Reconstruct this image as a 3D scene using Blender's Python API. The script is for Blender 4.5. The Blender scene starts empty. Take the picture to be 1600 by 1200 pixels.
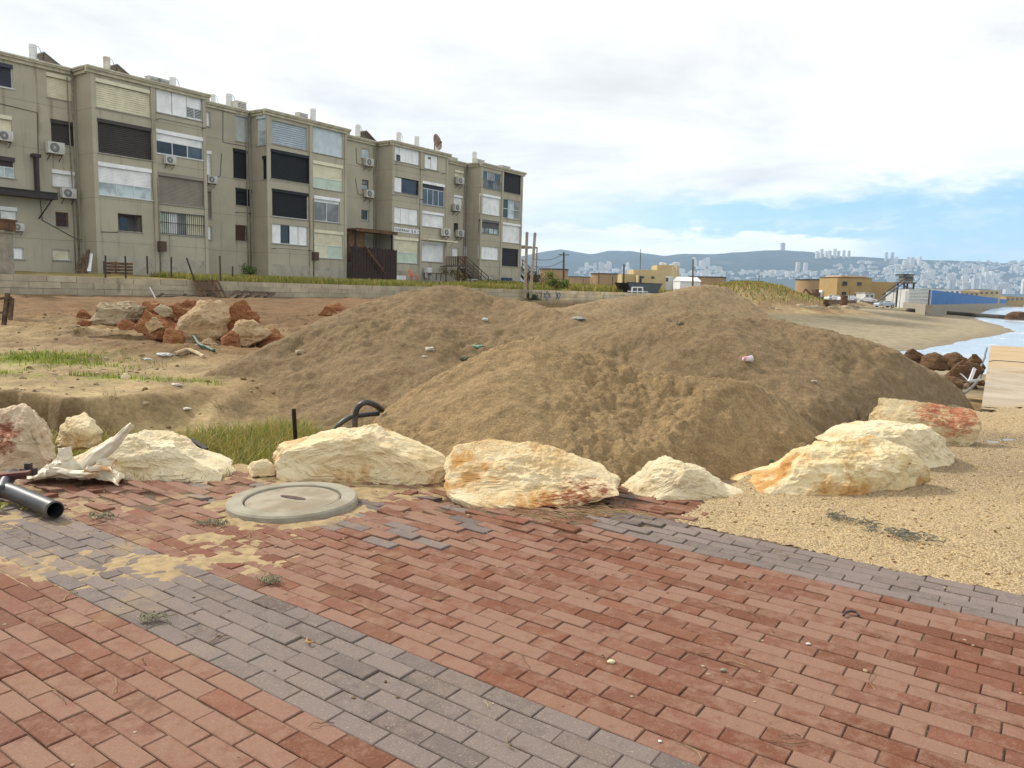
import bpy, math, random
import numpy as np
from mathutils import Vector, Matrix
sc = bpy.context.scene
COL = sc.collection
R = math.radians

# ---------------------------------------------------------------- camera, world, sun, exposure
FOC, ROLL, EYE = 1200.0, 1.6, 1.6          # focal length in pixels of the 1600 px wide photograph
PITCH = math.atan((600 - 450.5) / FOC)
_fw = np.array([0, math.cos(PITCH), -math.sin(PITCH)])
_up = np.array([0, math.sin(PITCH), math.cos(PITCH)])
_rt = np.array([1.0, 0, 0])
_c, _s = math.cos(R(ROLL)), math.sin(R(ROLL))
CR, CU = _rt * _c + _up * _s, -_rt * _s + _up * _c
cd = bpy.data.cameras.new("camera")
cam = bpy.data.objects.new("camera", cd)
COL.objects.link(cam)
cd.sensor_width = 36.0
cd.lens = FOC / 1600 * 36.0
cd.clip_start, cd.clip_end = 0.05, 40000
M = Matrix.Identity(4)
for i in range(3):
    M[i][0], M[i][1], M[i][2] = CR[i], CU[i], -_fw[i]
M[2][3] = EYE
cam.matrix_world = M
sc.camera = cam

SUN_EL, SUN_AZ = 40.0, -55.0               # azimuth from +Y (view direction) towards +X
w = bpy.data.worlds.new("World")
sc.world = w
w.use_nodes = True
wt = w.node_tree
wt.nodes.clear()


class NT:
    """tiny node-tree helper"""
    def __init__(s, t): s.t = t
    def n(s, typ, **k):
        nd = s.t.nodes.new(typ)
        ins = k.pop('i', {})
        for a, b in k.items(): setattr(nd, a, b)
        for a, b in ins.items():
            if hasattr(b, 'is_linked'): s.t.links.new(b, nd.inputs[a])
            else: nd.inputs[a].default_value = b
        return nd
    def math(s, op, a, b=None, c=None, clamp=False):
        i = {0: a}
        if b is not None: i[1] = b
        if c is not None: i[2] = c
        return s.n('ShaderNodeMath', operation=op, use_clamp=clamp, i=i).outputs[0]
    def mix(s, f, a, b, blend='MIX'):
        nd = s.n('ShaderNodeMix', data_type='RGBA', blend_type=blend)
        for k, v in ((0, f), (6, a), (7, b)):
            if hasattr(v, 'is_linked'): s.t.links.new(v, nd.inputs[k])
            else: nd.inputs[k].default_value = (tuple(v) + (1,))[:4] if k else v
        return nd.outputs[2]
    def ss(s, v, a, b, lo=0.0, hi=1.0):
        return s.n('ShaderNodeMapRange', interpolation_type='SMOOTHSTEP', i={0: v, 1: a, 2: b, 3: lo, 4: hi}).outputs[0]
    def noise(s, vec, scale, detail=4, rough=.55, dist=0.0):
        return s.n('ShaderNodeTexNoise', i={'Vector': vec, 'Scale': scale, 'Detail': detail, 'Roughness': rough, 'Distortion': dist}).outputs[0]


def build_world():
    N = NT(wt)
    tc = N.n('ShaderNodeTexCoord').outputs['Generated']
    sky = N.n('ShaderNodeTexSky', sky_type='NISHITA', sun_disc=False, sun_elevation=R(SUN_EL), sun_rotation=R(SUN_AZ),
              air_density=1.0, dust_density=0.25, ozone_density=3.0)
    sp = N.n('ShaderNodeSeparateXYZ', i={0: tc})
    x, y, z = sp.outputs
    el = N.math('MULTIPLY', N.math('ARCSINE', z), 57.2958)                 # elevation in degrees
    az = N.math('MULTIPLY', N.math('ARCTAN2', x, y), 57.2958)              # azimuth in degrees
    # coordinates on a flat cloud deck, squeezed near the horizon
    inv = N.math('DIVIDE', 1.0, N.math('ADD', N.math('MAXIMUM', z, 0.0), 0.16))
    deck = N.n('ShaderNodeCombineXYZ', i={0: N.math('MULTIPLY', x, inv), 1: N.math('MULTIPLY', y, inv), 2: 0.37}).outputs[0]
    n1 = N.noise(deck, 0.9, 6, .55, .4)
    n2 = N.noise(deck, 2.6, 7, .6, .3)
    ang = N.n('ShaderNodeCombineXYZ', i={0: N.math('MULTIPLY', az, 0.05), 1: N.math('MULTIPLY', el, 0.16), 2: 1.7}).outputs[0]
    n3 = N.noise(ang, 2.2, 6, .6, .2)
    n4 = N.noise(ang, 7.0, 6, .6, .2)
    wob = N.math('MULTIPLY', N.math('SUBTRACT', n3, .5), 4.5)
    wob2 = N.math('MULTIPLY', N.math('SUBTRACT', n4, .5), 2.2)
    e2 = N.math('ADD', N.math('ADD', el, wob), wob2)
    # clear band low above the horizon, towards the right; its upper edge drops to the left
    top = N.math('ADD', N.math('MULTIPLY', az, 0.03), 7.0)
    band = N.ss(N.math('SUBTRACT', top, e2), -.6, 1.6)
    right = N.ss(N.math('ADD', az, N.math('MULTIPLY', wob, .8)), -4.0, 18.0, 0.0, 1.0)
    gap = N.math('MULTIPLY', band, right)
    # low bank of white cloud behind the hills, ending about 27 degrees to the right
    bank_h = N.math('ADD', N.math('MULTIPLY', N.math('SUBTRACT', n4, .5), 3.0), N.math('ADD', 4.6, N.math('MULTIPLY', N.math('SUBTRACT', n3, .5), 3.0)))
    bank = N.math('MULTIPLY', N.ss(N.math('SUBTRACT', bank_h, el), -.1, .7), N.ss(az, 27.5, 22.0))
    gap = N.math('MULTIPLY', gap, N.math('SUBTRACT', 1.0, bank))
    wisps = N.ss(n4, .46, .72)
    gap = N.math('MULTIPLY', gap, N.math('SUBTRACT', 1.0, N.math('MULTIPLY', wisps, .35)))
    thin = N.math('MULTIPLY', N.ss(n1, .52, .70), .45)                     # slight thin places elsewhere
    clear = N.math('MAXIMUM', gap, N.math('MULTIPLY', thin, N.ss(el, 10.0, 40.0, .35, .6)))
    shade = N.math('ADD', N.ss(n1, .28, .6, .70, 1.02), N.math('MULTIPLY', N.math('SUBTRACT', n2, .5), .30))
    shade = N.math('MULTIPLY', shade, N.ss(az, -32.0, 12.0, .93, 1.0))
    shade = N.math('ADD', shade, N.math('MULTIPLY', bank, .22))
    cl = N.n('ShaderNodeVectorMath', operation='SCALE', i={0: (1.0, .99, .965), 'Scale': shade}).outputs[0]
    skyc = N.n('ShaderNodeVectorMath', operation='SCALE', i={0: sky.outputs[0], 'Scale': 0.135}).outputs[0]
    blue = N.mix(.5, skyc, N.n('ShaderNodeVectorMath', operation='MULTIPLY', i={0: skyc, 1: (.60, .92, 1.30)}).outputs[0])
    out = N.mix(clear, cl, blue)
    bg = N.n('ShaderNodeBackground', i={0: out, 1: 1.0})
    N.n('ShaderNodeOutputWorld', i={0: bg.outputs[0]})


build_world()
sl = bpy.data.lights.new("sun", 'SUN')
sl.energy, sl.angle, sl.color = 3.3, R(6), (1.0, .93, .82)
so = bpy.data.objects.new("sun", sl)
COL.objects.link(so)
sd = Vector((math.sin(R(SUN_AZ)) * math.cos(R(SUN_EL)), math.cos(R(SUN_AZ)) * math.cos(R(SUN_EL)), math.sin(R(SUN_EL))))
so.rotation_euler = sd.to_track_quat('Z', 'Y').to_euler()
sc.view_settings.view_transform = 'Standard'
sc.view_settings.look = 'None'
sc.view_settings.exposure = 0.34
sc.view_settings.gamma = 1.0
sc.cycles.max_bounces = 5
sc.cycles.diffuse_bounces = 3
sc.cycles.glossy_bounces = 3
sc.cycles.transmission_bounces = 3
sc.cycles.volume_bounces = 1
sc.cycles.use_denoising = True


# ---------------------------------------------------------------- pixel / world conversions (the photograph's 1600 x 1200 pixels)
def ray(px, py): return _fw + CR * ((px - 800) / FOC) + CU * ((600 - py) / FOC)
EYEP = np.array([0, 0, EYE])
def ground(px, py, z=0.0):
    d = ray(px, py); return EYEP + d * ((z - EYE) / d[2])
def at(px, py, Y):
    d = ray(px, py); return EYEP + d * (Y / d[1])


# ---------------------------------------------------------------- numeric noise
def _hash(ix, iy, iz, seed):
    h = (ix.astype(np.int64) * 374761393 + iy.astype(np.int64) * 668265263 + iz.astype(np.int64) * 2147483647 + seed * 974634677) & 0xFFFFFFFF
    h = ((h ^ (h >> 13)) * 1274126177) & 0xFFFFFFFF
    h = ((h ^ (h >> 16)) * 2246822519) & 0xFFFFFFFF
    return ((h ^ (h >> 15)) & 0xFFFFFF) / float(0xFFFFFF)
def vnoise(x, y, z=None, seed=0):
    x = np.asarray(x, float); y = np.asarray(y, float); z = np.zeros_like(x) if z is None else np.asarray(z, float)
    ix, iy, iz = np.floor(x), np.floor(y), np.floor(z)
    fx, fy, fz = x - ix, y - iy, z - iz
    fx, fy, fz = fx * fx * (3 - 2 * fx), fy * fy * (3 - 2 * fy), fz * fz * (3 - 2 * fz)
    r = 0
    for a in (0, 1):
        for b in (0, 1):
            for c in (0, 1):
                r = r + _hash(ix + a, iy + b, iz + c, seed) * (fx if a else 1 - fx) * (fy if b else 1 - fy) * (fz if c else 1 - fz)
    return r
def fbm(x, y, z=None, octs=4, seed=0, gain=.5):
    r, a, t, f = 0, 1.0, 0, 1.0
    for o in range(octs):
        r = r + a * (vnoise(np.asarray(x) * f, np.asarray(y) * f, None if z is None else np.asarray(z) * f, seed + o * 17) - .5)
        t += a; a *= gain; f *= 2.03
    return r / t * 2
def sstep(v, a, b):
    t = np.clip((np.asarray(v, float) - a) / (b - a), 0, 1); return t * t * (3 - 2 * t)


# ---------------------------------------------------------------- object helpers
def tag(o, label=None, cat=None, group=None, kind=None):
    if label: o['label'] = label
    if cat: o['category'] = cat
    if group: o['group'] = group
    if kind: o['kind'] = kind
    return o
def empty(name, loc=(0, 0, 0), rz=0.0, label=None, cat=None, group=None):
    o = bpy.data.objects.new(name, None)
    COL.objects.link(o)
    o.location = loc
    o.rotation_euler = (0, 0, rz)
    o.empty_display_size = .2
    return tag(o, label, cat, group)
def mesh_obj(name, verts, faces, mats, parent=None, smooth=False, midx=None, cols=None, loc=None):
    me = bpy.data.meshes.new(name)
    if isinstance(verts, np.ndarray): verts = verts.tolist()
    if isinstance(faces, np.ndarray): faces = faces.tolist()
    me.from_pydata(verts, [], faces)
    for m in (mats if isinstance(mats, (list, tuple)) else [mats]): me.materials.append(m)
    if midx is not None: me.polygons.foreach_set('material_index', np.asarray(midx, dtype=np.int32))
    if smooth: me.polygons.foreach_set('use_smooth', np.ones(len(me.polygons), dtype=bool))
    if cols is not None:
        ca = me.color_attributes.new('Col', 'FLOAT_COLOR', 'POINT')
        c = np.ones((len(me.vertices), 4), dtype=np.float32)
        c[:, :np.asarray(cols).shape[1]] = cols
        ca.data.foreach_set('color', c.ravel())
    me.update()
    o = bpy.data.objects.new(name, me)
    COL.objects.link(o)
    if parent is not None: o.parent = parent
    if loc is not None: o.location = loc
    return o
def children(o): return [c for c in o.children]
def copy_tree(o, parent=None):
    c = o.copy(); COL.objects.link(c); c.parent = parent
    for ch in children(o): copy_tree(ch, c)
    return c


class MB:
    """collects boxes, tubes, prisms; build() links them as ONE mesh object"""
    def __init__(s): s.v, s.f, s.m = [], [], []
    def add(s, vs, fs, m=0):
        b = len(s.v); s.v += [tuple(map(float, p)) for p in vs]
        s.f += [tuple(b + i for i in f) for f in fs]; s.m += [m] * len(fs); return s
    def box(s, x0, x1, y0, y1, z0, z1, m=0, T=None):
        vs = [(x, y, z) for z in (z0, z1) for y in (y0, y1) for x in (x0, x1)]
        if T: vs = [T(*p) for p in vs]
        return s.add(vs, [(0, 2, 3, 1), (4, 5, 7, 6), (0, 1, 5, 4), (2, 6, 7, 3), (0, 4, 6, 2), (1, 3, 7, 5)], m)
    def bar(s, a, b, w, h=None, m=0):
        """square bar from a to b"""
        a, b = Vector(a), Vector(b); h = h or w
        t = (b - a).normalized()
        u = t.cross(Vector((0, 0, 1)))
        u = Vector((1, 0, 0)) if u.length < 1e-3 else u.normalized()
        n = u.cross(t)
        vs = [p + u * (i * w / 2) + n * (j * h / 2) for p in (a, b) for (i, j) in ((-1, -1), (1, -1), (1, 1), (-1, 1))]
        return s.add(vs, [(3, 2, 1, 0), (4, 5, 6, 7), (0, 1, 5, 4), (1, 2, 6, 5), (2, 3, 7, 6), (3, 0, 4, 7)], m)
    def tube(s, pts, r, n=10, m=0, cap=True, rs=None):
        pts = [Vector(p) for p in pts]
        rings = []
        ref = None
        for i, p in enumerate(pts):
            t = (pts[min(i + 1, len(pts) - 1)] - pts[max(i - 1, 0)]).normalized()
            if ref is None:
                ref = t.cross(Vector((0, 0, 1)))
                if ref.length < 1e-3: ref = Vector((1, 0, 0))
            ref = (ref - t * ref.dot(t)).normalized()
            q = t.cross(ref)
            rr = rs[i] if rs else r
            rings.append([p + ref * (rr * math.cos(2 * math.pi * k / n)) + q * (rr * math.sin(2 * math.pi * k / n)) for k in range(n)])
        vs = [v for g in rings for v in g]
        fs = [(i * n + k, i * n + (k + 1) % n, (i + 1) * n + (k + 1) % n, (i + 1) * n + k) for i in range(len(pts) - 1) for k in range(n)]
        if cap: fs += [tuple(range(n - 1, -1, -1)), tuple((len(pts) - 1) * n + k for k in range(n))]
        return s.add(vs, fs, m)
    def lathe(s, prof, n=24, c=(0, 0, 0), m=0, a0=0.0):
        vs, fs = [], []
        for (r, z) in prof:
            for k in range(n):
                a = a0 + 2 * math.pi * k / n
                vs.append((c[0] + r * math.cos(a), c[1] + r * math.sin(a), c[2] + z))
        for i in range(len(prof) - 1):
            for k in range(n):
                fs.append((i * n + k, i * n + (k + 1) % n, (i + 1) * n + (k + 1) % n, (i + 1) * n + k))
        fs += [tuple(range(n - 1, -1, -1)), tuple((len(prof) - 1) * n + k for k in range(n))]
        return s.add(vs, fs, m)
    def build(s, name, mats, parent=None, smooth=False, loc=None, T=None):
        v = [tuple(T(*p)) for p in s.v] if T else s.v
        return mesh_obj(name, v, s.f, mats, parent, smooth, s.m if isinstance(mats, (list, tuple)) else None, None, loc)


# ---------------------------------------------------------------- materials
def new_mat(name):
    m = bpy.data.materials.new(name); m.use_nodes = True
    t = m.node_tree; t.nodes.clear()
    return m, NT(t)
def finish(N, col, rough=.8, bump=None, bstr=.3, bdist=.02, metal=0.0, spec=.35, **extra):
    i = {'Base Color': col if hasattr(col, 'is_linked') else (tuple(col) + (1,))[:4], 'Roughness': rough, 'Metallic': metal, 'Specular IOR Level': spec}
    i.update(extra)
    b = N.n('ShaderNodeBsdfPrincipled', i=i)
    if bump is not None:
        bm = N.n('ShaderNodeBump', i={'Strength': bstr, 'Distance': bdist, 'Height': bump})
        N.t.links.new(bm.outputs[0], b.inputs['Normal'])
    N.n('ShaderNodeOutputMaterial', i={0: b.outputs[0]})
def mat(name, c1, c2=None, scale=4.0, rough=.8, bump=.15, bscale=60.0, bdist=.01, metal=0.0, spec=.3, lo=.35, hi=.65, dirt=None, dscale=1.3, damt=.5):
    m, N = new_mat(name)
    tc = N.n('ShaderNodeTexCoord').outputs['Object']
    c2 = c2 or tuple(v * .8 for v in c1)
    col = N.mix(N.ss(N.noise(tc, scale, 5), lo, hi), c1, c2)
    if dirt:
        col = N.mix(N.math('MULTIPLY', N.ss(N.noise(tc, dscale, 6, .65), .5, .72), damt), col, dirt)
    finish(N, col, rough, N.noise(tc, bscale, 4), bump, bdist, metal, spec)
    return m
def attr_mat(name, scale=6.0, var=.3, bscales=(8, 50), bstr=.5, bdist=.03, rough=.95, speck=None, spec=.2, fine=0):
    """colour from the vertex attribute 'Col' times noise"""
    m, N = new_mat(name)
    tc = N.n('ShaderNodeTexCoord').outputs['Object']
    a = N.n('ShaderNodeAttribute', attribute_name='Col').outputs[0]
    n = N.noise(tc, scale, 7, .65)
    f = N.ss(n, .3, .7, 1 - var, 1 + var)
    if fine:
        f = N.math('MULTIPLY', f, N.ss(N.noise(tc, fine, 3, .7), .25, .75, .78, 1.22))
    col = N.n('ShaderNodeVectorMath', operation='SCALE', i={0: a, 'Scale': f}).outputs[0]
    if speck:
        col = N.mix(N.math('MULTIPLY', N.ss(N.noise(tc, speck[0], 2), speck[1], speck[1] + .05), speck[3]), col, speck[2])
    b = N.math('ADD', N.noise(tc, bscales[0], 6, .65), N.math('MULTIPLY', N.noise(tc, bscales[1], 4, .6), .35))
    finish(N, col, rough, b, bstr, bdist, 0.0, spec)
    return m
WHITE = mat('white_paint', (.74, .75, .76), (.66, .67, .68), 2.0, .55, .03, dirt=(.45, .42, .36), dscale=2.2, damt=.3)
DARKMETAL = mat('dark_metal', (.035, .03, .028), (.05, .035, .025), 6.0, .6, .1)
RUST = mat('rust', (.14, .055, .025), (.07, .03, .018), 14, .85, .3)
BLACKPL = mat('black_plastic', (.035, .037, .042), (.022, .023, .026), 5, .42, .05, spec=.5, dirt=(.25, .2, .14), dscale=3, damt=.35)
WOODOLD = mat('weathered_wood', (.13, .085, .05), (.055, .035, .022), 7, .85, .3)
CONC = mat('concrete', (.33, .295, .225), (.25, .22, .165), 3.0, .9, .25, 40, dirt=(.16, .125, .08), dscale=2.0, damt=.6)
# ---------------------------------------------------------------- terrain
SEA_Z = -1.2
COAST = np.array([(21, 8), (20.5, 24), (17.0, 33), (18.6, 39), (23.3, 43.6), (29.7, 51.7), (40, 64), (48.5, 74.5), (56, 88), (62, 100), (71, 118), (85, 143), (208, 336), (480, 740), (1500, 2150), (3600, 4300)], float)
def coast_dist(x, y):
    """metres to the waterline, positive on land (left of it)"""
    x, y = np.asarray(x, float), np.asarray(y, float)
    best = np.full(x.shape, 1e9); sgn = np.ones(x.shape)
    for a, b in zip(COAST[:-1], COAST[1:]):
        d = b - a; t = np.clip(((x - a[0]) * d[0] + (y - a[1]) * d[1]) / (d @ d), 0, 1)
        dx, dy = x - a[0] - t * d[0], y - a[1] - t * d[1]
        q = np.hypot(dx, dy); cr = d[0] * dy - d[1] * dx
        u = q < best; best = np.where(u, q, best); sgn = np.where(u, np.sign(cr), sgn)
    return best * sgn
WA, WB = at(0, 437, 31)[:2], at(1045, 459, 76)[:2]        # retaining wall, top-edge ends
WD = (WB - WA) / np.hypot(*(WB - WA)); WN = np.array([-WD[1], WD[0]])
def wall_side(x, y):  return (np.asarray(x) - WA[0]) * WN[0] + (np.asarray(y) - WA[1]) * WN[1]
def wall_along(x, y): return (np.asarray(x) - WA[0]) * WD[0] + (np.asarray(y) - WA[1]) * WD[1]
WLEN = float(np.hypot(*(WB - WA)))
def scarp_y(x): return 9.05 + .45 * fbm(np.asarray(x) * 1.3, np.asarray(x) * 0, octs=4, seed=5, gain=.6) + .9 * sstep(x, -4.6, -2.8)
def terr(x, y):
    x, y = np.asarray(x, float), np.asarray(y, float)
    sy = scarp_y(x)
    up = sstep(y - sy, -.05, .18 + 1.7 * sstep(x, -5.2, -3.9))
    z = -.30 + .45 * up * (1 - .8 * sstep(x, -4.2, -1.8)) + .01 * up
    z = z + .44 * sstep(y, 10, 32) - .10 * sstep(x, 6, 16)
    z = z + .06 * fbm(x * .8, y * .8, octs=5, seed=3) * (1 + .6 * up) + .03 * fbm(x * 4, y * 4, octs=3, seed=9)
    # dug over dirt in front of the wall
    dug = np.exp(-(((x + 9) / 6) ** 2 + ((y - 19) / 3.2) ** 2))
    z = z + dug * (.34 * fbm(x * .9, y * .9, octs=5, seed=21, gain=.6) + .08)
    z = z + .16 * np.exp(-(((x + 7.6) / 1.5) ** 2 + ((y - 14.6) / .8) ** 2)) + .10 * np.exp(-(((x + 5.6) / 1.2) ** 2 + ((y - 14.0) / .7) ** 2))
    z = z + (.10 * fbm(x * 1.9, y * 1.9, octs=4, seed=23, gain=.6) + .05 * (1 - 2 * np.abs(fbm(x * 1.2, y * 1.2, octs=3, seed=24)))) * sstep(y, 12.5, 14.5) * (1 - sstep(y, 26, 34)) * (1 - sstep(x, -1, 4))
    hp = np.exp(-(((x + 6.3) / 2.6) ** 2 + ((y - 15.2) / 1.1) ** 2)) 
    z = z + hp * .8 * np.maximum(.30 - z, 0)
    ws, wa = wall_side(x, y), wall_along(x, y)
    hi = sstep(ws, .15, 2.2) * (1 - sstep(wa, WLEN - 1.0, WLEN + 16))
    z = z + hi * (1.58 + .012 * np.clip(ws, 0, 14) - z) + hi * .10 * fbm(x * .5, y * .5, octs=3, seed=31)
    far = sstep(y, 90, 150)
    z = z * (1 - far) + far * .7
    cdist = coast_dist(x, y)
    flat = np.where(cdist > 0, .055 * np.minimum(cdist, 14) + .035 * np.clip(cdist - 14, 0, 8) + .35 * np.maximum(cdist - 22, 0), .08 * cdist)
    shore = SEA_Z + flat + .03 * fbm(x * .35, y * .35, octs=3, seed=41)
    z = np.minimum(z, np.maximum(shore, -4.0))
    z = z + 2.5 * np.exp(-(((x - 30) / 9.0) ** 2 + ((y - 95) / 12) ** 2)) + 1.5 * np.exp(-(((x - 24) / 6) ** 2 + ((y - 86) / 8) ** 2))
    z = z + .16 * np.exp(-(((ws + .6) / 2.6) ** 2)) * (wa < 60) * (1 - sstep(wa, 20, 25)) * (ws < 0) * (1 + .5 * fbm(x * .7, y * .7, octs=3, seed=33))
    return z

def build_ground():
    rr = np.concatenate([np.geomspace(1, 8, 60)[:-1], np.geomspace(8, 45, 430)[:-1], np.geomspace(45, 9500, 220)])
    aa = np.radians(np.concatenate([np.linspace(-88, -42, 36)[:-1], np.linspace(-42, 42, 560)[:-1], np.linspace(42, 88, 36)]))
    nr, na = len(rr), len(aa)
    A, Q = np.meshgrid(aa, rr)
    X, Y = Q * np.sin(A), Q * np.cos(A) - .5
    Z = terr(X, Y)
    near = (Y < 6.4)
    Z = np.where(near, np.minimum(Z, -.16), Z)
    right = (X - 7.3) * .85 - (Y - 11.35) * .53          # beyond the slab's left edge
    Z = np.where((right > -.1) & (Y < 34), -1.6, Z)
    g2 = ((X - 1.9) * .727 - (Y - 6.0) * .687 > 0) & (Y < 12) # under the gravel
    Z = np.where(g2, np.minimum(Z, -.2), Z)
    V = np.stack([X, Y, Z], -1).reshape(-1, 3)
    i = np.arange(nr - 1)[:, None] * na + np.arange(na - 1)[None]
    F = np.stack([i, i + 1, i + na + 1, i + na], -1).reshape(-1, 4)[:, ::-1]
    x, y, z = V.T
    cdist = coast_dist(x, y)
    n1, n2, n3 = fbm(x * .25, y * .25, octs=5, seed=51), fbm(x * 1.3, y * 1.3, octs=4, seed=52), fbm(x * .07, y * .07, octs=4, seed=57)
    dirt = np.array([.205, .135, .066]); pale = np.array([.33, .245, .125]); red = np.array([.165, .088, .037])
    c = dirt + (pale - dirt) * sstep(n1 + .4 * n2, -.25, .35)[:, None]
    c = c + (red - c) * (sstep(y + 4 * n1, 17, 21) * (1 - sstep(x, -4, 2)) * .75)[:, None]
    # pale trodden ground on the left, damp brown in the pit
    palemask = np.exp(-(((x + 8) / 4.2) ** 2 + ((y - 13) / 2.8) ** 2))
    c = c + (np.array([.36, .275, .15]) - c) * (palemask * (.55 + .45 * sstep(n2, -.3, .2)))[:, None]
    sc_ = (1 - sstep(np.abs(y - scarp_y(x)) , .05, .3)) * (x < -2.6)
    c = c + (np.array([.12, .072, .032]) - c) * (sc_ * .75)[:, None]
    mdm = np.exp(-(((x + 7.6) / 1.4) ** 2 + ((y - 14.5) / .7) ** 2)) + np.exp(-(((x + 5.6) / 1.2) ** 2 + ((y - 14.0) / .6) ** 2))
    c = c + (np.array([.155, .098, .045]) - c) * (np.clip(mdm, 0, .85) * sstep(n2, -.5, .2))[:, None]
    hb = np.exp(-(((x + 6.0) / 3.0) ** 2 + ((y - 15.0) / 1.7) ** 2)) * (.65 + .5 * sstep(n2, -.3, .3)) + .8 * sstep(y + 2.5 * n1, 18.5, 20.5) * (x < 2) * (y < 60) * sstep(n1 + .5 * n2, -.5, .1) + .9 * np.exp(-(((x + 3.7) / .7) ** 2 + ((y - 11.8) / 1.4) ** 2)) * sstep(n2, -.3, .2)
    c = c + (np.array([.145, .085, .038]) - c) * np.clip(hb * 1.2, 0, .9)[:, None]
    # green patches
    gm = np.exp(-(((x + 7.9) / 1.5) ** 2 + ((y - 12.7) / .6) ** 2)) + np.exp(-(((x + 6.6) / 2.4) ** 2 + ((y - 11.2) / .32) ** 2))
    gm = gm * sstep(n2, -.3, .2)
    c = c + (np.array([.17, .20, .035]) - c) * np.clip(gm, 0, .9)[:, None]
    pit = (y < scarp_y(x)) & (x < .5)
    c = np.where(pit[:, None], c * .0 + np.array([.12, .095, .045]) * (1 + .3 * n2[:, None]), c)
    # beach: pale dry sand, darker damp drifts, wet at the water
    be = sstep(-z + .10 * n1, -.05, .30) * (x > 4) * (y > 18)
    sand = np.array([.285, .235, .15]); damp = np.array([.135, .115, .07])
    streak = fbm((x * .55 + y * .83) * .10, (x * .83 - y * .55) * .035, octs=4, seed=61)
    dm = np.clip(sstep(streak, -.30, .08) * sstep(cdist, 3, 9) * (1 - .85 * sstep(cdist, 30, 46)) * 1.0, 0, 1)
    bc = sand + (damp - sand) * dm[:, None]
    bc = bc + (np.array([.23, .19, .125]) - bc) * (1 - sstep(cdist, 0, 2.5))[:, None]
    c = c + (bc - c) * be[:, None]
    # vegetation: behind the wall, the dune, far land
    ws = wall_side(x, y)
    veg = sstep(ws, .0, .3) * sstep(y, 20, 30) * (y < 420) * (cdist > 25)
    g = np.array([.14, .12, .03]) + (np.array([.22, .165, .06]) - np.array([.14, .12, .03])) * sstep(n2 + n1, -.2, .4)[:, None]
    g = g + (np.array([.10, .13, .03]) - g) * sstep(n3, .12, .4)[:, None]
    c = c + (g - c) * veg[:, None]
    farm = sstep(y, 500, 1200)[:, None] * (cdist > 0)[:, None]
    c = c + (np.array([.10, .11, .07]) - c) * farm
    o = mesh_obj('ground', V, F, attr_mat('dirt_and_sand', 1.6, .25, (5, 34), .55, .05, speck=(38, .66, (.42, .35, .23), .55), fine=16), None, True, cols=c)
    tag(o, kind='structure')
build_ground()

def build_sea():
    m, N = new_mat('sea_water')
    tc = N.n('ShaderNodeTexCoord').outputs['Object']
    mp = N.n('ShaderNodeMapping', i={0: tc, 2: (0, 0, .6), 3: (1.0, .35, 1)}).outputs[0]
    n = N.noise(mp, .55, 5, .6)
    foam = N.ss(N.noise(mp, .16, 7, .7), .56, .66)
    col = N.mix(N.math('MULTIPLY', foam, .85), (.40, .45, .50), (.80, .82, .84))
    finish(N, col, N.math('ADD', .16, N.math('MULTIPLY', foam, .5)), n, .35, .12, 0.0, .5)
    X, Y = [-300, 60, 9000], [8, 200, 9000]
    vs = [(x, y, SEA_Z) for y in Y for x in X]
    fs = [(j * 3 + i, j * 3 + i + 1, j * 3 + i + 4, j * 3 + i + 3) for j in range(2) for i in range(2)]
    vs = [(6, 6, SEA_Z), (9000, 6, SEA_Z), (9000, 9000, SEA_Z), (6, 9000, SEA_Z)]
    tag(mesh_obj('sea', vs, [(0, 1, 2, 3)], m), kind='structure')
build_sea()

# ---------------------------------------------------------------- far hills
CREST = [(-900, 380), (0, 385), (500, 400), (760, 405), (800, 402), (845, 393), (870, 389), (892, 393), (918, 397), (945, 391), (978, 392), (1010, 397), (1032, 400), (1060, 396), (1100, 397), (1140, 394),
         (1180, 391), (1225, 391), (1262, 394), (1300, 400), (1340, 401), (1380, 404), (1420, 406), (1460, 407), (1500, 408), (1560, 411), (1600, 409), (1750, 418), (2200, 430)]
HB, HC = 4300.0, 6800.0      # foot and crest distances (Y)
def crest_z(px):
    y = np.interp(px, [p[0] for p in CREST], [p[1] for p in CREST])
    out = np.array([at(a, b, HC)[2] for a, b in zip(np.atleast_1d(px), np.atleast_1d(y))])
    return out
def pxof(X, Y):  # picture column of a far point at eye height
    return 800 + FOC * (X / Y) / math.cos(PITCH)
def hill_z(X, Y, cz=None):
    if cz is None: cz = crest_z(np.clip(pxof(X, Y), -900, 2200).ravel()).reshape(np.shape(X))
    t = np.clip((Y - HB) / (HC - HB), 0, 1.3)
    shape = np.where(t < 1, (.22 * sstep(t, 0, .35) + .78 * sstep(t, .25, 1.02)), 1 - .25 * (t - 1) / .3)
    ridge = fbm(X * .0011, Y * .0005, octs=5, seed=71)
    return cz * shape * (1 + .20 * ridge * np.sin(np.pi * np.clip(t, 0, 1))) - 2 + 5 * fbm(X * .008, Y * .008, octs=3, seed=72) * sstep(t, .05, .2)
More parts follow.
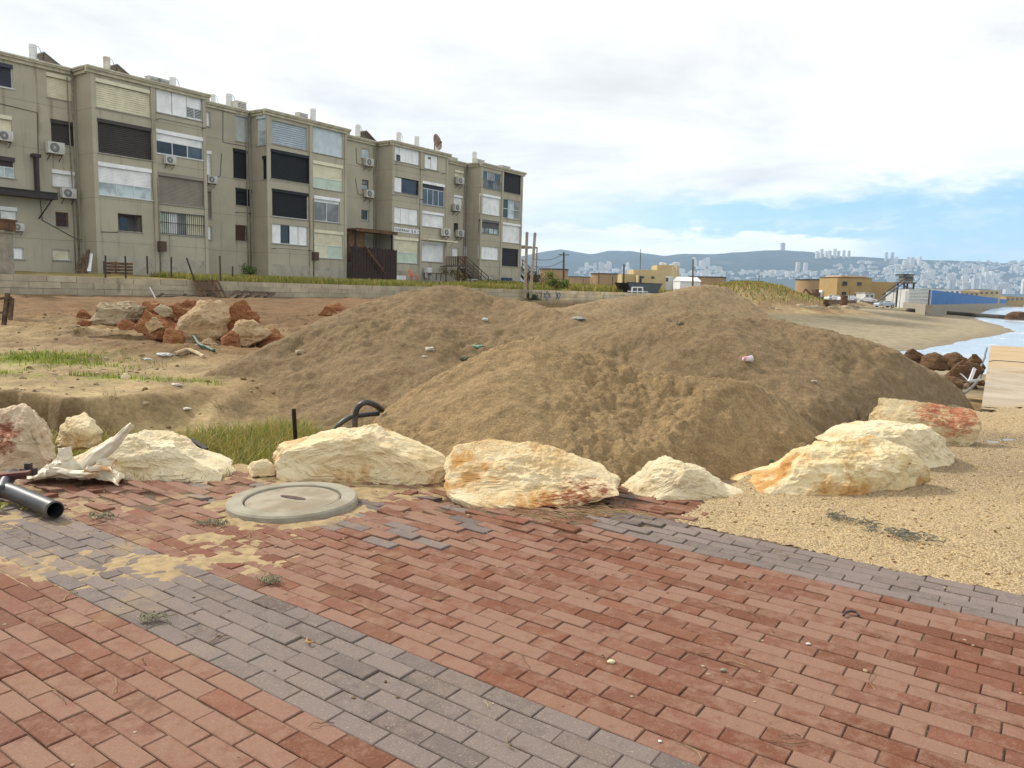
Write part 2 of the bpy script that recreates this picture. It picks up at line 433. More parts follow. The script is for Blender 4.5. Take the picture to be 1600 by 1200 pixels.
def build_hills():
    px = np.linspace(-700, 2100, 420); Yv = np.concatenate([np.linspace(HB - 300, HC, 90), np.linspace(HC + 60, HC + 700, 8)])
    P, Yg = np.meshgrid(px, Yv)
    Xg = (P - 800) / FOC * math.cos(PITCH) * Yg
    cz = crest_z(px)[None].repeat(len(Yv), 0)
    Z = hill_z(Xg, Yg, cz)
    V = np.stack([Xg, Yg, Z], -1).reshape(-1, 3); na = len(px)
    i = np.arange(len(Yv) - 1)[:, None] * na + np.arange(na - 1)[None]
    F = np.stack([i, i + 1, i + na + 1, i + na], -1).reshape(-1, 4)
    m, N = new_mat('forest_hillside')
    tc = N.n('ShaderNodeTexCoord').outputs['Object']
    c = N.mix(N.ss(N.noise(tc, .006, 7, .65), .35, .62), (.014, .024, .024), (.032, .042, .036))
    c = N.mix(N.ss(N.noise(tc, .0022, 5, .6), .60, .72), c, (.085, .08, .07))
    finish(N, c, .95, N.noise(tc, .03, 5), .8, 8.0)
    tag(mesh_obj('hills', V, F, m, None, True), kind='structure')
build_hills()

# ---------------------------------------------------------------- paving: bevelled concrete pavers in stretcher bond, one mesh
PU = np.array([.8192, -.5736]); PV = np.array([.5736, .8192])   # along and across the rows
MH = ground(458, 778, .055)[:2]                                        # manhole centre
def sand_amt(x, y):
    """how high loose sand lies over the joints"""
    a = np.exp(-(((x + 1.70) / .50) ** 2 + ((y - 4.66) / .16) ** 2)) * .9
    a = a + .8 * np.exp(-(((x + 1.55) / .28) ** 2 + ((y - 4.32) / .22) ** 2)) + .9 * np.exp(-(((x + 1.95) / .3) ** 2 + ((y - 4.15) / .16) ** 2))
    a = a + .75 * np.exp(-(((x + 3.5) / .8) ** 2 + ((y - 5.0) / .35) ** 2)) + .5 * np.exp(-(((x + 2.6) / 1.0) ** 2 + ((y - 4.1) / .3) ** 2))
    a = a + 1.5 * np.exp(-(((x + 1.05) / .42) ** 2 + ((y - 5.86) / .22) ** 2))
    a = a + .8 * np.exp(-((np.hypot(x - MH[0], y - MH[1]) - .5) / .10) ** 2)
    a = a + 1.3 * sstep(y + .25 * fbm(x * 1.5, y * 1.5, octs=3, seed=88), 5.95, 6.35) * (x < 1.6)
    a = a * (.75 + .5 * fbm(x * 2.6, y * 2.6, octs=3, seed=87)) + .6 * sstep(-(x + 3.3) + .4 * (y - 5.4), 0, .8) * sstep(y, 5.0, 5.6)
    return a
def heave(x, y):
    """the lifted, dislodged pavers near the boulders"""
    h = .035 * np.exp(-(((x - .4) / .7) ** 2 + ((y - 5.25) / .33) ** 2)) - .05 * np.exp(-(((x - .3) / .6) ** 2 + ((y - 5.75) / .25) ** 2))
    return h + .022 * np.exp(-(((x + .9) / .7) ** 2 + ((y - 4.9) / .35) ** 2)) + .008 * fbm(x * 1.1, y * 1.1, octs=3, seed=90)
def gravel_edge(u): return 4.97 + .025 * np.sin(u * 3.1)
def build_paving():
    rng = random.Random(4)
    LU, LV, gap = .243, .0985, .0019
    V, F, C = [], [], []
    v0 = 1.80
    for r in range(-32, 86):
        vc = v0 + (r + .5) * LV
        off = (.5 if r % 2 else 0) * LU + (rng.uniform(-.02, .02))
        for k in range(-50, 40):
            uc = k * LU + off
            c = PU * uc + PV * vc
            x, y = c
            if x < -7.5 or x > 6.5 or y < .6 or y > 6.45: continue
            if vc > 4.96 and uc > -2.02: continue
            if math.hypot(x - MH[0], y - MH[1]) < .50: continue
            if x < -3.9 and y > 5.75 + rng.uniform(-.15, .15): continue
            loose = float(sstep(y, 4.7, 5.5)) * (x < 1.3)
            strip = 0 <= r < 6 or (27 <= r < 32 and (uc > -2.55 + rng.uniform(-.35, .35)))
            if r >= 32: strip = rng.random() < .16
            elif 14 <= r < 32 and not strip and y > 4.5 and uc < -2.6: strip = rng.random() < (.13 if x > -1.6 else .28)
            if strip:
                base = np.array([.135, .106, .094]) * rng.uniform(.85, 1.12)
                if rng.random() < .10: base = base * np.array([.68, .62, .60])
                if r >= 27 and rng.random() < .2: base = base * 1.25
                kind = 1.0
            else:
                t = rng.random()
                base = np.array([.175, .067, .037]) * rng.uniform(.88, 1.12) * np.array([1, rng.uniform(.94, 1.06), rng.uniform(.93, 1.07)])
                if t < .28: base = np.array([.155, .052, .024]) * rng.uniform(.85, 1.1)
                kind = 0.0
            wear = rng.uniform(0, 1) ** (.75)
            if not strip and t < .28: wear *= .35
            hu, hv = LU / 2 - gap - rng.uniform(0, .0015), LV / 2 - gap * .8 - rng.uniform(0, .0015)
            a = rng.gauss(0, .006 + .035 * loose)
            ca, sa = math.cos(a), math.sin(a)
            tu, tv = rng.gauss(0, .008 + .05 * loose), rng.gauss(0, .010 + .06 * loose)
            zc = float(heave(x, y)) + rng.gauss(0, .0012 + .004 * loose)
            ju, jv = rng.gauss(0, .001 + .006 * loose), rng.gauss(0, .001 + .004 * loose)
            b = len(V)
            ch = .0036
            for (iu, iv, dz, ins) in ((-1, -1, -.06, 0), (1, -1, -.06, 0), (1, 1, -.06, 0), (-1, 1, -.06, 0),
                                      (-1, -1, -ch, 0), (1, -1, -ch, 0), (1, 1, -ch, 0), (-1, 1, -ch, 0),
                                      (-1, -1, 0, ch), (1, -1, 0, ch), (1, 1, 0, ch), (-1, 1, 0, ch)):
                lu, lv = iu * (hu - ins), iv * (hv - ins)
                p = c + PU * (lu * ca - lv * sa + ju) + PV * (lu * sa + lv * ca + jv)
                V.append((p[0], p[1], zc + dz + lu * tu + lv * tv))
                C.append((base[0], base[1], base[2], wear + 2 * kind))
            for j in range(4):
                j2 = (j + 1) % 4
                F.append((b + j, b + j2, b + 4 + j2, b + 4 + j)); F.append((b + 4 + j, b + 4 + j2, b + 8 + j2, b + 8 + j))
            F.append((b + 8, b + 9, b + 10, b + 11))
    m, N = new_mat('concrete_pavers')
    tc = N.n('ShaderNodeTexCoord').outputs['Object']
    at_ = N.n('ShaderNodeAttribute', attribute_name='Col')
    a, al = at_.outputs[0], at_.outputs['Alpha']
    grey = N.ss(al, 1.4, 1.6)
    wear = N.math('SUBTRACT', al, N.math('MULTIPLY', grey, 2.0))
    n1, n2, n3 = N.noise(tc, 13, 8, .72), N.noise(tc, 130, 3, .7), N.noise(tc, 1.1, 5, .6)
    # worn, cement-bloomed top layer with ragged edges, by paver and in patches
    thr = N.math('ADD', N.math('MULTIPLY', wear, .30), N.math('MULTIPLY', N.math('SUBTRACT', n3, .5), .5))
    bloom = N.ss(N.math('ADD', n1, thr), .46, .78)
    red_w = N.mix(bloom, a, (.238, .132, .090))
    gr_w = N.mix(N.math('MULTIPLY', bloom, .6), a, (.225, .178, .155))
    col = N.mix(grey, red_w, gr_w)
    spk = N.ss(n2, .58, .66)
    col = N.mix(N.math('MULTIPLY', spk, N.math('ADD', .26, N.math('MULTIPLY', grey, .25))), col, (.44, .34, .26))
    col = N.mix(N.math('MULTIPLY', N.ss(n2, .38, .28), .45), col, (.085, .038, .022))
    # blown sand film
    dust = N.ss(N.noise(tc, 2.3, 6, .7), .50, .70)
    pos = N.n('ShaderNodeSeparateXYZ', i={0: tc})
    lf = N.math('MULTIPLY', N.ss(pos.outputs[0], .5, -3.2), N.ss(pos.outputs[1], 2.2, 4.6))
    col = N.mix(N.math('MULTIPLY', dust, N.math('ADD', .08, N.math('MULTIPLY', lf, .75))), col, (.32, .225, .115))
    col = N.mix(N.math('MULTIPLY', N.ss(N.noise(tc, 3.1, 6, .7), .62, .70), .35), col, (.10, .05, .03))
    b = N.math('ADD', N.noise(tc, 45, 5, .7), N.math('MULTIPLY', n2, .9))
    finish(N, col, N.ss(n1, .3, .7, .72, .92), b, .55, .006, 0, .3)
    tag(mesh_obj('paving', np.array(V), F, m, cols=np.array(C)), kind='structure')
    # sand bed that fills the joints and lies over the pavers in places
    xs, ys = np.arange(-8, 6.8, .03), np.arange(.3, 6.6, .03)
    X, Y = np.meshgrid(xs, ys)
    s = sand_amt(X, Y)
    Z = -.008 + heave(X, Y) + np.clip(s, 0, 1.6) * .015 + .010 * fbm(X * 5, Y * 5, octs=4, seed=93) * (.12 + 1.1 * np.clip(s, 0, 1.2)) + (.002 + .010 * sstep(s, .08, .4)) * fbm(X * 17, Y * 17, octs=2, seed=95)
    u, v = X * PU[0] + Y * PU[1], X * PV[0] + Y * PV[1]
    Vs = np.stack([X, Y, Z], -1).reshape(-1, 3); na = len(xs)
    keep = ~((v > 4.99) & (u > -2.0))
    i = np.arange(len(ys) - 1)[:, None] * na + np.arange(na - 1)[None]
    ok = keep[:-1, :-1] | keep[1:, 1:]
    F = np.stack([i, i + 1, i + na + 1, i + na], -1)[ok]
    c = np.array([.34, .25, .135]) * (1 - .30 * sstep(-s, -.15, 0)[..., None]) * (1 + .12 * fbm(X * 3, Y * 3, octs=3, seed=96)[..., None])
    c = np.where((s < .12)[..., None], np.array([.12, .08, .05]), c)
    tag(mesh_obj('sand_bed', Vs, F, attr_mat('joint_sand', 14, .22, (30, 160), .5, .01, speck=(70, .64, (.42, .34, .22), .6)), None, True, cols=c.reshape(-1, 3)), kind='structure')
build_paving()

# ---------------------------------------------------------------- gravel, concrete slab
SL0, SLD = ground(1533, 640)[:2], None
SL1 = ground(1548, 540)[:2]
SLD = (SL1 - SL0) / np.hypot(*(SL1 - SL0)); SLN = np.array([SLD[1], -SLD[0]])
def build_gravel():
    xs = np.concatenate([np.arange(.9, 9.0, .035), np.arange(9.0, 22, .2)]); ys = np.arange(1.0, 15.0, .035)
    X, Y = np.meshgrid(xs, ys)
    u, v = X * PU[0] + Y * PU[1], X * PV[0] + Y * PV[1]
    side = (X - 1.55) * .70 - (Y - 6.0) * .714            # right of the boulder row
    sb = (X - SL0[0]) * SLD[0] + (Y - SL0[1]) * SLD[1]     # ends where the slab begins
    keep = (v > gravel_edge(u) - .03) & (u > -2.06) & (side > -.75) & (sb < 1.0 + 2.6 * fbm(X * 1.3, Y * .9, octs=5, seed=107, gain=.65))
    Z = .004 + .035 * sstep(v, 5.05, 5.9) + .022 * fbm(X * 1.2, Y * 1.2, octs=4, seed=101) + .012 * fbm(X * 11, Y * 11, octs=3, seed=102)
    pud = np.exp(-(((X - 5.9) / 1.3) ** 2 + ((Y - 8.75) / .42) ** 2))
    Z = Z - .055 * pud + .02 * pud * fbm(X * 4, Y * 4, octs=3, seed=106)
    na = len(xs)
    i = np.arange(len(ys) - 1)[:, None] * na + np.arange(na - 1)[None]
    ok = keep[:-1, :-1] & keep[1:, 1:]
    F = np.stack([i, i + 1, i + na + 1, i + na], -1)[ok]
    n1 = fbm(X * .6, Y * .6, octs=4, seed=104)
    c = np.array([.43, .315, .165]) + (np.array([.35, .26, .145]) - np.array([.43, .315, .165])) * sstep(n1, -.2, .3)[..., None]
    br = np.exp(-(((X - 4.6) / 1.3) ** 2 + ((Y - 7.0) / .8) ** 2))
    c = c + (np.array([.25, .175, .095]) - c) * (br * .7)[..., None]
    c = c * (1 - .35 * pud[..., None])
    m, N = new_mat('shelly_gravel')
    tc = N.n('ShaderNodeTexCoord').outputs['Object']
    a = N.n('ShaderNodeAttribute', attribute_name='Col').outputs[0]
    vo = N.n('ShaderNodeTexVoronoi', i={'Vector': tc, 'Scale': 115.0})
    vr = N.n('ShaderNodeSeparateColor', i={0: vo.outputs['Color']})
    f = N.ss(vr.outputs[0], 0, 1, .62, 1.38)
    col = N.n('ShaderNodeVectorMath', operation='SCALE', i={0: a, 'Scale': f}).outputs[0]
    col = N.mix(N.math('MULTIPLY', N.ss(vr.outputs[1], .80, .9), .7), col, (.66, .52, .31))
    col = N.mix(N.math('MULTIPLY', N.ss(vr.outputs[2], .86, .93), .7), col, (.11, .06, .03))
    h = N.math('SUBTRACT', 1.0, vo.outputs['Distance'])
    finish(N, col, .9, N.math('ADD', h, N.noise(tc, 25, 5, .7)), .8, .012)
    tag(mesh_obj('gravel_ground', np.stack([X, Y, Z], -1).reshape(-1, 3), F, m, None, True, cols=c.reshape(-1, 3)), kind='structure')
    # puddle in the hollow
    pts = []
    for k in range(40):
        a_ = 2 * math.pi * k / 40; r_ = 1 + .22 * math.sin(3 * a_ + 1) + .12 * math.sin(7 * a_)
        pts.append((5.95 + 1.5 * r_ * math.cos(a_), 8.75 + .5 * r_ * math.sin(a_), -.004))
    pm, N = new_mat('puddle_water')
    tc = N.n('ShaderNodeTexCoord').outputs['Object']
    finish(N, (.12, .10, .08), .10, N.noise(tc, 9, 3), .02, .01, 0, .6)
    tag(mesh_obj('puddle', pts, [tuple(range(40))], pm), kind='structure')
build_gravel()

def build_slab():
    L = float(np.hypot(*(SL1 - SL0)))
    T = lambda a, b, z: (SL0[0] + SLD[0] * a + SLN[0] * b, SL0[1] + SLD[1] * a + SLN[1] * b, z)
    m, N = new_mat('stamped_concrete')
    tc = N.n('ShaderNodeTexCoord').outputs['Object']
    mp = N.n('ShaderNodeMapping', i={0: tc, 2: (0, 0, R(-58)), 3: (.6, 3.2, 1)}).outputs[0]
    col = N.mix(N.ss(N.noise(tc, .9, 6, .65), .38, .62), (.45, .38, .29), (.36, .30, .215))
    y = N.n('ShaderNodeSeparateXYZ', i={0: tc}).outputs[1]
    col = N.mix(N.ss(N.noise(tc, .55, 7, .7), .50, .68), col, (.30, .225, .135))
    col = N.mix(N.math('MULTIPLY', N.ss(N.math('ADD', y, N.math('MULTIPLY', N.noise(tc, 1.5, 5), 2.0)), 13.6, 12.2), .85), col, (.34, .245, .13))
    col = N.mix(N.math('MULTIPLY', N.ss(N.math('ADD', y, N.math('MULTIPLY', N.noise(tc, .5, 5), 7.0)), 19.0, 25.0), .6), col, (.50, .33, .15))
    col = N.mix(N.math('MULTIPLY', N.ss(N.noise(mp, 1.6, 6, .65), .48, .64), .2), col, (.19, .135, .08))
    finish(N, col, .85, N.math('ADD', N.noise(tc, 3, 6, .7), N.noise(tc, 40, 4)), .5, .02)
    b = MB()
    cuts_ = (0, .40, .72, 1.0)
    for a0, a1 in zip(cuts_[:-1], cuts_[1:]): b.box(L * a0 + .01, L * a1 - .01, 0, 9, -2.2, .012, 0, T)
    tag(b.build('pavement_slab', m), 'pale stamped concrete slab of the sea walk beside the water', 'pavement', kind='structure')
    c = MB()
    pts = []
    for k in range(40):
        t = k / 39
        a = L * (.02 + .93 * t)
        pts.append(T(a, -.10 - .10 * abs(math.sin(t * 9)) * (1 - t) - (.28 * math.exp(-((t - .10) / .07) ** 2)), -.02 - .35 * math.exp(-((t - .06) / .08) ** 2) - .03 + .01 * math.sin(t * 21)))
    c.tube(pts, .028, 7)
    tag(c.build('cable', mat('grey_cable', (.10, .105, .11), (.2, .19, .17), 5, .6, .05), smooth=True), 'dark grey cable lying along the edge of the pale concrete slab', 'cable')
    c = MB()
    pts = [T(L * .53 + .03 * math.sin(k) , .02 + k * .22, .03 + (.02 if k else 0)) for k in range(22)]
    c.tube([(p[0], p[1] + .22 * math.sin(i * .45) + .1 * math.sin(i * 1.1) + .04 * i, p[2]) for i, p in enumerate(pts)], .010, 7)
    tag(c.build('hose', mat('black_hose', (.05, .06, .06)), smooth=True), 'thin black hose lying across the pale concrete slab', 'hose')
build_slab()

# ---------------------------------------------------------------- sand piles
def pile(name, crest, slope, bounds, res, seed, label, base=-.12, rnd=.5, amp=1.0, col=(.215, .151, .081), cut=True, sil=None):
    """heap of dumped sand: cones of the given slope along a crest line, merged, roughened"""
    xs, ys = np.arange(bounds[0], bounds[1], res), np.arange(bounds[2], bounds[3], res)
    X, Y = np.meshgrid(xs, ys)
    wx, wy = X + .5 * fbm(X * .6, Y * .6, octs=3, seed=seed), Y + .5 * fbm(X * .6 + 9, Y * .6, octs=3, seed=seed + 1)
    acc = np.zeros(X.shape); k = 9.0
    P = []
    for a, b in zip(crest[:-1], crest[1:]):
        for t in np.linspace(0, 1, 5)[:-1]: P.append([a[i] + (b[i] - a[i]) * t for i in range(4)])
    P.append(list(crest[-1]))
    H = np.full(X.shape, -9.0)
    for (cx, cy, cz, sl) in P:
        q = np.sqrt((wx - cx) ** 2 + (wy - cy) ** 2 + rnd * rnd) - rnd
        H = np.maximum(H, cz + .05 - sl * slope * q)
    if name == 'sand_pile' and cut:
        sdx = (X - SL0[0]) * SLN[0] + (Y - SL0[1]) * SLN[1]
        H = H - .75 * np.maximum(sdx + .55, 0)
        gb = (X - 1.9) * .727 - (Y - 6.0) * .687
        H = H - .6 * np.maximum(gb + .95, 0)
    # concave foot
    tz = terr(X, Y)
    foot = H - tz
    # rills, clods and slumps
    A = fbm(X * 1.3, Y * 1.3, octs=4, seed=seed + 2)
    Bn = fbm(X * 5.0, Y * 5.0, octs=4, seed=seed + 3, gain=.6)
    rid = 1 - np.abs(fbm(X * 2.4, Y * 2.4, octs=4, seed=seed + 4))
    Cn = fbm(X * 16, Y * 16, octs=3, seed=seed + 5, gain=.65)
    clump = sstep(fbm(X * .9, Y * .9, octs=3, seed=seed + 6), -.25, .35)
    H = H + amp * (.085 * A + .052 * Bn * (.3 + clump) + .065 * (rid - .75) + .026 * Cn * (.3 + clump) + .03 * sstep(fbm(X * 9, Y * 9, octs=2, seed=seed + 8), .15, .5) * clump + .018 * sstep(fbm(X * 22, Y * 22, octs=2, seed=seed + 11), .1, .5) * clump) * sstep(foot, -.15, .25)
    if sil:      # ridge line taken from the photograph
        pxv = 800 + FOC * ((X * CR[0] + Y * CR[1] + (.9 - EYE) * CR[2]) / (Y * _fw[1] + (.9 - EYE) * _fw[2]))
        yv = np.interp(pxv, [q_[0] for q_ in sil], [q_[1] for q_ in sil])
        a_, b_ = (pxv - 800) / FOC, (600 - yv) / FOC
        zl = EYE + Y * (_fw[2] + CR[2] * a_ + CU[2] * b_) / (_fw[1] + CR[1] * a_ + CU[1] * b_)
        H = np.minimum(H, zl + .06 * Bn + .035 * Cn + .03 * A)
    lim = tz - .10
    ok = H > lim
    H = np.maximum(H, lim)
    na = len(xs)
    keep = ok[:-1, :-1] | ok[1:, :-1] | ok[:-1, 1:] | ok[1:, 1:]
    i = np.arange(len(ys) - 1)[:, None] * na + np.arange(na - 1)[None]
    F = np.stack([i, i + 1, i + na + 1, i + na], -1)[keep]
    used = np.unique(F); remap = np.full(X.size, -1); remap[used] = np.arange(len(used))
    V = np.stack([X, Y, H], -1).reshape(-1, 3)[used]; F = remap[F]
    c = np.array(col) * (1 + .13 * fbm(X * .8, Y * .8, octs=4, seed=seed + 7) + .10 * Bn)[..., None]
    dk = sstep(fbm(X * .35, Y * .5, octs=4, seed=seed + 9), .05, .5)
    c = c + (c * np.array([.80, .79, .77]) - c) * dk[..., None]
    o = mesh_obj(name, V, F, SANDMAT, None, True, cols=c.reshape(-1, 3)[used])
    tag(o, label, 'sand pile')
    def hz(x, y):
        ix = int(round((x - bounds[0]) / res)); iy = int(round((y - bounds[2]) / res))
        return float(H[min(max(iy, 0), len(ys) - 1), min(max(ix, 0), na - 1)])
    return hz
SANDMAT = attr_mat('heaped_sand', 9, .20, (11, 48), .95, .05, speck=(60, .68, (.42, .31, .18), .5), fine=42)
SIL_MAIN = [(100, 700), (200, 640), (270, 606), (340, 577), (400, 549), (450, 527), (500, 503), (560, 479), (620, 462), (690, 447), (730, 452), (770, 467), (830, 474), (880, 492), (960, 499), (1000, 497), (1080, 490), (1150, 496), (1230, 505), (1300, 520), (1360, 535), (1400, 548), (1440, 572), (1480, 592), (1510, 612), (1532, 640), (1560, 680)]
SIL_FRONT = [(500, 780), (560, 690), (590, 655), (640, 617), (690, 588), (740, 562), (800, 539), (840, 531), (900, 548), (960, 567), (1010, 583), (1060, 592), (1100, 594), (1150, 599), (1200, 608), (1240, 635), (1280, 668), (1310, 690), (1340, 720)]
SIL_BACK = [(780, 530), (860, 492), (885, 481), (930, 471), (980, 464), (1030, 460), (1070, 451), (1100, 446), (1130, 450), (1160, 466), (1190, 487), (1215, 502), (1300, 545)]
def crest(pts): return [tuple(at(px, py, Y)) + (s,) for (px, py, Y, s) in pts]
hz_front = pile('sand_pile', crest([(690, 588, 8.5, 1.9), (720, 568, 8.55, 1.5), (760, 548, 8.6, 1.2), (830, 528, 8.8, 1), (900, 543, 8.7, 1), (1000, 572, 8.4, 1), (1090, 587, 8.1, 1), (1180, 597, 7.9, 1), (1215, 615, 7.8, 1.3), (1250, 655, 7.7, 1.9)]),
                .47, (-2.6, 4.4, 6.0, 11.5), .021, 200, 'nearest mound of brown sand right behind the row of pale boulders', rnd=.30, sil=SIL_FRONT, amp=1.1, col=(.275, .19, .095))
hz_main = pile('sand_pile', crest([(370, 562, 12.2, 2.2), (420, 535, 12.6, 1.8), (470, 513, 13.2, 1.4), (530, 488, 14.0, 1.1), (590, 468, 14.4, 1), (650, 450, 14.6, 1), (695, 440, 14.6, 1), (735, 447, 14.6, 1), (780, 463, 14.2, 1), (830, 470, 14, 1), (880, 485, 13.6, 1), (950, 494, 13.2, 1),
                                   (1000, 492, 12.8, 1), (1080, 483, 12.5, 1), (1150, 489, 12.5, 1), (1230, 497, 12.6, 1), (1300, 511, 12.8, 1), (1355, 526, 13.0, 1), (1400, 543, 13.2, 1.3), (1440, 570, 13.4, 1.8)]),
               .44, (-7.5, 9.5, 7.5, 21), .042, 300, 'largest sand mound with a long ridge across the middle of the lot', rnd=.4, amp=1.1, sil=SIL_MAIN)
hz_back = pile('sand_pile', crest([(880, 478, 23, .9), (930, 470, 23, 1), (980, 463, 23.2, 1), (1030, 458, 23.5, 1), (1070, 449, 24, 1), (1100, 443, 24.2, 1), (1135, 449, 24.2, 1), (1165, 466, 24, 1), (1190, 485, 24, 1)]),
               .5, (-2.5, 13, 18, 30), .07, 400, 'farthest sand mound with a steep tip in front of the graffiti wall', rnd=.5, col=(.255, .186, .104), amp=.6, cut=False, sil=SIL_BACK)
# ---------------------------------------------------------------- apartment block
_d = ray(1645, 476); FD = np.array([_d[0], _d[1]]) / math.hypot(_d[0], _d[1])   # along the facade, away from us
FO = np.array([FD[1], -FD[0]])                                                    # outward normal
P0 = at(145, 270, 51.3)[:2]
class Plane:
    """vertical wall plane: origin o (x,y), unit axis a, outward normal n"""
    def __init__(s, o, a, n): s.o, s.a, s.n = np.array(o, float), np.array(a, float), np.array(n, float)
    def hit(s, px, py):
        d = ray(px, py)
        t = (s.o @ s.n) / (d[0] * s.n[0] + d[1] * s.n[1])
        p = EYEP + d * t
        return float((p[:2] - s.o) @ s.a), float(p[2])
    def P(s, u, out, z): return (s.o[0] + s.a[0] * u + s.n[0] * out, s.o[1] + s.a[1] * u + s.n[1] * out, z)
REC = 1.9
FRONT = Plane(P0, FD, FO)
RECESS = Plane(P0 - FO * REC, FD, FO)
ZR = FRONT.hit(148, 110)[1]; ZB = 1.2
BAYS = [(FRONT.hit(146, 270)[0], FRONT.hit(323, 290)[0]), (FRONT.hit(417, 300)[0], FRONT.hit(541, 320)[0]), (FRONT.hit(612, 330)[0], FRONT.hit(698, 340)[0]), (FRONT.hit(750, 350)[0], FRONT.hit(815, 350)[0])]
S0 = RECESS.hit(-60, 270)[0] - 6
block = empty('apartment_block', (float(P0[0]), float(P0[1]), ZB), 0, 'long four-storey grey-beige apartment block with stepped bays and many shutters', 'building')
BT = -np.array([float(P0[0]), float(P0[1]), ZB])
def loc(p): return (p[0] + BT[0], p[1] + BT[1], p[2] + BT[2])

def wall_mat():
    m, N = new_mat('grey_beige_stucco')
    g = N.n('ShaderNodeTexCoord').outputs['Object']
    z = N.n('ShaderNodeSeparateXYZ', i={0: g}).outputs[2]
    st = N.n('ShaderNodeMapping', i={0: g, 3: (2.2, 2.2, .12)}).outputs[0]
    col = N.mix(N.ss(N.noise(g, .35, 6, .6), .35, .65), (.45, .40, .30), (.39, .348, .258))
    col = N.mix(N.math('MULTIPLY', N.ss(N.noise(st, 1.0, 6, .7), .54, .72), .75), col, (.19, .155, .105))
    col = N.mix(N.math('MULTIPLY', N.ss(N.noise(g, 1.7, 7, .7), .60, .70), .35), col, (.55, .48, .37))
    base = N.ss(N.math('ADD', z, N.math('MULTIPLY', N.noise(g, .8, 5), 1.2)), 2.3, 1.1)
    col = N.mix(N.math('MULTIPLY', base, .35), col, (.43, .38, .29))
    # shrinkage joints at the floor slabs
    fz = N.math('ABSOLUTE', N.math('SUBTRACT', N.math('FRACT', N.math('DIVIDE', N.math('SUBTRACT', z, 2.72), 2.83)), .5))
    jt = N.ss(fz, .494, .497)
    col = N.mix(N.math('MULTIPLY', jt, .6), col, (.10, .09, .065))
    finish(N, col, .92, N.noise(g, 22, 5, .65), .25, .02)
    return m
WALLM = wall_mat()
TRIMM = mat('pale_cornice', (.58, .52, .39), (.46, .41, .30), 2.0, .9, .2, dirt=(.15, .13, .09), dscale=3, damt=.4)
def shut(name, c): return mat(name, c, tuple(v * .88 for v in c), 1.5, .6, .05, dirt=tuple(v * .55 for v in c), dscale=1.4, damt=.35)
SH = {'cream': shut('cream_shutter', (.76, .70, .51)), 'white': shut('white_shutter', (.88, .87, .85)), 'brown': shut('brown_shutter', (.062, .05, .042)), 'navy': shut('navy_shutter', (.05, .055, .07)),
      'black': shut('black_shutter', (.016, .016, .020)), 'tan': shut('tan_shutter', (.29, .25, .20)), 'grey': shut('grey_shutter', (.56, .57, .55)), 'blue': shut('blue_grey_shutter', (.45, .51, .55)),
      'ice': shut('ice_blue_shutter', (.62, .69, .72)), 'green': shut('pale_green_pane', (.55, .64, .51)), 'dgrey': shut('dark_grey_shutter', (.13, .125, .12)), 'rustbrown': shut('rusty_brown_slats', (.10, .06, .04)),
      'charcoal': shut('charcoal_shutter', (.028, .026, .032))}
def glass(name, c, r=.12):
    m, N = new_mat(name)
    tc = N.n('ShaderNodeTexCoord').outputs['Object']
    finish(N, N.mix(N.ss(N.noise(tc, .9, 3), .4, .6), c, tuple(v * .6 for v in c)), r, None, spec=.5)
    return m
GL = {'dark': glass('dark_glass', (.03, .035, .04)), 'blue': glass('bluish_glass', (.09, .115, .135)), 'frost': glass('frosted_glass', (.52, .60, .60), .35), 'grey': glass('grey_glass', (.26, .265, .255), .3)}
FRAMEW = mat('white_aluminium', (.66, .67, .66), (.58, .58, .56), 3, .5, .03)
FRAMED = mat('dark_frame', (.07, .06, .05), (.05, .045, .04), 3, .6, .03)
SILL = mat('stone_sill', (.38, .36, .30), (.28, .26, .21), 4, .9, .1)

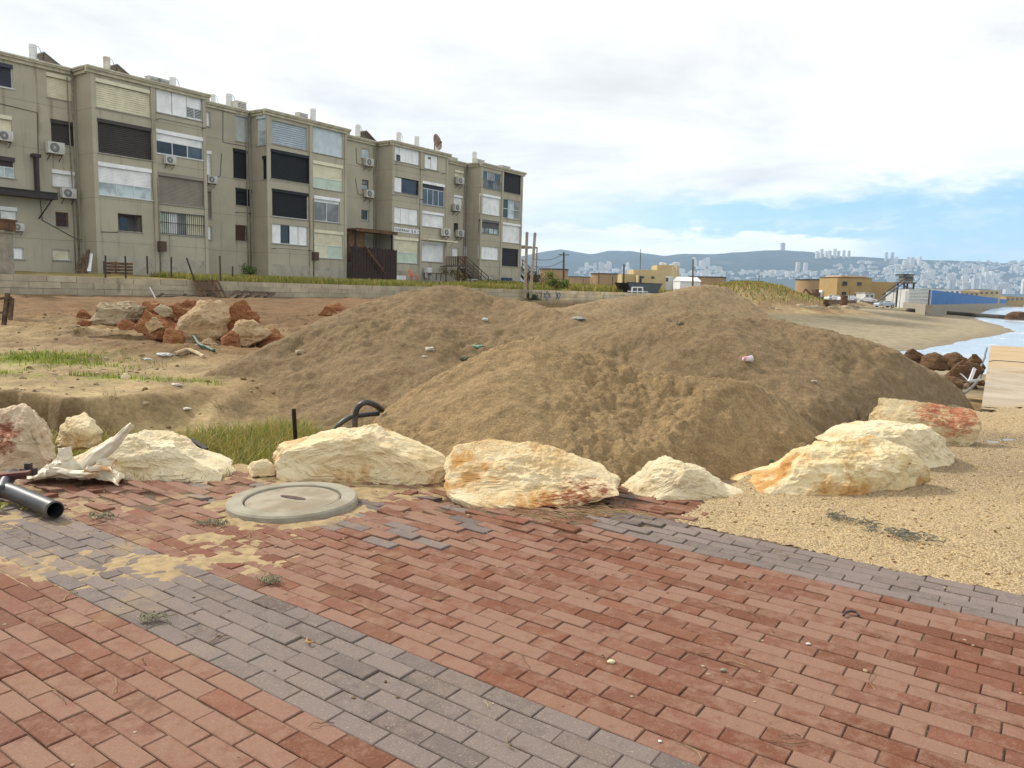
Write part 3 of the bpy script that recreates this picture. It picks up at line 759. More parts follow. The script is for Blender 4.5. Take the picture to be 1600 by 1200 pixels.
HOLES = {}     # plane key -> list of (u0,u1,z0,z1)
DEPTH = .14
def slats(plane, u0, u1, z0, z1, out, pitch=.085, d=.022):
    """corrugated roller-shutter surface"""
    mb = MB(); n = max(4, int((z1 - z0) / pitch)); vs, fs = [], []
    h = (z1 - z0) / n
    for k in range(n):
        for (dz, o) in ((.02, out - d), (.25, out), (.8, out), (.98, out - d)):
            zz = z0 + h * (k + dz)
            vs += [plane.P(u0, o, zz), plane.P(u1, o, zz)]
    for k in range(len(vs) // 2 - 1): fs.append((2 * k, 2 * k + 1, 2 * k + 3, 2 * k + 2))
    mb.add(vs, fs)
    return mb
def window(plane, key, rect, kind, col='white', n=3, label=None, hole=True, **k):
    """rect = (x0,y0,x1,y1) picture corners: upper left and lower right; builds window > shutter / pane / panel / sill"""
    (u0, z1), (u1, z0) = plane.hit(rect[0], rect[1]), plane.hit(rect[2], rect[3])
    if hole: HOLES.setdefault(key, []).append((u0, u1, z0, z1))
    T = lambda a, o, z: loc(plane.P(a, o, z))
    LT = lambda mb: setattr(mb, 'v', [loc(v) for v in mb.v]) or mb
    dark = kind in ('bars',)
    fm = FRAMED if k.get('fr') == 'dark' else FRAMEW if k.get('fr') == 'white' else (SH[col] if kind in ('slat', 'flat') else FRAMEW)
    b = MB(); t = .05; o0, o1 = -DEPTH - .03, -DEPTH + .05
    if k.get('proud'): o0, o1 = 0.005, .07
    b.box(u0, u1, o0, o1, z0, z0 + t, 0, T); b.box(u0, u1, o0, o1, z1 - t, z1, 0, T)
    b.box(u0, u0 + t, o0, o1, z0 + t, z1 - t, 0, T); b.box(u1 - t, u1, o0, o1, z0 + t, z1 - t, 0, T)
    f = b.build('window', fm, block)
    if label: f['label'] = label
    s = MB().box(u0 - .06, u1 + .06, -DEPTH - .02, .07, z0 - .06, z0 - .002, 0, T)
    s.build('sill', SILL if k.get('sill') != 'white' else FRAMEW, f)
    a, c, e, g = u0 + t, u1 - t, z0 + t, z1 - t
    op = (o0 + o1) / 2
    def pane(x0, x1, y0, y1, mt, nm='pane'):
        MB().box(x0, x1, op - .02, op + .005, y0, y1, 0, T).build(nm, mt, f)
    def mull(xs, ys, x0, x1, y0, y1, mt=fm, w_=.03):
        mb = MB()
        for x in xs: mb.box(x - w_, x + w_, op - .01, op + .045, y0, y1, 0, T)
        for y in ys: mb.box(x0, x1, op - .012, op + .04, y - w_, y + w_, 0, T)
        if mb.v: mb.build('mullion', mt, f)
    if kind == 'slat':
        if k.get('box', True):
            MB().box(u0 - .02, u1 + .02, -DEPTH + .055, .03, z1 - .24, z1 - .001, 0, T).build('shutter_box', SH[k.get('boxcol', col)], f); g = z1 - .24
        LT(slats(plane, a, c, e, g, op, k.get('pitch', .09), k.get('d', .022))).build('shutter', SH[col], f)
    elif kind == 'slatglass':     # roller partly down, panes below
        fr = k.get('frac', .6); zm = g - (g - e) * fr
        MB().box(u0 - .02, u1 + .02, -DEPTH + .055, .03, z1 - .26, z1 - .001, 0, T).build('shutter_box', SH[col], f)
        LT(slats(plane, a, c, zm, z1 - .26, op + .03, .09)).build('shutter', SH[k.get('scol', col)], f)
        w_ = (c - a) / n
        for i in range(n): pane(a + i * w_, a + (i + 1) * w_, e, zm, (k['gl'][i % len(k['gl'])] if 'gl' in k else GL['dark']))
        mull([a + i * w_ for i in range(1, n)], [zm], a, c, e, zm)
    elif kind == 'panels':
        w_ = (c - a) / n
        for i in range(n):
            if i in k.get('dark', ()):
                MB().box(a + i * w_, a + (i + 1) * w_, op - .1, op - .07, e, g, 0, T).build('pane', GL['dark'], f); continue
            gap = .022
            MB().box(a + i * w_ + gap, a + (i + 1) * w_ - gap, op - .02, op + .012 * (1 + i % 2), e, g, 0, T).build('panel', SH[col], f)
        if 'vent' in k:           # small louvred opening let into one panel
            (x0, y1), (x1, y0) = plane.hit(k['vent'][0], k['vent'][1]), plane.hit(k['vent'][2], k['vent'][3])
            MB().box(x0, x1, op + .03, op + .045, y0, y1, 0, T).build('vent', GL['dark'], f)
            mb = MB()
            for q in range(k.get('vn', 6)):
                y = y0 + (y1 - y0) * (q + .5) / k.get('vn', 6); mb.box(x0, x1, op + .047, op + .06, y - .018, y + .018, 0, T)
            mb.box((x0 + x1) / 2 - .03, (x0 + x1) / 2 + .03, op + .047, op + .07, y0, y1, 0, T)
            mb.build('louvre', FRAMEW if k.get('vw') else SH['dgrey'], f)
    elif kind == 'glass':
        rows = k.get('rows', 1); w_ = (c - a) / n
        gl = k.get('gl', [GL['blue']])
        for i in range(n):
            for j in range(rows):
                pane(a + i * w_, a + (i + 1) * w_, e + (g - e) * j / rows, e + (g - e) * (j + 1) / rows, gl[(i + j * n) % len(gl)])
        mull([a + i * w_ for i in range(1, n)], [e + (g - e) * j / rows for j in range(1, rows)], a, c, e, g)
        if k.get('rail'):
            mb = MB(); y0, y1 = z0 + .05, z0 + (z1 - z0) * .48
            for q in range(15): mb.box(a + (c - a) * q / 14 - .012, a + (c - a) * q / 14 + .012, .05, .075, y0, y1, 0, T)
            mb.box(a, c, .045, .08, y1, y1 + .05, 0, T); mb.box(a, c, .045, .08, y0 - .05, y0, 0, T)
            mb.build('railing', SH['dgrey'], f)
    elif kind == 'open':
        MB().box(a, c, -.9, -.88, e, g, 0, T).build('inner_wall', SH['dgrey'], f)
        m_ = (a + c) / 2
        MB().box(m_ - .25, m_ + .28, -.875, -.86, e, g - .15, 0, T).build('doorway', GL['dark'], f)
        MB().box(a, c, -.88, -DEPTH, e - .04, e, 0, T).box(a, c, -.88, -DEPTH, g, g + .04, 0, T).box(a - .04, a, -.88, -DEPTH, e, g, 0, T).box(c, c + .04, -.88, -DEPTH, e, g, 0, T).build('recess', SH['tan'], f)
    elif kind == 'bars':
        w_ = (c - a) / n
        gl = k['gl']
        for i in range(n): pane(a + i * w_, a + (i + 1) * w_, e, g, gl[i % len(gl)])
        mb = MB(); nb = k.get('nb', 22)
        for q in range(nb + 1): mb.box(u0 + (u1 - u0) * q / nb - .014, u0 + (u1 - u0) * q / nb + .014, .03, .06, z0, z1 if not k.get('half') else z1, 0, T)
        for y in (z0, (z0 + z1) / 2, z1 - .04): mb.box(u0, u1, .025, .065, y, y + .045, 0, T)
        mb.build('grille', FRAMED if not k.get('rust') else RUST, f)
    return f

S, GLS = window, GL
# ---- recessed wall left of the first bay
S(RECESS, 'rec0', (-14, 94, 21, 139), 'slat', 'navy', fr='white', sill='white')
S(RECESS, 'rec0', (72, 112, 113, 159), 'slat', 'cream')
S(RECESS, 'rec0', (-14, 176, 19, 207), 'slat', 'cream')
S(RECESS, 'rec0', (79, 185, 117, 229), 'slat', 'brown')
S(RECESS, 'rec0', (-10, 242, 24, 279), 'slatglass', 'brown', n=2, frac=.5, gl=[GL['frost']], label='half-open brown shutter over pale panes')
S(RECESS, 'rec0', (81, 264, 118, 295), 'slat', 'white', fr='white')
S(RECESS, 'rec0', (87, 331, 106, 355), 'bars', n=1, gl=[GL['dark']], nb=8, rust=True)
S(RECESS, 'rec0', (0, 322, 27, 345), 'slat', 'white', fr='white')
S(RECESS, 'rec0', (14, 386, 38, 405), 'panels', 'white', n=1)
S(RECESS, 'rec0', (82, 389, 110, 407), 'panels', 'cream', n=1, label='blotchy boarded-up basement window')
# ---- first bay
S(FRONT, 'bay0', (149, 121, 235, 184), 'slat', 'cream', pitch=.13, d=.05)
S(FRONT, 'bay0', (152, 184, 238, 251), 'slat', 'brown', pitch=.12, d=.04)
S(FRONT, 'bay0', (152, 252, 238, 313), 'slatglass', 'white', n=3, frac=.62, gl=[GL['frost']], sill='white')
S(FRONT, 'bay0', (184, 333, 223, 363), 'open', fr='dark', label='dark open basement window without shutter')
S(FRONT, 'bay0', (244, 135, 317, 190), 'panels', 'white', n=3, vent=(293, 167, 315, 186), vw=1)
S(FRONT, 'bay0', (244, 201, 318, 251), 'slatglass', 'white', n=3, frac=.46, gl=[GL['dark'], GL['dark'], GL['blue']], sill='white')
S(FRONT, 'bay0', (247, 268, 320, 325), 'slat', 'tan')
S(FRONT, 'bay0', (249, 330, 321, 370), 'bars', n=5, gl=[SH['green'], SH['white'], GL['grey'], SH['cream'], SH['cream']], nb=22, label='ground-floor balcony window behind a black grille')
# ---- first recess
S(RECESS, 'rec1', (322.5, 174, 329, 198), 'panels', 'white', n=1)
S(RECESS, 'rec1', (322.5, 235, 330.5, 274), 'slat', 'white')
S(RECESS, 'rec1', (323.5, 294, 331, 342), 'slat', 'tan')
S(RECESS, 'rec1', (324, 353, 331.5, 375), 'panels', 'white', n=1)
S(RECESS, 'rec1', (368, 175, 395.5, 225), 'slat', 'grey')
S(RECESS, 'rec1', (364, 231, 387, 281), 'slat', 'black')
S(RECESS, 'rec1', (368, 293, 393, 323), 'slat', 'black')
S(RECESS, 'rec1', (368, 351, 385, 377), 'bars', n=1, gl=[SH['rustbrown']], nb=7, rust=True, label='small window behind rusty brown bars')
# ---- second bay
S(FRONT, 'bay1', (425, 187, 480, 235), 'slat', 'blue', pitch=.16, d=.06, box=False)
S(FRONT, 'bay1', (423, 232, 484, 288), 'slat', 'black')
S(FRONT, 'bay1', (425, 294, 482, 344), 'slat', 'black', fr='white')
S(FRONT, 'bay1', (425, 349, 481, 384), 'panels', 'white', n=4, dark=(1,))
S(FRONT, 'bay1', (489, 194, 536, 247), 'slat', 'ice', box=False)
S(FRONT, 'bay1', (489, 250, 535.5, 300), 'slatglass', 'cream', n=2, frac=.6, gl=[SH['green']])
S(FRONT, 'bay1', (491, 305, 531, 349), 'slatglass', 'white', n=2, frac=.22, gl=[GL['grey']])
S(FRONT, 'bay1', (489, 358, 536, 405), 'slatglass', 'cream', n=2, frac=.55, gl=[SH['cream'], SH['green']])
# ---- second recess
S(RECESS, 'rec2', (565, 231, 577, 249), 'glass', n=1, gl=[GL['frost']])
S(RECESS, 'rec2', (565.5, 280, 576, 297), 'glass', n=1, rows=2, gl=[GL['frost'], GL['grey']], fr='dark')
S(RECESS, 'rec2', (564.5, 327, 576, 345), 'glass', n=1, gl=[GL['blue']])
# ---- third bay
S(FRONT, 'bay2', (614, 227, 655.5, 259), 'panels', 'white', n=4, vent=(620.5, 241, 626.5, 252), vn=1)
S(FRONT, 'bay2', (615, 275, 654.5, 306), 'panels', 'white', n=3, dark=(1, 2), fr='dark')
S(FRONT, 'bay2', (612.5, 322, 653.5, 353), 'panels', 'white', n=3)
S(FRONT, 'bay2', (613, 369, 653, 412), 'slatglass', 'cream', n=2, frac=.6, gl=[SH['green']])
S(FRONT, 'bay2', (664, 240, 684.5, 267), 'panels', 'white', n=2, vent=(670, 245, 674, 249), vn=1)
S(FRONT, 'bay2', (660, 282, 694.5, 324), 'slatglass', 'white', n=4, frac=.30, scol='navy', gl=[GL['blue']], label='white roller box over dark blue glazing')
S(FRONT, 'bay2', (659, 329, 693, 357), 'slat', 'white')
S(FRONT, 'bay2', (659, 376, 693, 410), 'slat', 'white')
# ---- third recess
S(RECESS, 'rec3', (711, 265, 724, 279), 'slat', 'cream')
S(RECESS, 'rec3', (709.5, 304, 722, 323), 'slat', 'white')
S(RECESS, 'rec3', (709, 348, 716, 361), 'glass', n=1, gl=[GL['dark']], fr='dark')
S(RECESS, 'rec3', (707, 387, 716, 402), 'panels', 'white', n=1)
# ---- fourth bay
S(FRONT, 'bay3', (752, 265, 783, 299), 'glass', n=3, rows=2, gl=[GL['grey'], GL['blue'], GL['grey'], GL['blue']], rail=1)
S(FRONT, 'bay3', (751, 302, 781, 338), 'slat', 'white')
S(FRONT, 'bay3', (750, 342, 779.5, 367), 'slatglass', 'dgrey', n=4, frac=.58, gl=[GL['frost'], GL['grey'], GL['frost']], fr='dark')
S(FRONT, 'bay3', (748.5, 384, 779, 407), 'panels', 'white', n=3)
S(FRONT, 'bay3', (787, 267, 813.5, 305), 'slat', 'charcoal', box=False)
S(FRONT, 'bay3', (786, 310, 812, 344), 'glass', n=3, rows=2, gl=[GL['dark'], GL['frost'], GL['grey']])
S(FRONT, 'bay3', (785, 347, 812.5, 381), 'slat', 'white')
S(FRONT, 'bay3', (784, 387, 809.5, 417), 'slat', 'charcoal', box=False)

wall = MB()
def wall_panel(plane, key, u0, u1, z0=ZB, z1=None):
    z1 = z1 or ZR
    hs = [(max(h[0], u0 + .01), min(h[1], u1 - .01), h[2], h[3]) for h in HOLES.get(key, [])]
    us = sorted({u0, u1} | {h[0] for h in hs} | {h[1] for h in hs}); zs = sorted({z0, z1} | {h[2] for h in hs} | {h[3] for h in hs})
    for i in range(len(us) - 1):
        j = 0
        while j < len(zs) - 1:
            um = (us[i] + us[i + 1]) / 2
            inh = lambda zm: any(h[0] < um < h[1] and h[2] < zm < h[3] for h in hs)
            if inh((zs[j] + zs[j + 1]) / 2): j += 1; continue
            j2 = j
            while j2 < len(zs) - 1 and not inh((zs[j2] + zs[j2 + 1]) / 2): j2 += 1
            wall.add([plane.P(us[i], 0, zs[j]), plane.P(us[i + 1], 0, zs[j]), plane.P(us[i + 1], 0, zs[j2]), plane.P(us[i], 0, zs[j2])], [(0, 1, 2, 3)])
            j = j2
    for h in hs:
        q = [(h[0], h[2]), (h[1], h[2]), (h[1], h[3]), (h[0], h[3])]
        for a, b in zip(q, q[1:] + q[:1]):
            wall.add([plane.P(a[0], 0, a[1]), plane.P(b[0], 0, b[1]), plane.P(b[0], -DEPTH - .06, b[1]), plane.P(a[0], -DEPTH - .06, a[1])], [(0, 1, 2, 3)])
        if key != 'none' and h[3] - h[2] > 0:
            pass
SEGS = [('rec0', RECESS, S0, BAYS[0][0])]
for i, b in enumerate(BAYS):
    SEGS.append(('bay%d' % i, FRONT, b[0], b[1]))
    if i < 3: SEGS.append(('rec%d' % (i + 1), RECESS, b[1], BAYS[i + 1][0]))
# side windows of the second bay
SIDE = {}
for i, b in enumerate(BAYS):
    SIDE['l%d' % i] = Plane(P0 + FD * b[0] - FO * REC, FO, -FD)
    SIDE['r%d' % i] = Plane(P0 + FD * b[1] - FO * REC, FO, FD)
S(SIDE['l1'], 'l1', (401, 181, 415.5, 226), 'slatglass', 'ice', n=1, frac=.5, gl=[GL['frost']])
S(SIDE['l1'], 'l1', (410, 244, 416.5, 280), 'slat', 'black')
for key, pl, a, b in SEGS: wall_panel(pl, key, a, b)
for k, pl in SIDE.items(): wall_panel(pl, k, 0, REC)
# end wall, back wall, roof, window backing
DEEP = 11.0
endp = Plane(P0 + FD * BAYS[3][1], FO, FD)
wall_panel(endp, 'end', -DEEP, -REC)
q = [FRONT.P(S0, -DEEP, 0), FRONT.P(BAYS[3][1], -DEEP, 0), FRONT.P(BAYS[3][1], -REC, 0), FRONT.P(S0, -REC, 0)]
wall.add([(p[0], p[1], ZB) for p in q[:2]] + [(p[0], p[1], ZR) for p in q[1::-1]], [(0, 1, 2, 3)])
wall.add([(q[0][0], q[0][1], ZB), (q[3][0], q[3][1], ZB), (q[3][0], q[3][1], ZR), (q[0][0], q[0][1], ZR)], [(0, 1, 2, 3)])
wall.v = [loc(v) for v in wall.v]
wall.build('wall', WALLM, block)
roof = MB()
T = lambda a, o, z: loc(FRONT.P(a, o, z))
roof.box(S0, BAYS[3][1], -DEEP, -REC, ZR - .12, ZR - .01, 0, T)
for b in BAYS: roof.box(b[0], b[1], -REC, 0, ZR - .12, ZR - .01, 0, T)
roof.build('roof', TRIMM, block)
back = MB()     # dark rooms behind the openings
back.box(S0 + .3, BAYS[3][1] - .3, -DEEP + .3, -REC - 1.3, ZB, ZR - .2, 0, T)
for b in BAYS: back.box(b[0] + .2, b[1] - .2, -REC + .2, -1.0, ZB, ZR - .2, 0, T)
back.build('interior', SH['dgrey'], block)
# cornice: overhanging slab edge following the steps
cor = MB()
def cbox(pl, a, b):
    Tq = lambda u, o, z: loc(pl.P(u, o, z))
    cor.box(a, b, -.02, .30, ZR, ZR + .10, 0, Tq); cor.box(a, b, .003, .16, ZR - .20, ZR - .003, 0, Tq); cor.box(a, b, -.25, .36, ZR + .103, ZR + .20, 0, Tq)
for key, pl, a, b in SEGS: cbox(pl, a - (.30 if key[0] == 'b' else -.36), b + (.30 if key[0] == 'b' else -.36))
for k, pl in SIDE.items(): cbox(pl, .0, REC - .30)
cbox(endp, -DEEP, -REC)
cor.build('cornice', TRIMM, block)
# pilasters between window columns and at the bay corners, plinth, drain pipes
pil = MB()
for i, (px, py) in enumerate(((241, 260), (485, 290), (657, 330), (783.5, 340))):
    u = FRONT.hit(px, py)[0]; pil.box(u - .14, u + .16, .003, .10, ZB, ZR - .21, 0, T)
for b in BAYS:
    pil.box(b[0] + .002, b[0] + .28, .003, .07, ZB, ZR - .21, 0, T); pil.box(b[1] - .24, b[1] - .002, .003, .07, ZB, ZR - .21, 0, T)
pil.build('pilaster', WALLM, block)
PLM = (mat('bare_plinth', (.42, .38, .30), (.35, .315, .245), 1.2, .95, .3, 30, dirt=(.14, .125, .09), dscale=1.5, damt=.6))
for b in BAYS: MB().box(b[0] + .3, b[1] - .26, .004, .05, ZB, 3.0, 0, T).build('plinth', PLM, block)
PIPEM = mat('painted_pipe', (.27, .24, .17), (.2, .17, .12), 3, .7, .1, dirt=(.12, .06, .03), dscale=4, damt=.6)
for i, b in enumerate(BAYS):
    Tl = lambda u, o, z: loc(RECESS.P(u, o, z))
    m_ = MB().tube([Tl(b[0] - .25, .12, ZR - .1), Tl(b[0] - .25, .12, ZB + .2)], .06, 8)
    m_.tube([Tl(b[0] - .55, .10, ZR - .4), Tl(b[0] - .5, .10, 6), Tl(b[0] - .5, .10, ZB + .2)], .035, 6)
    m_.build('drainpipe', PIPEM, block, True)
for px in (240, 484):
    u = FRONT.hit(px, 300)[0]
    MB().tube([T(u + .28, .14, 8.6), T(u + .28, .14, ZB + .1)], .05, 8).build('drainpipe', PIPEM, block, True)
    MB().box(u + .1, u + .62, .11, .42, 3.5, 4.2, 0, T).box(u + .18, u + .54, .425, .45, 3.56, 4.1, 0, T).build('meter_box', SH['rustbrown'], block)
# slim rods under the windows for washing lines
for (x0, y0, x1, y1, pl) in ((368, 331, 387, 335, RECESS), (614, 258, 656, 265, FRONT), (662, 266, 690, 272, FRONT), (612, 307, 656, 310, FRONT), (425, 388, 482, 392, FRONT), (244, 190, 315, 198, FRONT)):
    (ua, za), (ub, zb) = pl.hit(x0, y0), pl.hit(x1, y1)
    Tq = lambda u, o, z: loc(pl.P(u, o, z))
    m_ = MB(); zz = (za + zb) / 2
    for u in (ua, ub): m_.bar(Tq(u, 0, zz), Tq(u, .55, zz), .035)
    for o in (.3, .5): m_.bar(Tq(ua, o, zz + .02), Tq(ub, o, zz + .02), .018)
    m_.build('drying_rack', DARKMETAL, block)
# sagging cables on the facade
for (pl, pts) in ((RECESS, [(0, 162), (58, 176), (61, 300), (66, 345)]), (RECESS, [(66, 344), (122, 375), (136, 374)]), (RECESS, [(346, 240), (344, 275), (335, 279)]), (RECESS, [(556, 231), (557, 255), (565, 258)]), (RECESS, [(555, 279), (559, 303), (566, 305)]),
                  (FRONT, [(150, 362), (184, 363)]), (RECESS, [(348, 172), (348, 222), (396, 231)])):
    MB().tube([loc(pl.P(*((lambda h: (h[0], .03, h[1]))(pl.hit(*p))))) for p in pts], .022, 5).build('cable', FRAMED, block)
# black steel flue and canopy on the left
(u0, z0), (u1, z1) = RECESS.hit(-40, 306), RECESS.hit(79, 312)
Tr = lambda u, o, z: loc(RECESS.P(u, o, z))
MB().box(u0, u1, .02, 1.0, z1 - .05, z1 + .32, 0, Tr).box(u0, u1, .015, 1.05, z1 + .323, z1 + .38, 0, Tr).bar(Tr(u1 - .8, .06, z1 - 1.3), Tr(u1 - .3, .9, z1 - .06), .06).build('canopy', DARKMETAL, block)
(u0, z0), (u1, z1) = RECESS.hit(51, 246), RECESS.hit(58, 304)
MB().box(u0, u1, .05, .45, z1 - .2, z0, 0, Tr).box(u0 - .15, u1 + .15, .03, .5, z0 + .003, z0 + .2, 0, Tr).build('flue', DARKMETAL, block)
# awning over the ground floor window of the third bay
(u0, z0), (u1, z1) = FRONT.hit(659, 373), FRONT.hit(701, 378)
MB().box(u0, u1 + .4, .01, .9, z0 - .12, z0, 0, T).bar(T(u0 + .1, .02, z0 - .7), T(u0 + .1, .8, z0 - .13), .05).bar(T(u1 - .1, .02, z0 - .7), T(u1 - .1, .8, z0 - .13), .05).build('awning', SH['cream'], block)
# white door in the third recess, lower white board
(u0, z0), (u1, z1) = RECESS.hit(725, 385), RECESS.hit(737, 420)
MB().box(u0, u1, .005, .06, z1, z0, 0, Tr).box(u0 + .12, u1 - .12, .062, .08, z1 + .2, z0 - .2, 0, Tr).build('door', SH['white'], block)
(u0, z0), (u1, z1) = FRONT.hit(613.5, 430), FRONT.hit(633, 438)
MB().box(u0, u1, .06, .10, z1, z0, 0, T).build('white_board', SH['white'], block)
# hand-painted sign with blurred blue and yellow letters
(u0, z0), (u1, z1) = FRONT.hit(613, 354.5), FRONT.hit(654, 366)
sg = MB().box(u0, u1, .02, .05, z1, z0, 0, T).build('sign', SH['white'], block)
h = z0 - z1
def strokes(runs, um, zm, sx, sz, Tq, o, wd):
    m_ = MB()
    for r in runs:
        for a, b in zip(r[:-1], r[1:]):
            m_.bar(Tq(um + a[0] * sx, o, zm + a[1] * sz), Tq(um + b[0] * sx, o, zm + b[1] * sz), wd, .01)
    return m_
LT_ = [[(0, .8), (.0, .2)], [(.3, .8), (.7, .75), (.6, .2)], [(1, .8), (1.1, .3), (1.4, .2), (1.6, .8)], [(1.9, .2), (2, .8), (2.4, .7), (2.3, .2)], [(2.7, .8), (3.2, .8), (2.8, .2)], [(3.5, .2), (3.7, .8), (4, .2)], [(4.3, .8), (4.4, .3), (4.8, .2), (4.9, .8)],
       [(5.3, .8), (5.2, .2)], [(6.2, .8), (6.3, .4), (6.7, .3)], [(6.6, .8), (6.5, .1)], [(7.2, .2), (7.5, .8), (7.7, .2)], [(8.4, .8), (8.8, .6), (8.4, .2)]]
strokes(LT_, u0 + .15, z1, (u1 - u0) / 9.4, h, T, .058, .085).build('lettering', mat('blue_paint', (.06, .08, .14), (.1, .1, .12), 5), sg)
strokes([[(2.7, .7), (3.3, .3)], [(4.1, .7), (4.6, .4)]], u0 + .15, z1, (u1 - u0) / 9.4, h, T, .066, .1).build('lettering', mat('yellow_paint', (.45, .42, .08)), sg)

# ---------------------------------------------------------------- air conditioners (one built, then copied)
ACW = mat('cream_enamel', (.58, .57, .52), (.50, .49, .44), 3, .5, .03, dirt=(.25, .16, .09), dscale=3, damt=.4)
def make_ac():
    t = empty('air_conditioner')
    MB().box(-.42, .42, -.16, .16, 0, .60).build('casing', ACW, t)
    g = MB().lathe([(.21, 0), (.21, .012), (.235, .012), (.235, .025), (.20, .025)], 24)
    g.v = [(v[0] - .1, -.162 - v[2], v[1] + .30) for v in g.v]
    f = g.build('fan_grille', SH['dgrey'], t)
    hb = MB()
    for k in range(6):
        a = k * math.pi / 6; hb.bar((-.1 - .2 * math.cos(a), -.19, .3 - .2 * math.sin(a)), (-.1 + .2 * math.cos(a), -.19, .3 + .2 * math.sin(a)), .012)
    hb.build('spoke', ACW, f)
    br = MB()
    for x in (-.3, .3): br.bar((x, .3, -.03), (x, -.16, -.03), .04).bar((x, .3, -.35), (x, -.1, -.05), .03)
    br.build('bracket', RUST, t)
    MB().box(.2, .36, -.168, -.161, .38, .48).build('label_plate', SH['grey'], t)
    return t
ac0 = make_ac()
FANG = math.atan2(FD[1], FD[0])
ACS = [(RECESS, 4, 221, 1.0, 'white air conditioner half cut off at the left edge, under a cream shutter'),
       (RECESS, 82, 241, 1.2, 'stained tan air conditioner under the dark brown shutter of the left recess'),
       (RECESS, 103, 310, 1.05, 'white air conditioner under the small white shutter of the left recess'),
       (RECESS, 25, 361, .8, 'small white air conditioner low on the wall at the far left'),
       (FRONT, 262, 257, .9, 'white air conditioner under the three dark panes of the first bay'),
       (RECESS, 327, 287, .95, 'grey air conditioner tucked into the first recess beside the tan shutter'),
       (RECESS, 571.5, 260, 1.15, 'upper white air conditioner of the second recess, under a frosted window'),
       (RECESS, 572, 309, 1.15, 'lower white air conditioner of the second recess, under a divided window'),
       (FRONT, 691.5, 369, 1.25, 'large white air conditioner at the corner of the third bay above the awning'),
       (RECESS, 714, 288, 1.2, 'topmost air conditioner of the third recess, under a cream shutter'),
       (RECESS, 709, 330, 1.2, 'middle air conditioner of the third recess, left of a white shutter'),
       (RECESS, 714, 370, 1.2, 'lowest air conditioner of the third recess, under a small dark window')]
for i, (pl, px, py, s_, lab) in enumerate(ACS):
    o = ac0 if i == 0 else copy_tree(ac0)
    u, z = pl.hit(px, py)
    o.location = pl.P(u, .34 * s_, z); o.rotation_euler = (0, 0, FANG); o.scale = (s_, s_, s_)
    tag(o, lab, 'air conditioner', 'air conditioners on the apartment block')

# ---------------------------------------------------------------- roof equipment
TANKM = mat('tank_enamel', (.68, .69, .68), (.60, .60, .58), 2, .45, .03, dirt=(.3, .12, .06), dscale=2.5, damt=.35)
TANKR = mat('rust_stained_tank', (.62, .58, .50), (.45, .33, .24), 1.4, .6, .08, dirt=(.22, .08, .04), dscale=1.6, damt=.9)
PANELM = mat('solar_glass', (.035, .033, .035), (.05, .04, .035), 1.2, .2, .02, spec=.5)
def make_heater(tm, panel=True, hose=True):
    t = empty('solar_water_heater')
    MB().lathe([(.29, .35), (.31, .38), (.31, 1.55), (.29, 1.62), (.08, 1.66)], 20).build('tank', tm, t, False)
    for z_ in (.62, 1.28): MB().lathe([(.318, z_), (.318, z_ + .05)], 20).build('band', SH['grey'], t)
    for k in range(4):
        a = k * math.pi / 2 + .6; MB().bar((.3 * math.cos(a), .3 * math.sin(a), -.1), (.22 * math.cos(a), .22 * math.sin(a), .36), .04).build('leg', DARKMETAL, t)
    if hose: MB().tube([(.25 + .55 * k / 10, 0, 1.45 + .25 * math.sin(math.pi * k / 10) - .9 * (k / 10) ** 2) for k in range(11)], .022, 6).build('hose', SH['dgrey'], t, True)
    if panel:
        p = MB(); p.add([(.5, -.9, 1.0), (.5, .9, 1.0), (2.2, .9, .0), (2.2, -.9, .0), (.46, -.9, .92), (.46, .9, .92), (2.16, .9, -.08), (2.16, -.9, -.08)], [(0, 3, 2, 1), (4, 5, 6, 7), (0, 1, 5, 4), (2, 3, 7, 6), (0, 4, 7, 3), (1, 2, 6, 5)])
        c = p.build('collector', PANELM, t)
        MB().bar((.5, -.92, 1.02), (2.2, -.92, .02), .05).bar((.5, .92, 1.02), (2.2, .92, .02), .05).bar((.5, -.92, 1.02), (.5, .92, 1.02), .05).build('frame', SH['grey'], c)
        MB().bar((.55, -.7, .95), (.55, -.7, -.1), .04).bar((.55, .7, .95), (.55, .7, -.1), .04).build('strut', DARKMETAL, t)
    return t
heat_a, heat_r, heat_b, heat_c = make_heater(TANKM), make_heater(TANKR), make_heater(TANKM, False), make_heater(TANKM, False, False)
used = set()
def heater(src, px, ybase, back, s_, lab):
    o = src if src.name not in used else copy_tree(src)
    used.add(src.name)
    pl = Plane(P0 - FO * back, FD, FO)
    u, z = pl.hit(px, ybase)
    o.location = pl.P(u, 0, ZR + .28 + max(0, .0)); o.scale = (s_ * .66, s_ * .66, s_ * .66); o.rotation_euler = (0, 0, FANG)
    tag(o, lab, 'water heater', 'solar water heaters on the roof')
heater(heat_a, 52, 92, 3.2, 1.12, 'white solar water heater with dark collector at the far left of the roof')
heater(heat_r, 167, 106, 1.6, 1.1, 'rust-stained water tank with slanted collector above the first bay')
heater(heat_b, 270, 134, 2.4, 1.1, 'plain white water tank on the right half of the first bay roof')
heater(heat_b, 333, 156, 3.5, .9, 'whitish water tank peeping over the roof right after the first bay')
heater(heat_b, 358, 158, 3.6, 1.25, 'white water tank on a dark stand above the first recess')
heater(heat_c, 489, 187, 1.6, 1.25, 'white water tank above the middle of the second bay')
heater(heat_a, 559, 206, 3.0, 1.25, 'white solar water heater with black collector above the second recess')
heater(heat_b, 623, 217, 1.7, 1.2, 'white water tank with hose at the left of the third bay roof')
heater(heat_c, 651, 227, 1.7, 1.25, 'white water tank in the middle of the third bay roof')
heater(heat_c, 683, 237, 2.4, 1.3, 'white water tank behind the satellite dish')
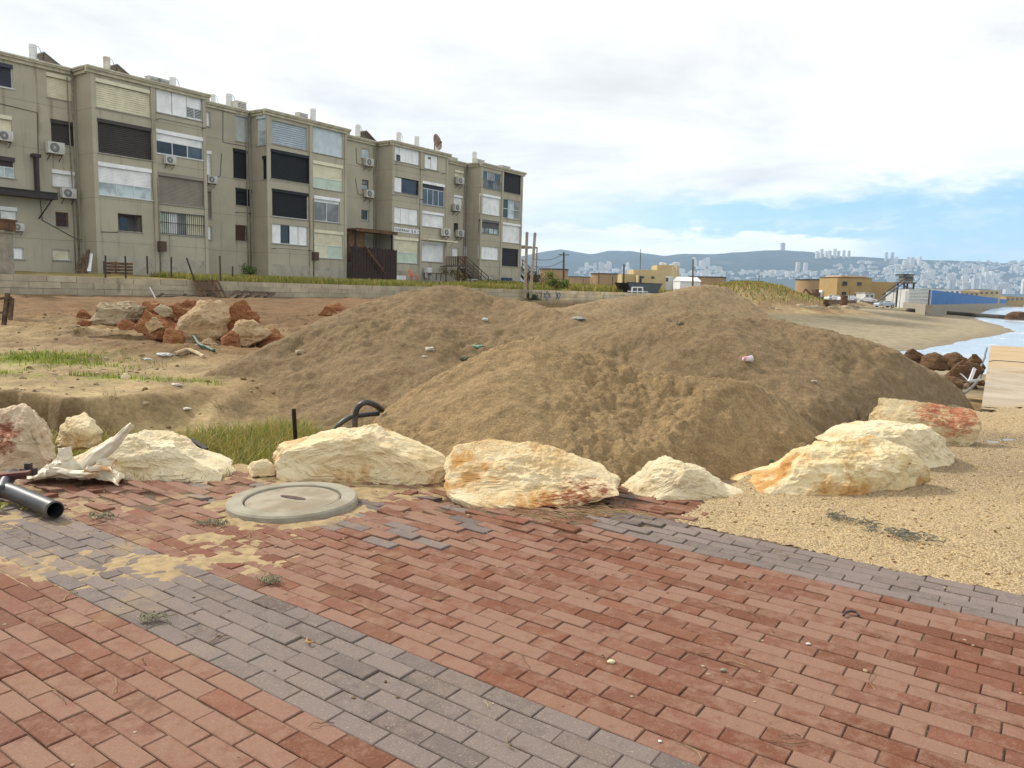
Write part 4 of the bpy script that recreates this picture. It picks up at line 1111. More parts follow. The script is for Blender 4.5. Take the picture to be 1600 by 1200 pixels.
heater(heat_c, 741, 255, 2.0, 1.3, 'white water tank above the fourth bay of the block')
def roof_box(px, back, w_, d_, h_, lab, mt=ACW):
    pl = Plane(P0 - FO * back, FD, FO); u, z = pl.hit(px, 150)
    t = empty('roof_unit', pl.P(u, 0, ZR + .2), FANG, lab, 'roof unit', 'small units on the roof')
    MB().box(-w_ / 2, w_ / 2, -d_ / 2, d_ / 2, 0, h_).box(-w_ / 2 - .03, w_ / 2 + .03, -d_ / 2 - .03, d_ / 2 + .03, h_ + .002, h_ + .05).build('casing', mt, t)
    m_ = MB()
    for k in range(5): m_.box(-w_ * .4, w_ * .4, -d_ / 2 - .02, -d_ / 2 - .003, h_ * (.15 + .16 * k), h_ * (.21 + .16 * k))
    m_.build('grille', SH['dgrey'], t)
roof_box(240, 1.2, .9, .5, .55, 'left of two small boxes on the first bay roof')
roof_box(254, 1.2, .9, .5, .55, 'right of two small boxes on the first bay roof')
roof_box(374, 3.0, .9, .6, .8, 'pale box beside the tank above the first recess')
roof_box(471, 1.4, 1.0, .5, .7, 'pale box left of the tank on the second bay roof')
roof_box(425, 2.2, 1.1, .5, .45, 'low box at the left end of the second bay roof')
roof_box(536, 2.2, 1.0, .5, .5, 'low box at the right end of the second bay roof')
roof_box(750, 1.6, 1.4, .6, .6, 'grey unit beside the tank on the fourth bay roof')
roof_box(791, 1.2, 1.6, .6, .5, 'low grey unit at the far right end of the roof')
roof_box(708, 3.4, 1.3, .6, .6, 'low unit above the third recess')
# satellite dish
pl = Plane(P0 - FO * .6, FD, FO); u, z = pl.hit(680, 237)
t = empty('satellite_dish', pl.P(u, 0, ZR + .2), FANG, 'rusty round satellite dish on the edge of the third bay roof', 'satellite dish')
prof = [(.02, .0), (.3, .03), (.55, .11), (.78, .23), (.80, .23), (.56, .08), (.3, .0), (.02, -.03)]
m_ = MB().lathe(prof, 28)
rx = Matrix.Rotation(R(78), 4, 'X') @ Matrix.Rotation(R(10), 4, 'Y')
m_.v = [tuple(rx @ Vector(v) + Vector((0, -.05, 1.0))) for v in m_.v]
m_.build('reflector', mat('rusty_dish', (.34, .27, .20), (.20, .09, .05), 2.5, .8, .1), t, True)
MB().tube([(0, .1, 0), (0, .1, 1.0)], .05, 8).build('mast', RUST, t)
MB().tube([(0, -.1, .5), (0, -.75, .95)], .025, 6).box(-.07, .07, -.83, -.70, .9, 1.04).build('feed_arm', DARKMETAL, t)
# ---------------------------------------------------------------- retaining wall of concrete blocks
def build_wall():
    wm, N = new_mat('block_wall')
    tc = N.n('ShaderNodeTexCoord').outputs['Object']
    st = N.n('ShaderNodeMapping', i={0: tc, 3: (1.6, 1.6, .3)}).outputs[0]
    a = N.n('ShaderNodeAttribute', attribute_name='Col').outputs[0]
    col = N.n('ShaderNodeVectorMath', operation='SCALE', i={0: a, 'Scale': N.ss(N.noise(tc, 1.1, 6, .65), .3, .7, .8, 1.15)}).outputs[0]
    col = N.mix(N.math('MULTIPLY', N.ss(N.noise(st, 1.2, 6, .7), .58, .70), .6), col, (.13, .095, .055))
    z = N.n('ShaderNodeSeparateXYZ', i={0: tc}).outputs[2]
    col = N.mix(N.math('MULTIPLY', N.ss(N.math('ADD', z, N.math('MULTIPLY', N.noise(tc, .7, 4), .6)), 1.25, .75), .7), col, (.20, .105, .035))
    finish(N, col, .92, N.noise(tc, 30, 5, .65), .35, .02)
    rng = random.Random(8)
    V, F, C = [], [], []
    L = WLEN
    top = lambda s: 1.60 - .10 * s / L
    # ragged stepped top: the first stretch a little lower
    bl, bh = 1.25, .27
    for row in range(5):
        s = -7.0 - (row % 2) * .6
        while s < L:
            l = bl * rng.uniform(.9, 1.1); e = min(s + l, L)
            zt = top(s) - row * bh
            if row == 0 and (s < 21.5 and s > 2): zt -= .03
            o = rng.uniform(-.012, .012); b = len(V); g = .012
            base = np.array([.42, .355, .245]) * rng.uniform(.85, 1.1) * (1 + .35 * float(sstep(s, 34, 42)))
            if s > 24 and rng.random() < .5: base *= np.array([1.02, .97, .85])
            if row == 0: base *= 1.06
            for (x, y, zz) in ((s + g, -.1 + o, zt - bh + g), (e - g, -.1 + o, zt - bh + g), (e - g, -.1 + o, zt - g * .5), (s + g, -.1 + o, zt - g * .5),
                               (s + g, .12, zt - bh + g), (e - g, .12, zt - bh + g), (e - g, .12, zt - g * .5), (s + g, .12, zt - g * .5)):
                V.append((WA[0] + WD[0] * x + WN[0] * y, WA[1] + WD[1] * x + WN[1] * y, zz)); C.append(base)
            F += [(b, b + 1, b + 2, b + 3), (b + 3, b + 2, b + 6, b + 7), (b, b + 3, b + 7, b + 4), (b + 1, b + 5, b + 6, b + 2)]
            s = e
    # mortar core
    b = len(V)
    for (x, y, zz) in ((-7.6, -.085, -.3), (L, -.085, -.3), (L, -.085, top(L) - .03), (-7.6, -.085, top(-7) - .03), (-7.6, .11, -.3), (L, .11, -.3), (L, .11, top(L) - .03), (-7.6, .11, top(-7) - .03)):
        V.append((WA[0] + WD[0] * x + WN[0] * y, WA[1] + WD[1] * x + WN[1] * y, zz)); C.append((.23, .2, .15))
    F += [(b, b + 1, b + 2, b + 3), (b + 3, b + 2, b + 6, b + 7), (b + 1, b + 5, b + 6, b + 2)]
    root = empty('retaining_wall', (0, 0, 0), 0, 'long low concrete block wall below the apartment block', 'wall')
    mesh_obj('masonry', V, F, wm, root, cols=np.array(C))
    # blue sprayed marks: letters and a six-pointed star
    wp = Plane(WA - WN * .118, WD, -WN)
    bp = mat('blue_spray_paint', (.10, .15, .33), (.22, .25, .36), 3.5, .8, .05)
    def px_strokes(runs, wd=.055):
        m_ = MB()
        for r in runs:
            q = [wp.P(*((lambda h: (h[0], .004, h[1]))(wp.hit(*p)))) for p in r]
            for a, b in zip(q[:-1], q[1:]): m_.bar(a, b, wd, .012)
        return m_
    sx = lambda x, y: (600 + x / 4, 420 + y / 4)
    px_strokes([[sx(945, 142), sx(958, 150)], [sx(962, 145), sx(985, 146), sx(982, 190)], [sx(960, 155), sx(962, 192)]]).build('graffiti_letter', bp, root)
    px_strokes([[sx(1019, 138), sx(1000, 178), sx(1042, 180), sx(1019, 138)], [sx(998, 152), sx(1042, 154), sx(1018, 194), sx(998, 152)]]).build('graffiti_star', bp, root)
    px_strokes([[sx(1068, 150), sx(1080, 146), sx(1078, 188), sx(1064, 186)], [sx(1080, 165), sx(1090, 188)], [sx(1098, 144), sx(1084, 160), sx(1092, 190), sx(1104, 160), sx(1092, 150)]]).build('graffiti_letter', bp, root)
    px_strokes([[sx(1480, 158), sx(1485, 172)], [sx(1492, 155), sx(1498, 172)], [sx(1502, 156), sx(1506, 168)]], .05).build('graffiti_letter', bp, root)
build_wall()
def on_wall(px, py): # a point of the wall's plane under a picture point
    wp = Plane(WA - WN * .118, WD, -WN); u, z = wp.hit(px, py); return u, z

# ---------------------------------------------------------------- boulders
def rock_mat(name, base, dark, rust, ramt, pits=.4, scale=1.0, stainpos=None, rough_b=.9, rust_lo=.60):
    m, N = new_mat(name)
    g = N.n('ShaderNodeTexCoord').outputs['Object']
    st = N.n('ShaderNodeMapping', i={0: g, 2: (.1, .5, .2), 3: (1.0, 1.6, 2.6)}).outputs[0]
    n1 = N.noise(st, 2.2 * scale, 7, .65, .4)
    col = N.mix(N.ss(n1, .32, .66), base, dark)
    col = N.mix(N.math('MULTIPLY', N.ss(N.noise(g, 1.5 * scale, 6, .7, .5), rust_lo - .04, rust_lo + .12), ramt), col, rust)
    col = N.mix(N.math('MULTIPLY', N.ss(N.noise(st, 4.0 * scale, 6, .7), .63, .70), ramt * .8), col, tuple(v * .6 for v in rust))
    col = N.mix(N.math('MULTIPLY', N.ss(N.noise(g, 11 * scale, 5, .7), .64, .72), pits), col, tuple(v * .35 for v in dark))
    if stainpos:
        for (p, r_, c_) in stainpos:
            dv = N.n('ShaderNodeVectorMath', operation='LENGTH', i={0: N.n('ShaderNodeVectorMath', operation='MULTIPLY', i={0: N.n('ShaderNodeVectorMath', operation='SUBTRACT', i={0: g, 1: p}).outputs[0], 1: (1.0, .3, 1.7)}).outputs[0]}).outputs['Value']
            f = N.ss(N.math('ADD', N.math('DIVIDE', dv, r_), N.math('MULTIPLY', N.math('SUBTRACT', N.noise(st, 5, 6, .75), .5), 2.6)), 1.05, .55)
            col = N.mix(N.math('MULTIPLY', N.math('MULTIPLY', f, N.ss(N.noise(st, 9, 6, .75), .36, .54)), .95), col, c_)
    cr = N.n('ShaderNodeTexVoronoi', feature='DISTANCE_TO_EDGE', i={'Vector': N.n('ShaderNodeVectorMath', operation='ADD', i={0: st, 1: N.n('ShaderNodeTexNoise', i={'Vector': g, 'Scale': 4.0, 'Detail': 4}).outputs[1]}).outputs[0], 'Scale': 1.6 * scale}).outputs['Distance']
    crk = N.ss(cr, .0, .03)
    b = N.math('ADD', N.noise(st, 5 * scale, 9, .68), N.math('MULTIPLY', N.noise(g, 34 * scale, 5, .65), .35))
    b = N.math('ADD', b, N.math('MULTIPLY', crk, .10))
    finish(N, col, .9, b, rough_b, .05)
    return m
ICO = {}
def ico(sub):
    if sub not in ICO:
        import bmesh
        bm = bmesh.new(); bmesh.ops.create_icosphere(bm, subdivisions=sub, radius=1)
        ICO[sub] = (np.array([v.co[:] for v in bm.verts]), [tuple(v.index for v in f.verts) for f in bm.faces]); bm.free()
    return ICO[sub]
def rock(outline, Y, depth, m, seed, label=None, cat='boulder', group=None, sub=6, cuts=5, amp=1.0, lean=0.35, back=None, name='boulder', power=.62, topcut=None, facets=22):
    """boulder whose outline seen from the street side is the picture polygon at distance Y; depth metres front to back"""
    pts = np.array([at(px, py, Y) for px, py in outline])[:, [0, 2]]
    c = (pts.max(0) + pts.min(0)) / 2
    # densify outline -> polar radius
    dens = np.concatenate([np.linspace(a, b, 12, endpoint=False) for a, b in zip(pts, np.roll(pts, -1, 0))]) - c
    ang = np.arctan2(dens[:, 1], dens[:, 0]); rad = np.hypot(dens[:, 0], dens[:, 1])
    o = np.argsort(ang); ang, rad = ang[o], rad[o]
    ang = np.concatenate([ang - 2 * np.pi, ang, ang + 2 * np.pi]); rad = np.tile(rad, 3)
    v, f = ico(sub)
    rr = np.hypot(v[:, 0], v[:, 2]); ph = np.arctan2(v[:, 2], v[:, 0])
    R0 = np.interp(ph, ang, rad)
    a = np.clip(rr, 0, 1)
    prof = (1 - (1 - a) ** 2.0) ** power                # fuller than an ellipsoid
    dep = np.sign(v[:, 1]) * (1 - a ** 2.6) ** .62
    X, Z, Yv = R0 * prof * np.cos(ph), R0 * prof * np.sin(ph), np.where(dep < 0, dep * .42, dep) * depth / 2 * 1.3
    P = np.stack([X, Yv, Z], -1)
    rf = np.random.RandomState(seed + 900); fac = np.ones(len(v))
    for k in range(facets):
        n = rf.normal(size=3); n[1] = -abs(n[1]) if k % 4 else n[1]; n /= np.linalg.norm(n)
        dn = v @ n; fac = np.minimum(fac, np.where(dn > .05, rf.uniform(.74, .95) / np.maximum(dn, .05), 9))
    fac = 1 - (1 - fac) * (1 - .45 * np.clip(1 - np.abs(v[:, 1]) * 2.2, 0, 1))
    P = P * fac[:, None]
    hgt = np.ptp(pts[:, 1]); wid = np.ptp(pts[:, 0])
    P[:, 2] -= .85 * np.clip(P[:, 2] / hgt + .5, 0, 1) * np.maximum(P[:, 1], 0) * (EYE - c[1]) / Y
    # upper half leans back so the top face shows
    P[:, 1] += lean * (P[:, 2] + hgt / 2); P[:, 2] -= lean * (P[:, 2] + hgt / 2) * (EYE - c[1]) / Y
    rng = np.random.RandomState(seed)
    for k in range(cuts):
        n = rng.normal(size=3); n[1] = -abs(n[1]) * 1.2 if k % 3 else abs(n[1]); n[2] = abs(n[2]) * .45; n[0] *= .30; n /= np.linalg.norm(n)
        d = P @ n; lim = np.quantile(d, rng.uniform(.72, .90))
        over = np.maximum(d - lim, 0); P -= n * (over * .88)[:, None]
    if topcut:
        for (n, q) in topcut:
            n = np.array(n, float); n /= np.linalg.norm(n); d = P @ n; lim = np.quantile(d, q); P -= n * (np.maximum(d - lim, 0) * .93)[:, None]
    x0_, x1_ = pts[:, 0].min() - c[0], pts[:, 0].max() - c[0]
    zt_ = pts[:, 1].max() - c[1]; P[:, 2] = np.where(P[:, 2] > 0, P[:, 2] * zt_ / P[:, 2].max(), P[:, 2])
    P[:, 0] = x0_ + (P[:, 0] - P[:, 0].min()) * (x1_ - x0_) / np.ptp(P[:, 0])
    nn = v / np.linalg.norm(v, axis=1)[:, None]
    s = min(wid, hgt * 2)
    q = P / s * 2.2
    e = .026 * fbm(q[:, 0] * 1.6 + seed, q[:, 1] * 1.6, q[:, 2] * 2.6, 4, seed) + .030 * (1 - 2 * np.abs(fbm(q[:, 0] * 3 + seed, q[:, 1] * 3, q[:, 2] * 5, 4, seed + 5))) + .012 * fbm(q[:, 0] * 14, q[:, 1] * 14, q[:, 2] * 20, 3, seed + 9)
    # bedding ledges
    led = np.sin(q[:, 2] * 9 + 2.5 * fbm(q[:, 0], q[:, 1], q[:, 2], 3, seed + 3)); e = e + .012 * np.sign(led) * np.abs(led) ** .5
    P = P + nn * (e * s * amp)[:, None]
    ctr = np.array([c[0], Y, c[1]])
    o = mesh_obj(name, P, f, m, None, False, loc=tuple(ctr))
    return tag(o, label, cat, group)
CREAM = rock_mat('cream_limestone', (.82, .70, .46), (.68, .52, .28), (.44, .20, .04), .85, rust_lo=.56)
CREAMB = rock_mat('cream_limestone_ochre', (.84, .72, .46), (.70, .52, .25), (.50, .25, .065), .95, rust_lo=.49)
PALE = rock_mat('pale_limestone', (.82, .72, .50), (.68, .55, .33), (.45, .24, .06), .6, pits=.3, rust_lo=.58)
PINK = rock_mat('pinkish_limestone', (.66, .53, .38), (.52, .40, .26), (.32, .15, .06), .4, stainpos=[((.16, -.4, .13), .30, (.22, .05, .02)), ((.06, -.4, -.22), .16, (.24, .07, .03))])
REDT = rock_mat('limestone_red_top', (.62, .51, .31), (.50, .38, .20), (.32, .14, .04), .4, stainpos=[((.18, -.1, .14), .40, (.40, .13, .06))])
BRUST = rock_mat('limestone_rust_underside', (.83, .70, .45), (.68, .49, .24), (.50, .24, .045), .9, rust_lo=.53, stainpos=[((.30, -.42, -.07), .22, (.24, .05, .015)), ((.08, -.45, -.12), .16, (.26, .07, .02)), ((.47, -.42, -.03), .18, (.22, .045, .015)), ((-.1, -.4, -.16), .1, (.3, .09, .03))])
rock([(-150, 650), (-60, 644), (0, 637), (35, 636), (62, 650), (74, 668), (96, 670), (104, 700), (98, 745), (0, 765), (-150, 770)], 6.2, .8, PINK, 11, 'big pinkish-grey boulder with dark red stains at the left edge', amp=1.1, cuts=3, lean=.15)
rock([(84, 668), (100, 655), (122, 650), (140, 658), (148, 676), (143, 700), (110, 706), (88, 700)], 6.75, .5, CREAM, 12, 'small rounded cream rock wedged behind the crumpled white sheet', cuts=3, lean=.15, sub=5)
rock([(95, 716), (150, 690), (200, 682), (252, 692), (300, 710), (345, 730), (354, 740), (345, 752), (285, 757), (220, 752), (160, 744), (110, 735)], 6.12, .95, PALE, 13, 'long flat wedge-shaped boulder tapering to the right, behind the white sheet', cuts=0, lean=.65)
rock([(410, 716), (424, 698), (480, 688), (530, 676), (580, 671), (602, 684), (642, 699), (678, 713), (702, 727), (698, 752), (686, 768), (650, 768), (600, 757), (520, 752), (440, 752), (420, 730)], 6.22, .9, CREAM, 14, 'large domed cream boulder behind the manhole cover', cuts=0, lean=.35)
rock([(697, 727), (708, 711), (770, 704), (840, 710), (900, 723), (942, 734), (978, 750), (976, 764), (920, 780), (870, 792), (800, 802), (760, 800), (720, 788), (698, 768)], 5.62, .85, BRUST, 15, 'flat-topped cream boulder with dark red streaks, lying on the broken paving', facets=4, cuts=0, lean=.5, topcut=[((0, -.42, .9), .66)])
rock([(978, 746), (1003, 727), (1030, 724), (1080, 736), (1130, 752), (1165, 766), (1194, 780), (1190, 797), (1100, 800), (1050, 800), (1000, 786), (983, 768)], 5.9, .7, PALE, 16, 'smooth whitish boulder at the corner where the paving meets the gravel', cuts=3, lean=.4)
rock([(1172, 772), (1190, 757), (1230, 739), (1270, 711), (1330, 695), (1392, 695), (1440, 713), (1482, 734), (1488, 756), (1470, 768), (1484, 790), (1400, 795), (1330, 796), (1240, 796), (1182, 792)], 6.1, 1.2, CREAMB, 17, 'largest yellow-stained boulder on the edge of the gravel', amp=1.25, cuts=4, lean=.5)
rock([(1306, 690), (1350, 671), (1400, 666), (1452, 671), (1492, 689), (1524, 716), (1518, 738), (1400, 745), (1310, 735)], 7.15, 1.0, PALE, 18, 'rounded cream boulder between the yellow-stained one and the red-topped one', cuts=3, lean=.4)
rock([(1392, 668), (1400, 641), (1420, 638), (1462, 632), (1502, 635), (1538, 645), (1538, 672), (1512, 700), (1440, 705), (1396, 700)], 8.3, 1.1, REDT, 19, 'square pale boulder with a red-streaked flat top, beside the slab', cuts=3, lean=.3, topcut=[((0, -.3, .95), .68)])
rock([(383, 732), (392, 723), (415, 720), (428, 728), (426, 742), (390, 744)], 6.15, .25, CREAM, 20, 'small tan stone in the dry grass left of the domed boulder', 'stone', cuts=3, sub=4, name='stone')
# rust-red quarry blocks heaped on the left
RED1 = rock_mat('rust_red_rock', (.36, .17, .07), (.21, .075, .028), (.56, .42, .27), .9, scale=.9)
RED2 = rock_mat('buff_rock_red_veins', (.52, .39, .235), (.40, .25, .12), (.25, .065, .02), .8, scale=.9)
GREYR = rock_mat('grey_buff_rock', (.42, .35, .23), (.32, .24, .14), (.20, .075, .03), .7, scale=.9)
RG = 'broken rocks heaped on the dirt at the left'
for (ol, Y, d, m_, sd_, lab) in (
    ([(138, 492), (146, 476), (165, 470), (208, 471), (218, 480), (212, 500), (190, 508), (150, 504)], 16.2, 1.1, GREYR, 31, 'greyish flat rock at the left end of the rust-red heap'),
    ([(205, 480), (222, 473), (252, 471), (262, 490), (250, 505), (215, 505)], 16.6, 1.0, RED1, 32, 'dark red rock behind the slanting block of the heap'),
    ([(208, 497), (228, 488), (248, 497), (275, 520), (270, 534), (245, 528), (215, 512)], 15.6, 1.0, RED1, 33, 'slanting rust-red block in the middle of the rock heap'),
    ([(255, 482), (280, 474), (300, 478), (296, 500), (262, 505)], 17.0, .9, RED1, 34, 'low reddish rock between the slanting block and the big buff boulder'),
    ([(270, 515), (274, 485), (296, 471), (330, 473), (352, 482), (350, 497), (332, 530), (312, 540), (285, 534)], 15.4, 1.3, RED2, 35, 'big buff boulder with red veins, tallest of the rock heap'),
    ([(335, 505), (352, 480), (366, 471), (384, 490), (400, 510), (380, 530), (340, 535)], 16.0, 1.2, RED1, 36, 'pointed rust-red rock right behind the big buff boulder'),
    ([(358, 522), (366, 506), (395, 502), (414, 508), (418, 530), (390, 542), (362, 538)], 15.2, 1.1, RED2, 37, 'pale red-veined rock at the right end of the heap'),
    ([(222, 505), (232, 496), (246, 500), (250, 512), (236, 520)], 15.2, .5, RED2, 42, 'small veined block lying on the slanting rust-red block'),
    ([(250, 525), (262, 515), (278, 522), (284, 540), (266, 548), (252, 540)], 14.8, .6, RED1, 43, 'rust-red fragment under the left foot of the big buff boulder'),
    ([(300, 545), (312, 530), (330, 532), (340, 548), (320, 556)], 14.6, .6, RED2, 44, 'buff fragment in front of the big buff boulder'),
    ([(340, 530), (352, 518), (368, 524), (372, 544), (350, 548)], 14.7, .6, RED1, 45, 'deep red fragment between the big buff boulder and the pale end rock'),
    ([(378, 498), (386, 486), (398, 490), (402, 504), (388, 510)], 15.9, .5, RED1, 46, 'small red rock above the pale end rock of the heap'),
    ([(240, 484), (250, 476), (264, 478), (270, 490), (256, 496)], 15.9, .5, GREYR, 47, 'small greyish block on top of the rust-red heap'),
    ([(182, 508), (192, 500), (206, 503), (208, 514), (190, 516)], 15.6, .4, RED1, 48, 'little red fragment right in front of the greyish flat rock'),
    ([(282, 478), (290, 468), (300, 470), (302, 482)], 16.6, .5, RED1, 49, 'small red rock behind the left shoulder of the big buff boulder'),
    ([(405, 522), (425, 515), (440, 528), (432, 542), (408, 542)], 15.4, .8, RED1, 38, 'small dark red rock at the foot of the main sand mound'),
    ([(500, 490), (508, 479), (525, 474), (545, 479), (548, 492)], 18.5, .9, RED1, 39, 'lone reddish rock showing over the left shoulder of the sand'),
    ([(118, 496), (124, 487), (140, 484), (142, 498)], 16.4, .5, RED1, 40, 'small reddish stone left of the greyish flat rock'),
    ([(120, 506), (128, 499), (140, 502), (138, 510)], 15.6, .4, RED1, 41, 'little stone on the dirt in front of the rock heap')):
    rock(ol, Y, d, m_, sd_, lab, 'rock', RG, sub=5, cuts=7, amp=1.5, lean=.25, name='rock')
# brown rip-rap by the water
BRN = rock_mat('brown_sea_rock', (.165, .09, .04), (.085, .045, .02), (.27, .17, .08), .5)
for (ol, Y, d, lab) in (
    ([(1408, 566), (1416, 550), (1432, 546), (1448, 556), (1450, 574), (1412, 576)], 21.5, .9, 'leftmost brown rock by the water, half buried in sand'),
    ([(1442, 570), (1450, 556), (1466, 552), (1482, 562), (1482, 578), (1445, 578)], 21.0, .9, 'tan-brown rock second from the left by the water'),
    ([(1474, 566), (1482, 555), (1498, 552), (1512, 562), (1512, 576), (1476, 578)], 21.4, .9, 'grey-brown rock third from the left by the water'),
    ([(1514, 568), (1520, 556), (1534, 554), (1544, 562), (1542, 577), (1518, 578)], 20.6, .7, 'dark brown rock touching the edge of the concrete slab'),
    ([(1478, 588), (1486, 572), (1508, 563), (1528, 570), (1540, 578), (1536, 592), (1500, 598)], 17.2, 1.0, 'large dark rock in front of the row of brown rocks'),
    ([(1464, 612), (1474, 598), (1492, 590), (1506, 593), (1500, 606), (1478, 620)], 15.4, .8, 'flat brown stone sticking out of the sand near the slab'),
    ([(1512, 606), (1516, 597), (1526, 596), (1530, 608)], 15.6, .35, 'small brown stone beside the white scrap near the slab'),
    ([(1530, 600), (1535, 594), (1542, 595), (1541, 604)], 16.0, .3, 'little tan stone against the concrete slab')):
    i_ = len(lab)
    rock(ol, Y, d, BRN, 50 + i_, lab, 'rock', 'brown rocks between the sand and the slab', sub=5, cuts=6, amp=1.2, lean=.1, name='rock')
# little loose stones on the dirt
for (px, py, s_, lab, mt) in ((195, 590, .06, 'single pale stone on the trodden dirt below the grass', PALE), (296, 545, .22, 'flat tan slab of rock at the foot of the rust-red heap', GREYR)):
    p = ground(px, py, .22); Yv = float(p[1])
    k = s_ / Yv * FOC
    rock([(px - k, py), (px - k * .5, py - k * .9), (px + k * .4, py - k), (px + k, py - k * .2), (px + k * .8, py + k * .4), (px - k * .7, py + k * .4)], Yv, s_ * 1.5, mt, int(px), lab, 'stone', None, 4, 3, name='stone')

# ---------------------------------------------------------------- grass (blades)
def grass(name, xy, h, wd, cols, seed, label, kind='stuff', zfun=terr, lean=.5, zoff=0.0, smooth=False):
    rng = np.random.RandomState(seed)
    n = len(xy)
    x, y = xy[:, 0], xy[:, 1]; z = zfun(x, y) - .01 + zoff
    H = h * rng.uniform(.45, 1.15, n); a = rng.uniform(0, 2 * np.pi, n); W = wd * rng.uniform(.6, 1.2, n)
    L = lean * H * rng.uniform(.2, 1.3, n)
    dx, dy = np.cos(a), np.sin(a); b = a + np.pi / 2 + rng.uniform(-.6, .6, n); px, py = np.cos(b), np.sin(b)
    rows = []
    for t, ww in ((0, 1.0), (.45, .85), (.8, .5), (1.0, .06)):
        off = L * t ** 1.8; zz = z + H * (t - .18 * t ** 3 * (L / np.maximum(H, 1e-3)))
        for s in (-1, 1):
            rows.append(np.stack([x + dx * off + px * s * W * ww, y + dy * off + py * s * W * ww, zz], -1))
    V = np.stack(rows, 1).reshape(-1, 3)
    o = np.arange(n)[:, None] * 8
    F = np.concatenate([o + np.array([[0, 1, 3, 2]]), o + np.array([[2, 3, 5, 4]]), o + np.array([[4, 5, 7, 6]])], 0)
    pick = rng.randint(0, len(cols), n); c = np.array(cols)[pick] * rng.uniform(.75, 1.25, n)[:, None]
    c = np.repeat(c, 8, 0)
    ob = mesh_obj(name, V, F, GRASSM, None, False, cols=c)
    return tag(ob, label, 'grass', None, kind)
m, N = new_mat('grass_blades')
a = N.n('ShaderNodeAttribute', attribute_name='Col').outputs[0]
bs = N.n('ShaderNodeBsdfPrincipled', i={'Base Color': a, 'Roughness': .6, 'Specular IOR Level': .25})
tr = N.n('ShaderNodeBsdfTranslucent', i={0: a})
N.n('ShaderNodeOutputMaterial', i={0: N.n('ShaderNodeMixShader', i={0: .3, 1: bs.outputs[0], 2: tr.outputs[0]}).outputs[0]})
GRASSM = m
def scatter(n, x0, x1, y0, y1, dens, seed):
    rng = np.random.RandomState(seed)
    out = []
    x, y = rng.uniform(x0, x1, n), rng.uniform(y0, y1, n)
    k = rng.uniform(0, 1, n) < dens(x, y)
    return np.stack([x[k], y[k]], -1)
GREEN, OLIVE, STRAW, YELL = (.14, .19, .03), (.25, .245, .05), (.46, .32, .11), (.36, .31, .06)
# the wet hollow behind the boulders
dens = lambda x, y: sstep(fbm(x * 1.3, y * 1.3, octs=4, seed=7), -.55, .15) * (y < scarp_y(x) + .1) * (y < scarp_y(x) - .45 - .25 * (x < -3)) * sstep(y, 6.45, 6.8) * np.where(x > -2.4, 1 - sstep(y - (8.6 + .5 * (x + 2.4)), -.2, .3), 1.0)
grass('grass', scatter(60000, -5.6, -.55, 6.5, 9.9, dens, 1), .29, .0042, [GREEN, (.13, .18, .03), OLIVE, YELL, YELL, STRAW], 2, 'long green and straw-coloured grass in the hollow behind the boulders', lean=.8)
dens = lambda x, y: sstep(fbm(x * 1.0, y * 2.0, octs=3, seed=17), -.3, .2)
grass('grass', scatter(2600, -4.6, -2.3, 5.95, 6.35, lambda x, y: .5 * sstep(fbm(x * 3, y * 3, octs=2, seed=18), -.1, .3), 3), .10, .003, [OLIVE, STRAW, GREEN], 4, 'short tufts of grass at the foot of the flat wedge-shaped boulder', zfun=lambda x, y: x * 0, lean=.9)
grass('grass', scatter(30000, -11, -4.2, 10.4, 14.2, lambda x, y: np.clip(np.exp(-(((x + 7.9) / 1.4) ** 2 + ((y - 12.7) / .5) ** 2)) + .9 * np.exp(-(((x + 6.6) / 2.3) ** 2 + ((y - 11.2) / .22) ** 2)), 0, 1) * sstep(fbm(x * 1.6, y * 3, octs=3, seed=19), -.25, .25), 5), .085, .007, [GREEN, (.13, .22, .025), (.27, .30, .04), (.30, .31, .05)], 6, 'bright green weed patch on the pale dirt at the left')
grass('grass', scatter(9000, -13, -2.5, 11, 21, lambda x, y: .25 * sstep(fbm(x * .7, y * .7, octs=4, seed=27), .0, .4), 7), .10, .007, [OLIVE, STRAW, STRAW], 8, 'sparse dry grass on the dirt around the rock heap')
# strip above the retaining wall
rng_ = np.random.RandomState(9)
def strip(n, s0, s1, o0, o1, seed):
    r = np.random.RandomState(seed); s, o = r.uniform(s0, s1, n), r.uniform(o0, o1, n)
    k = sstep(fbm(s * .35, o * .35, octs=3, seed=seed), -.35, .2) > r.uniform(0, 1, n)
    s, o = s[k], o[k]
    return np.stack([WA[0] + WD[0] * s + WN[0] * o, WA[1] + WD[1] * s + WN[1] * o], -1)
grass('grass', strip(34000, 9, 46, 1.3, 6, 10), .36, .02, [OLIVE, OLIVE, (.20, .21, .045), STRAW, GREEN], 11, 'dry yellow-green grass along the top of the block wall')
grass('grass', strip(22000, 44, WLEN + 10, 1.4, 16, 12), .60, .035, [OLIVE, YELL, GREEN, STRAW], 13, 'rough grass on the bank behind the graffiti wall')
dens = lambda x, y: np.clip(np.exp(-(((x - 30) / 8.5) ** 2 + ((y - 95) / 10) ** 2)) + np.exp(-(((x - 24) / 6) ** 2 + ((y - 86) / 7) ** 2)) - .3, 0, 1)
grass('grass', scatter(60000, 10, 50, 70, 120, dens, 14), .40, .045, [OLIVE, YELL, STRAW, GREEN, (.20, .17, .07)], 15, 'scrubby dune of dry grass left of the yellow two-storey house')
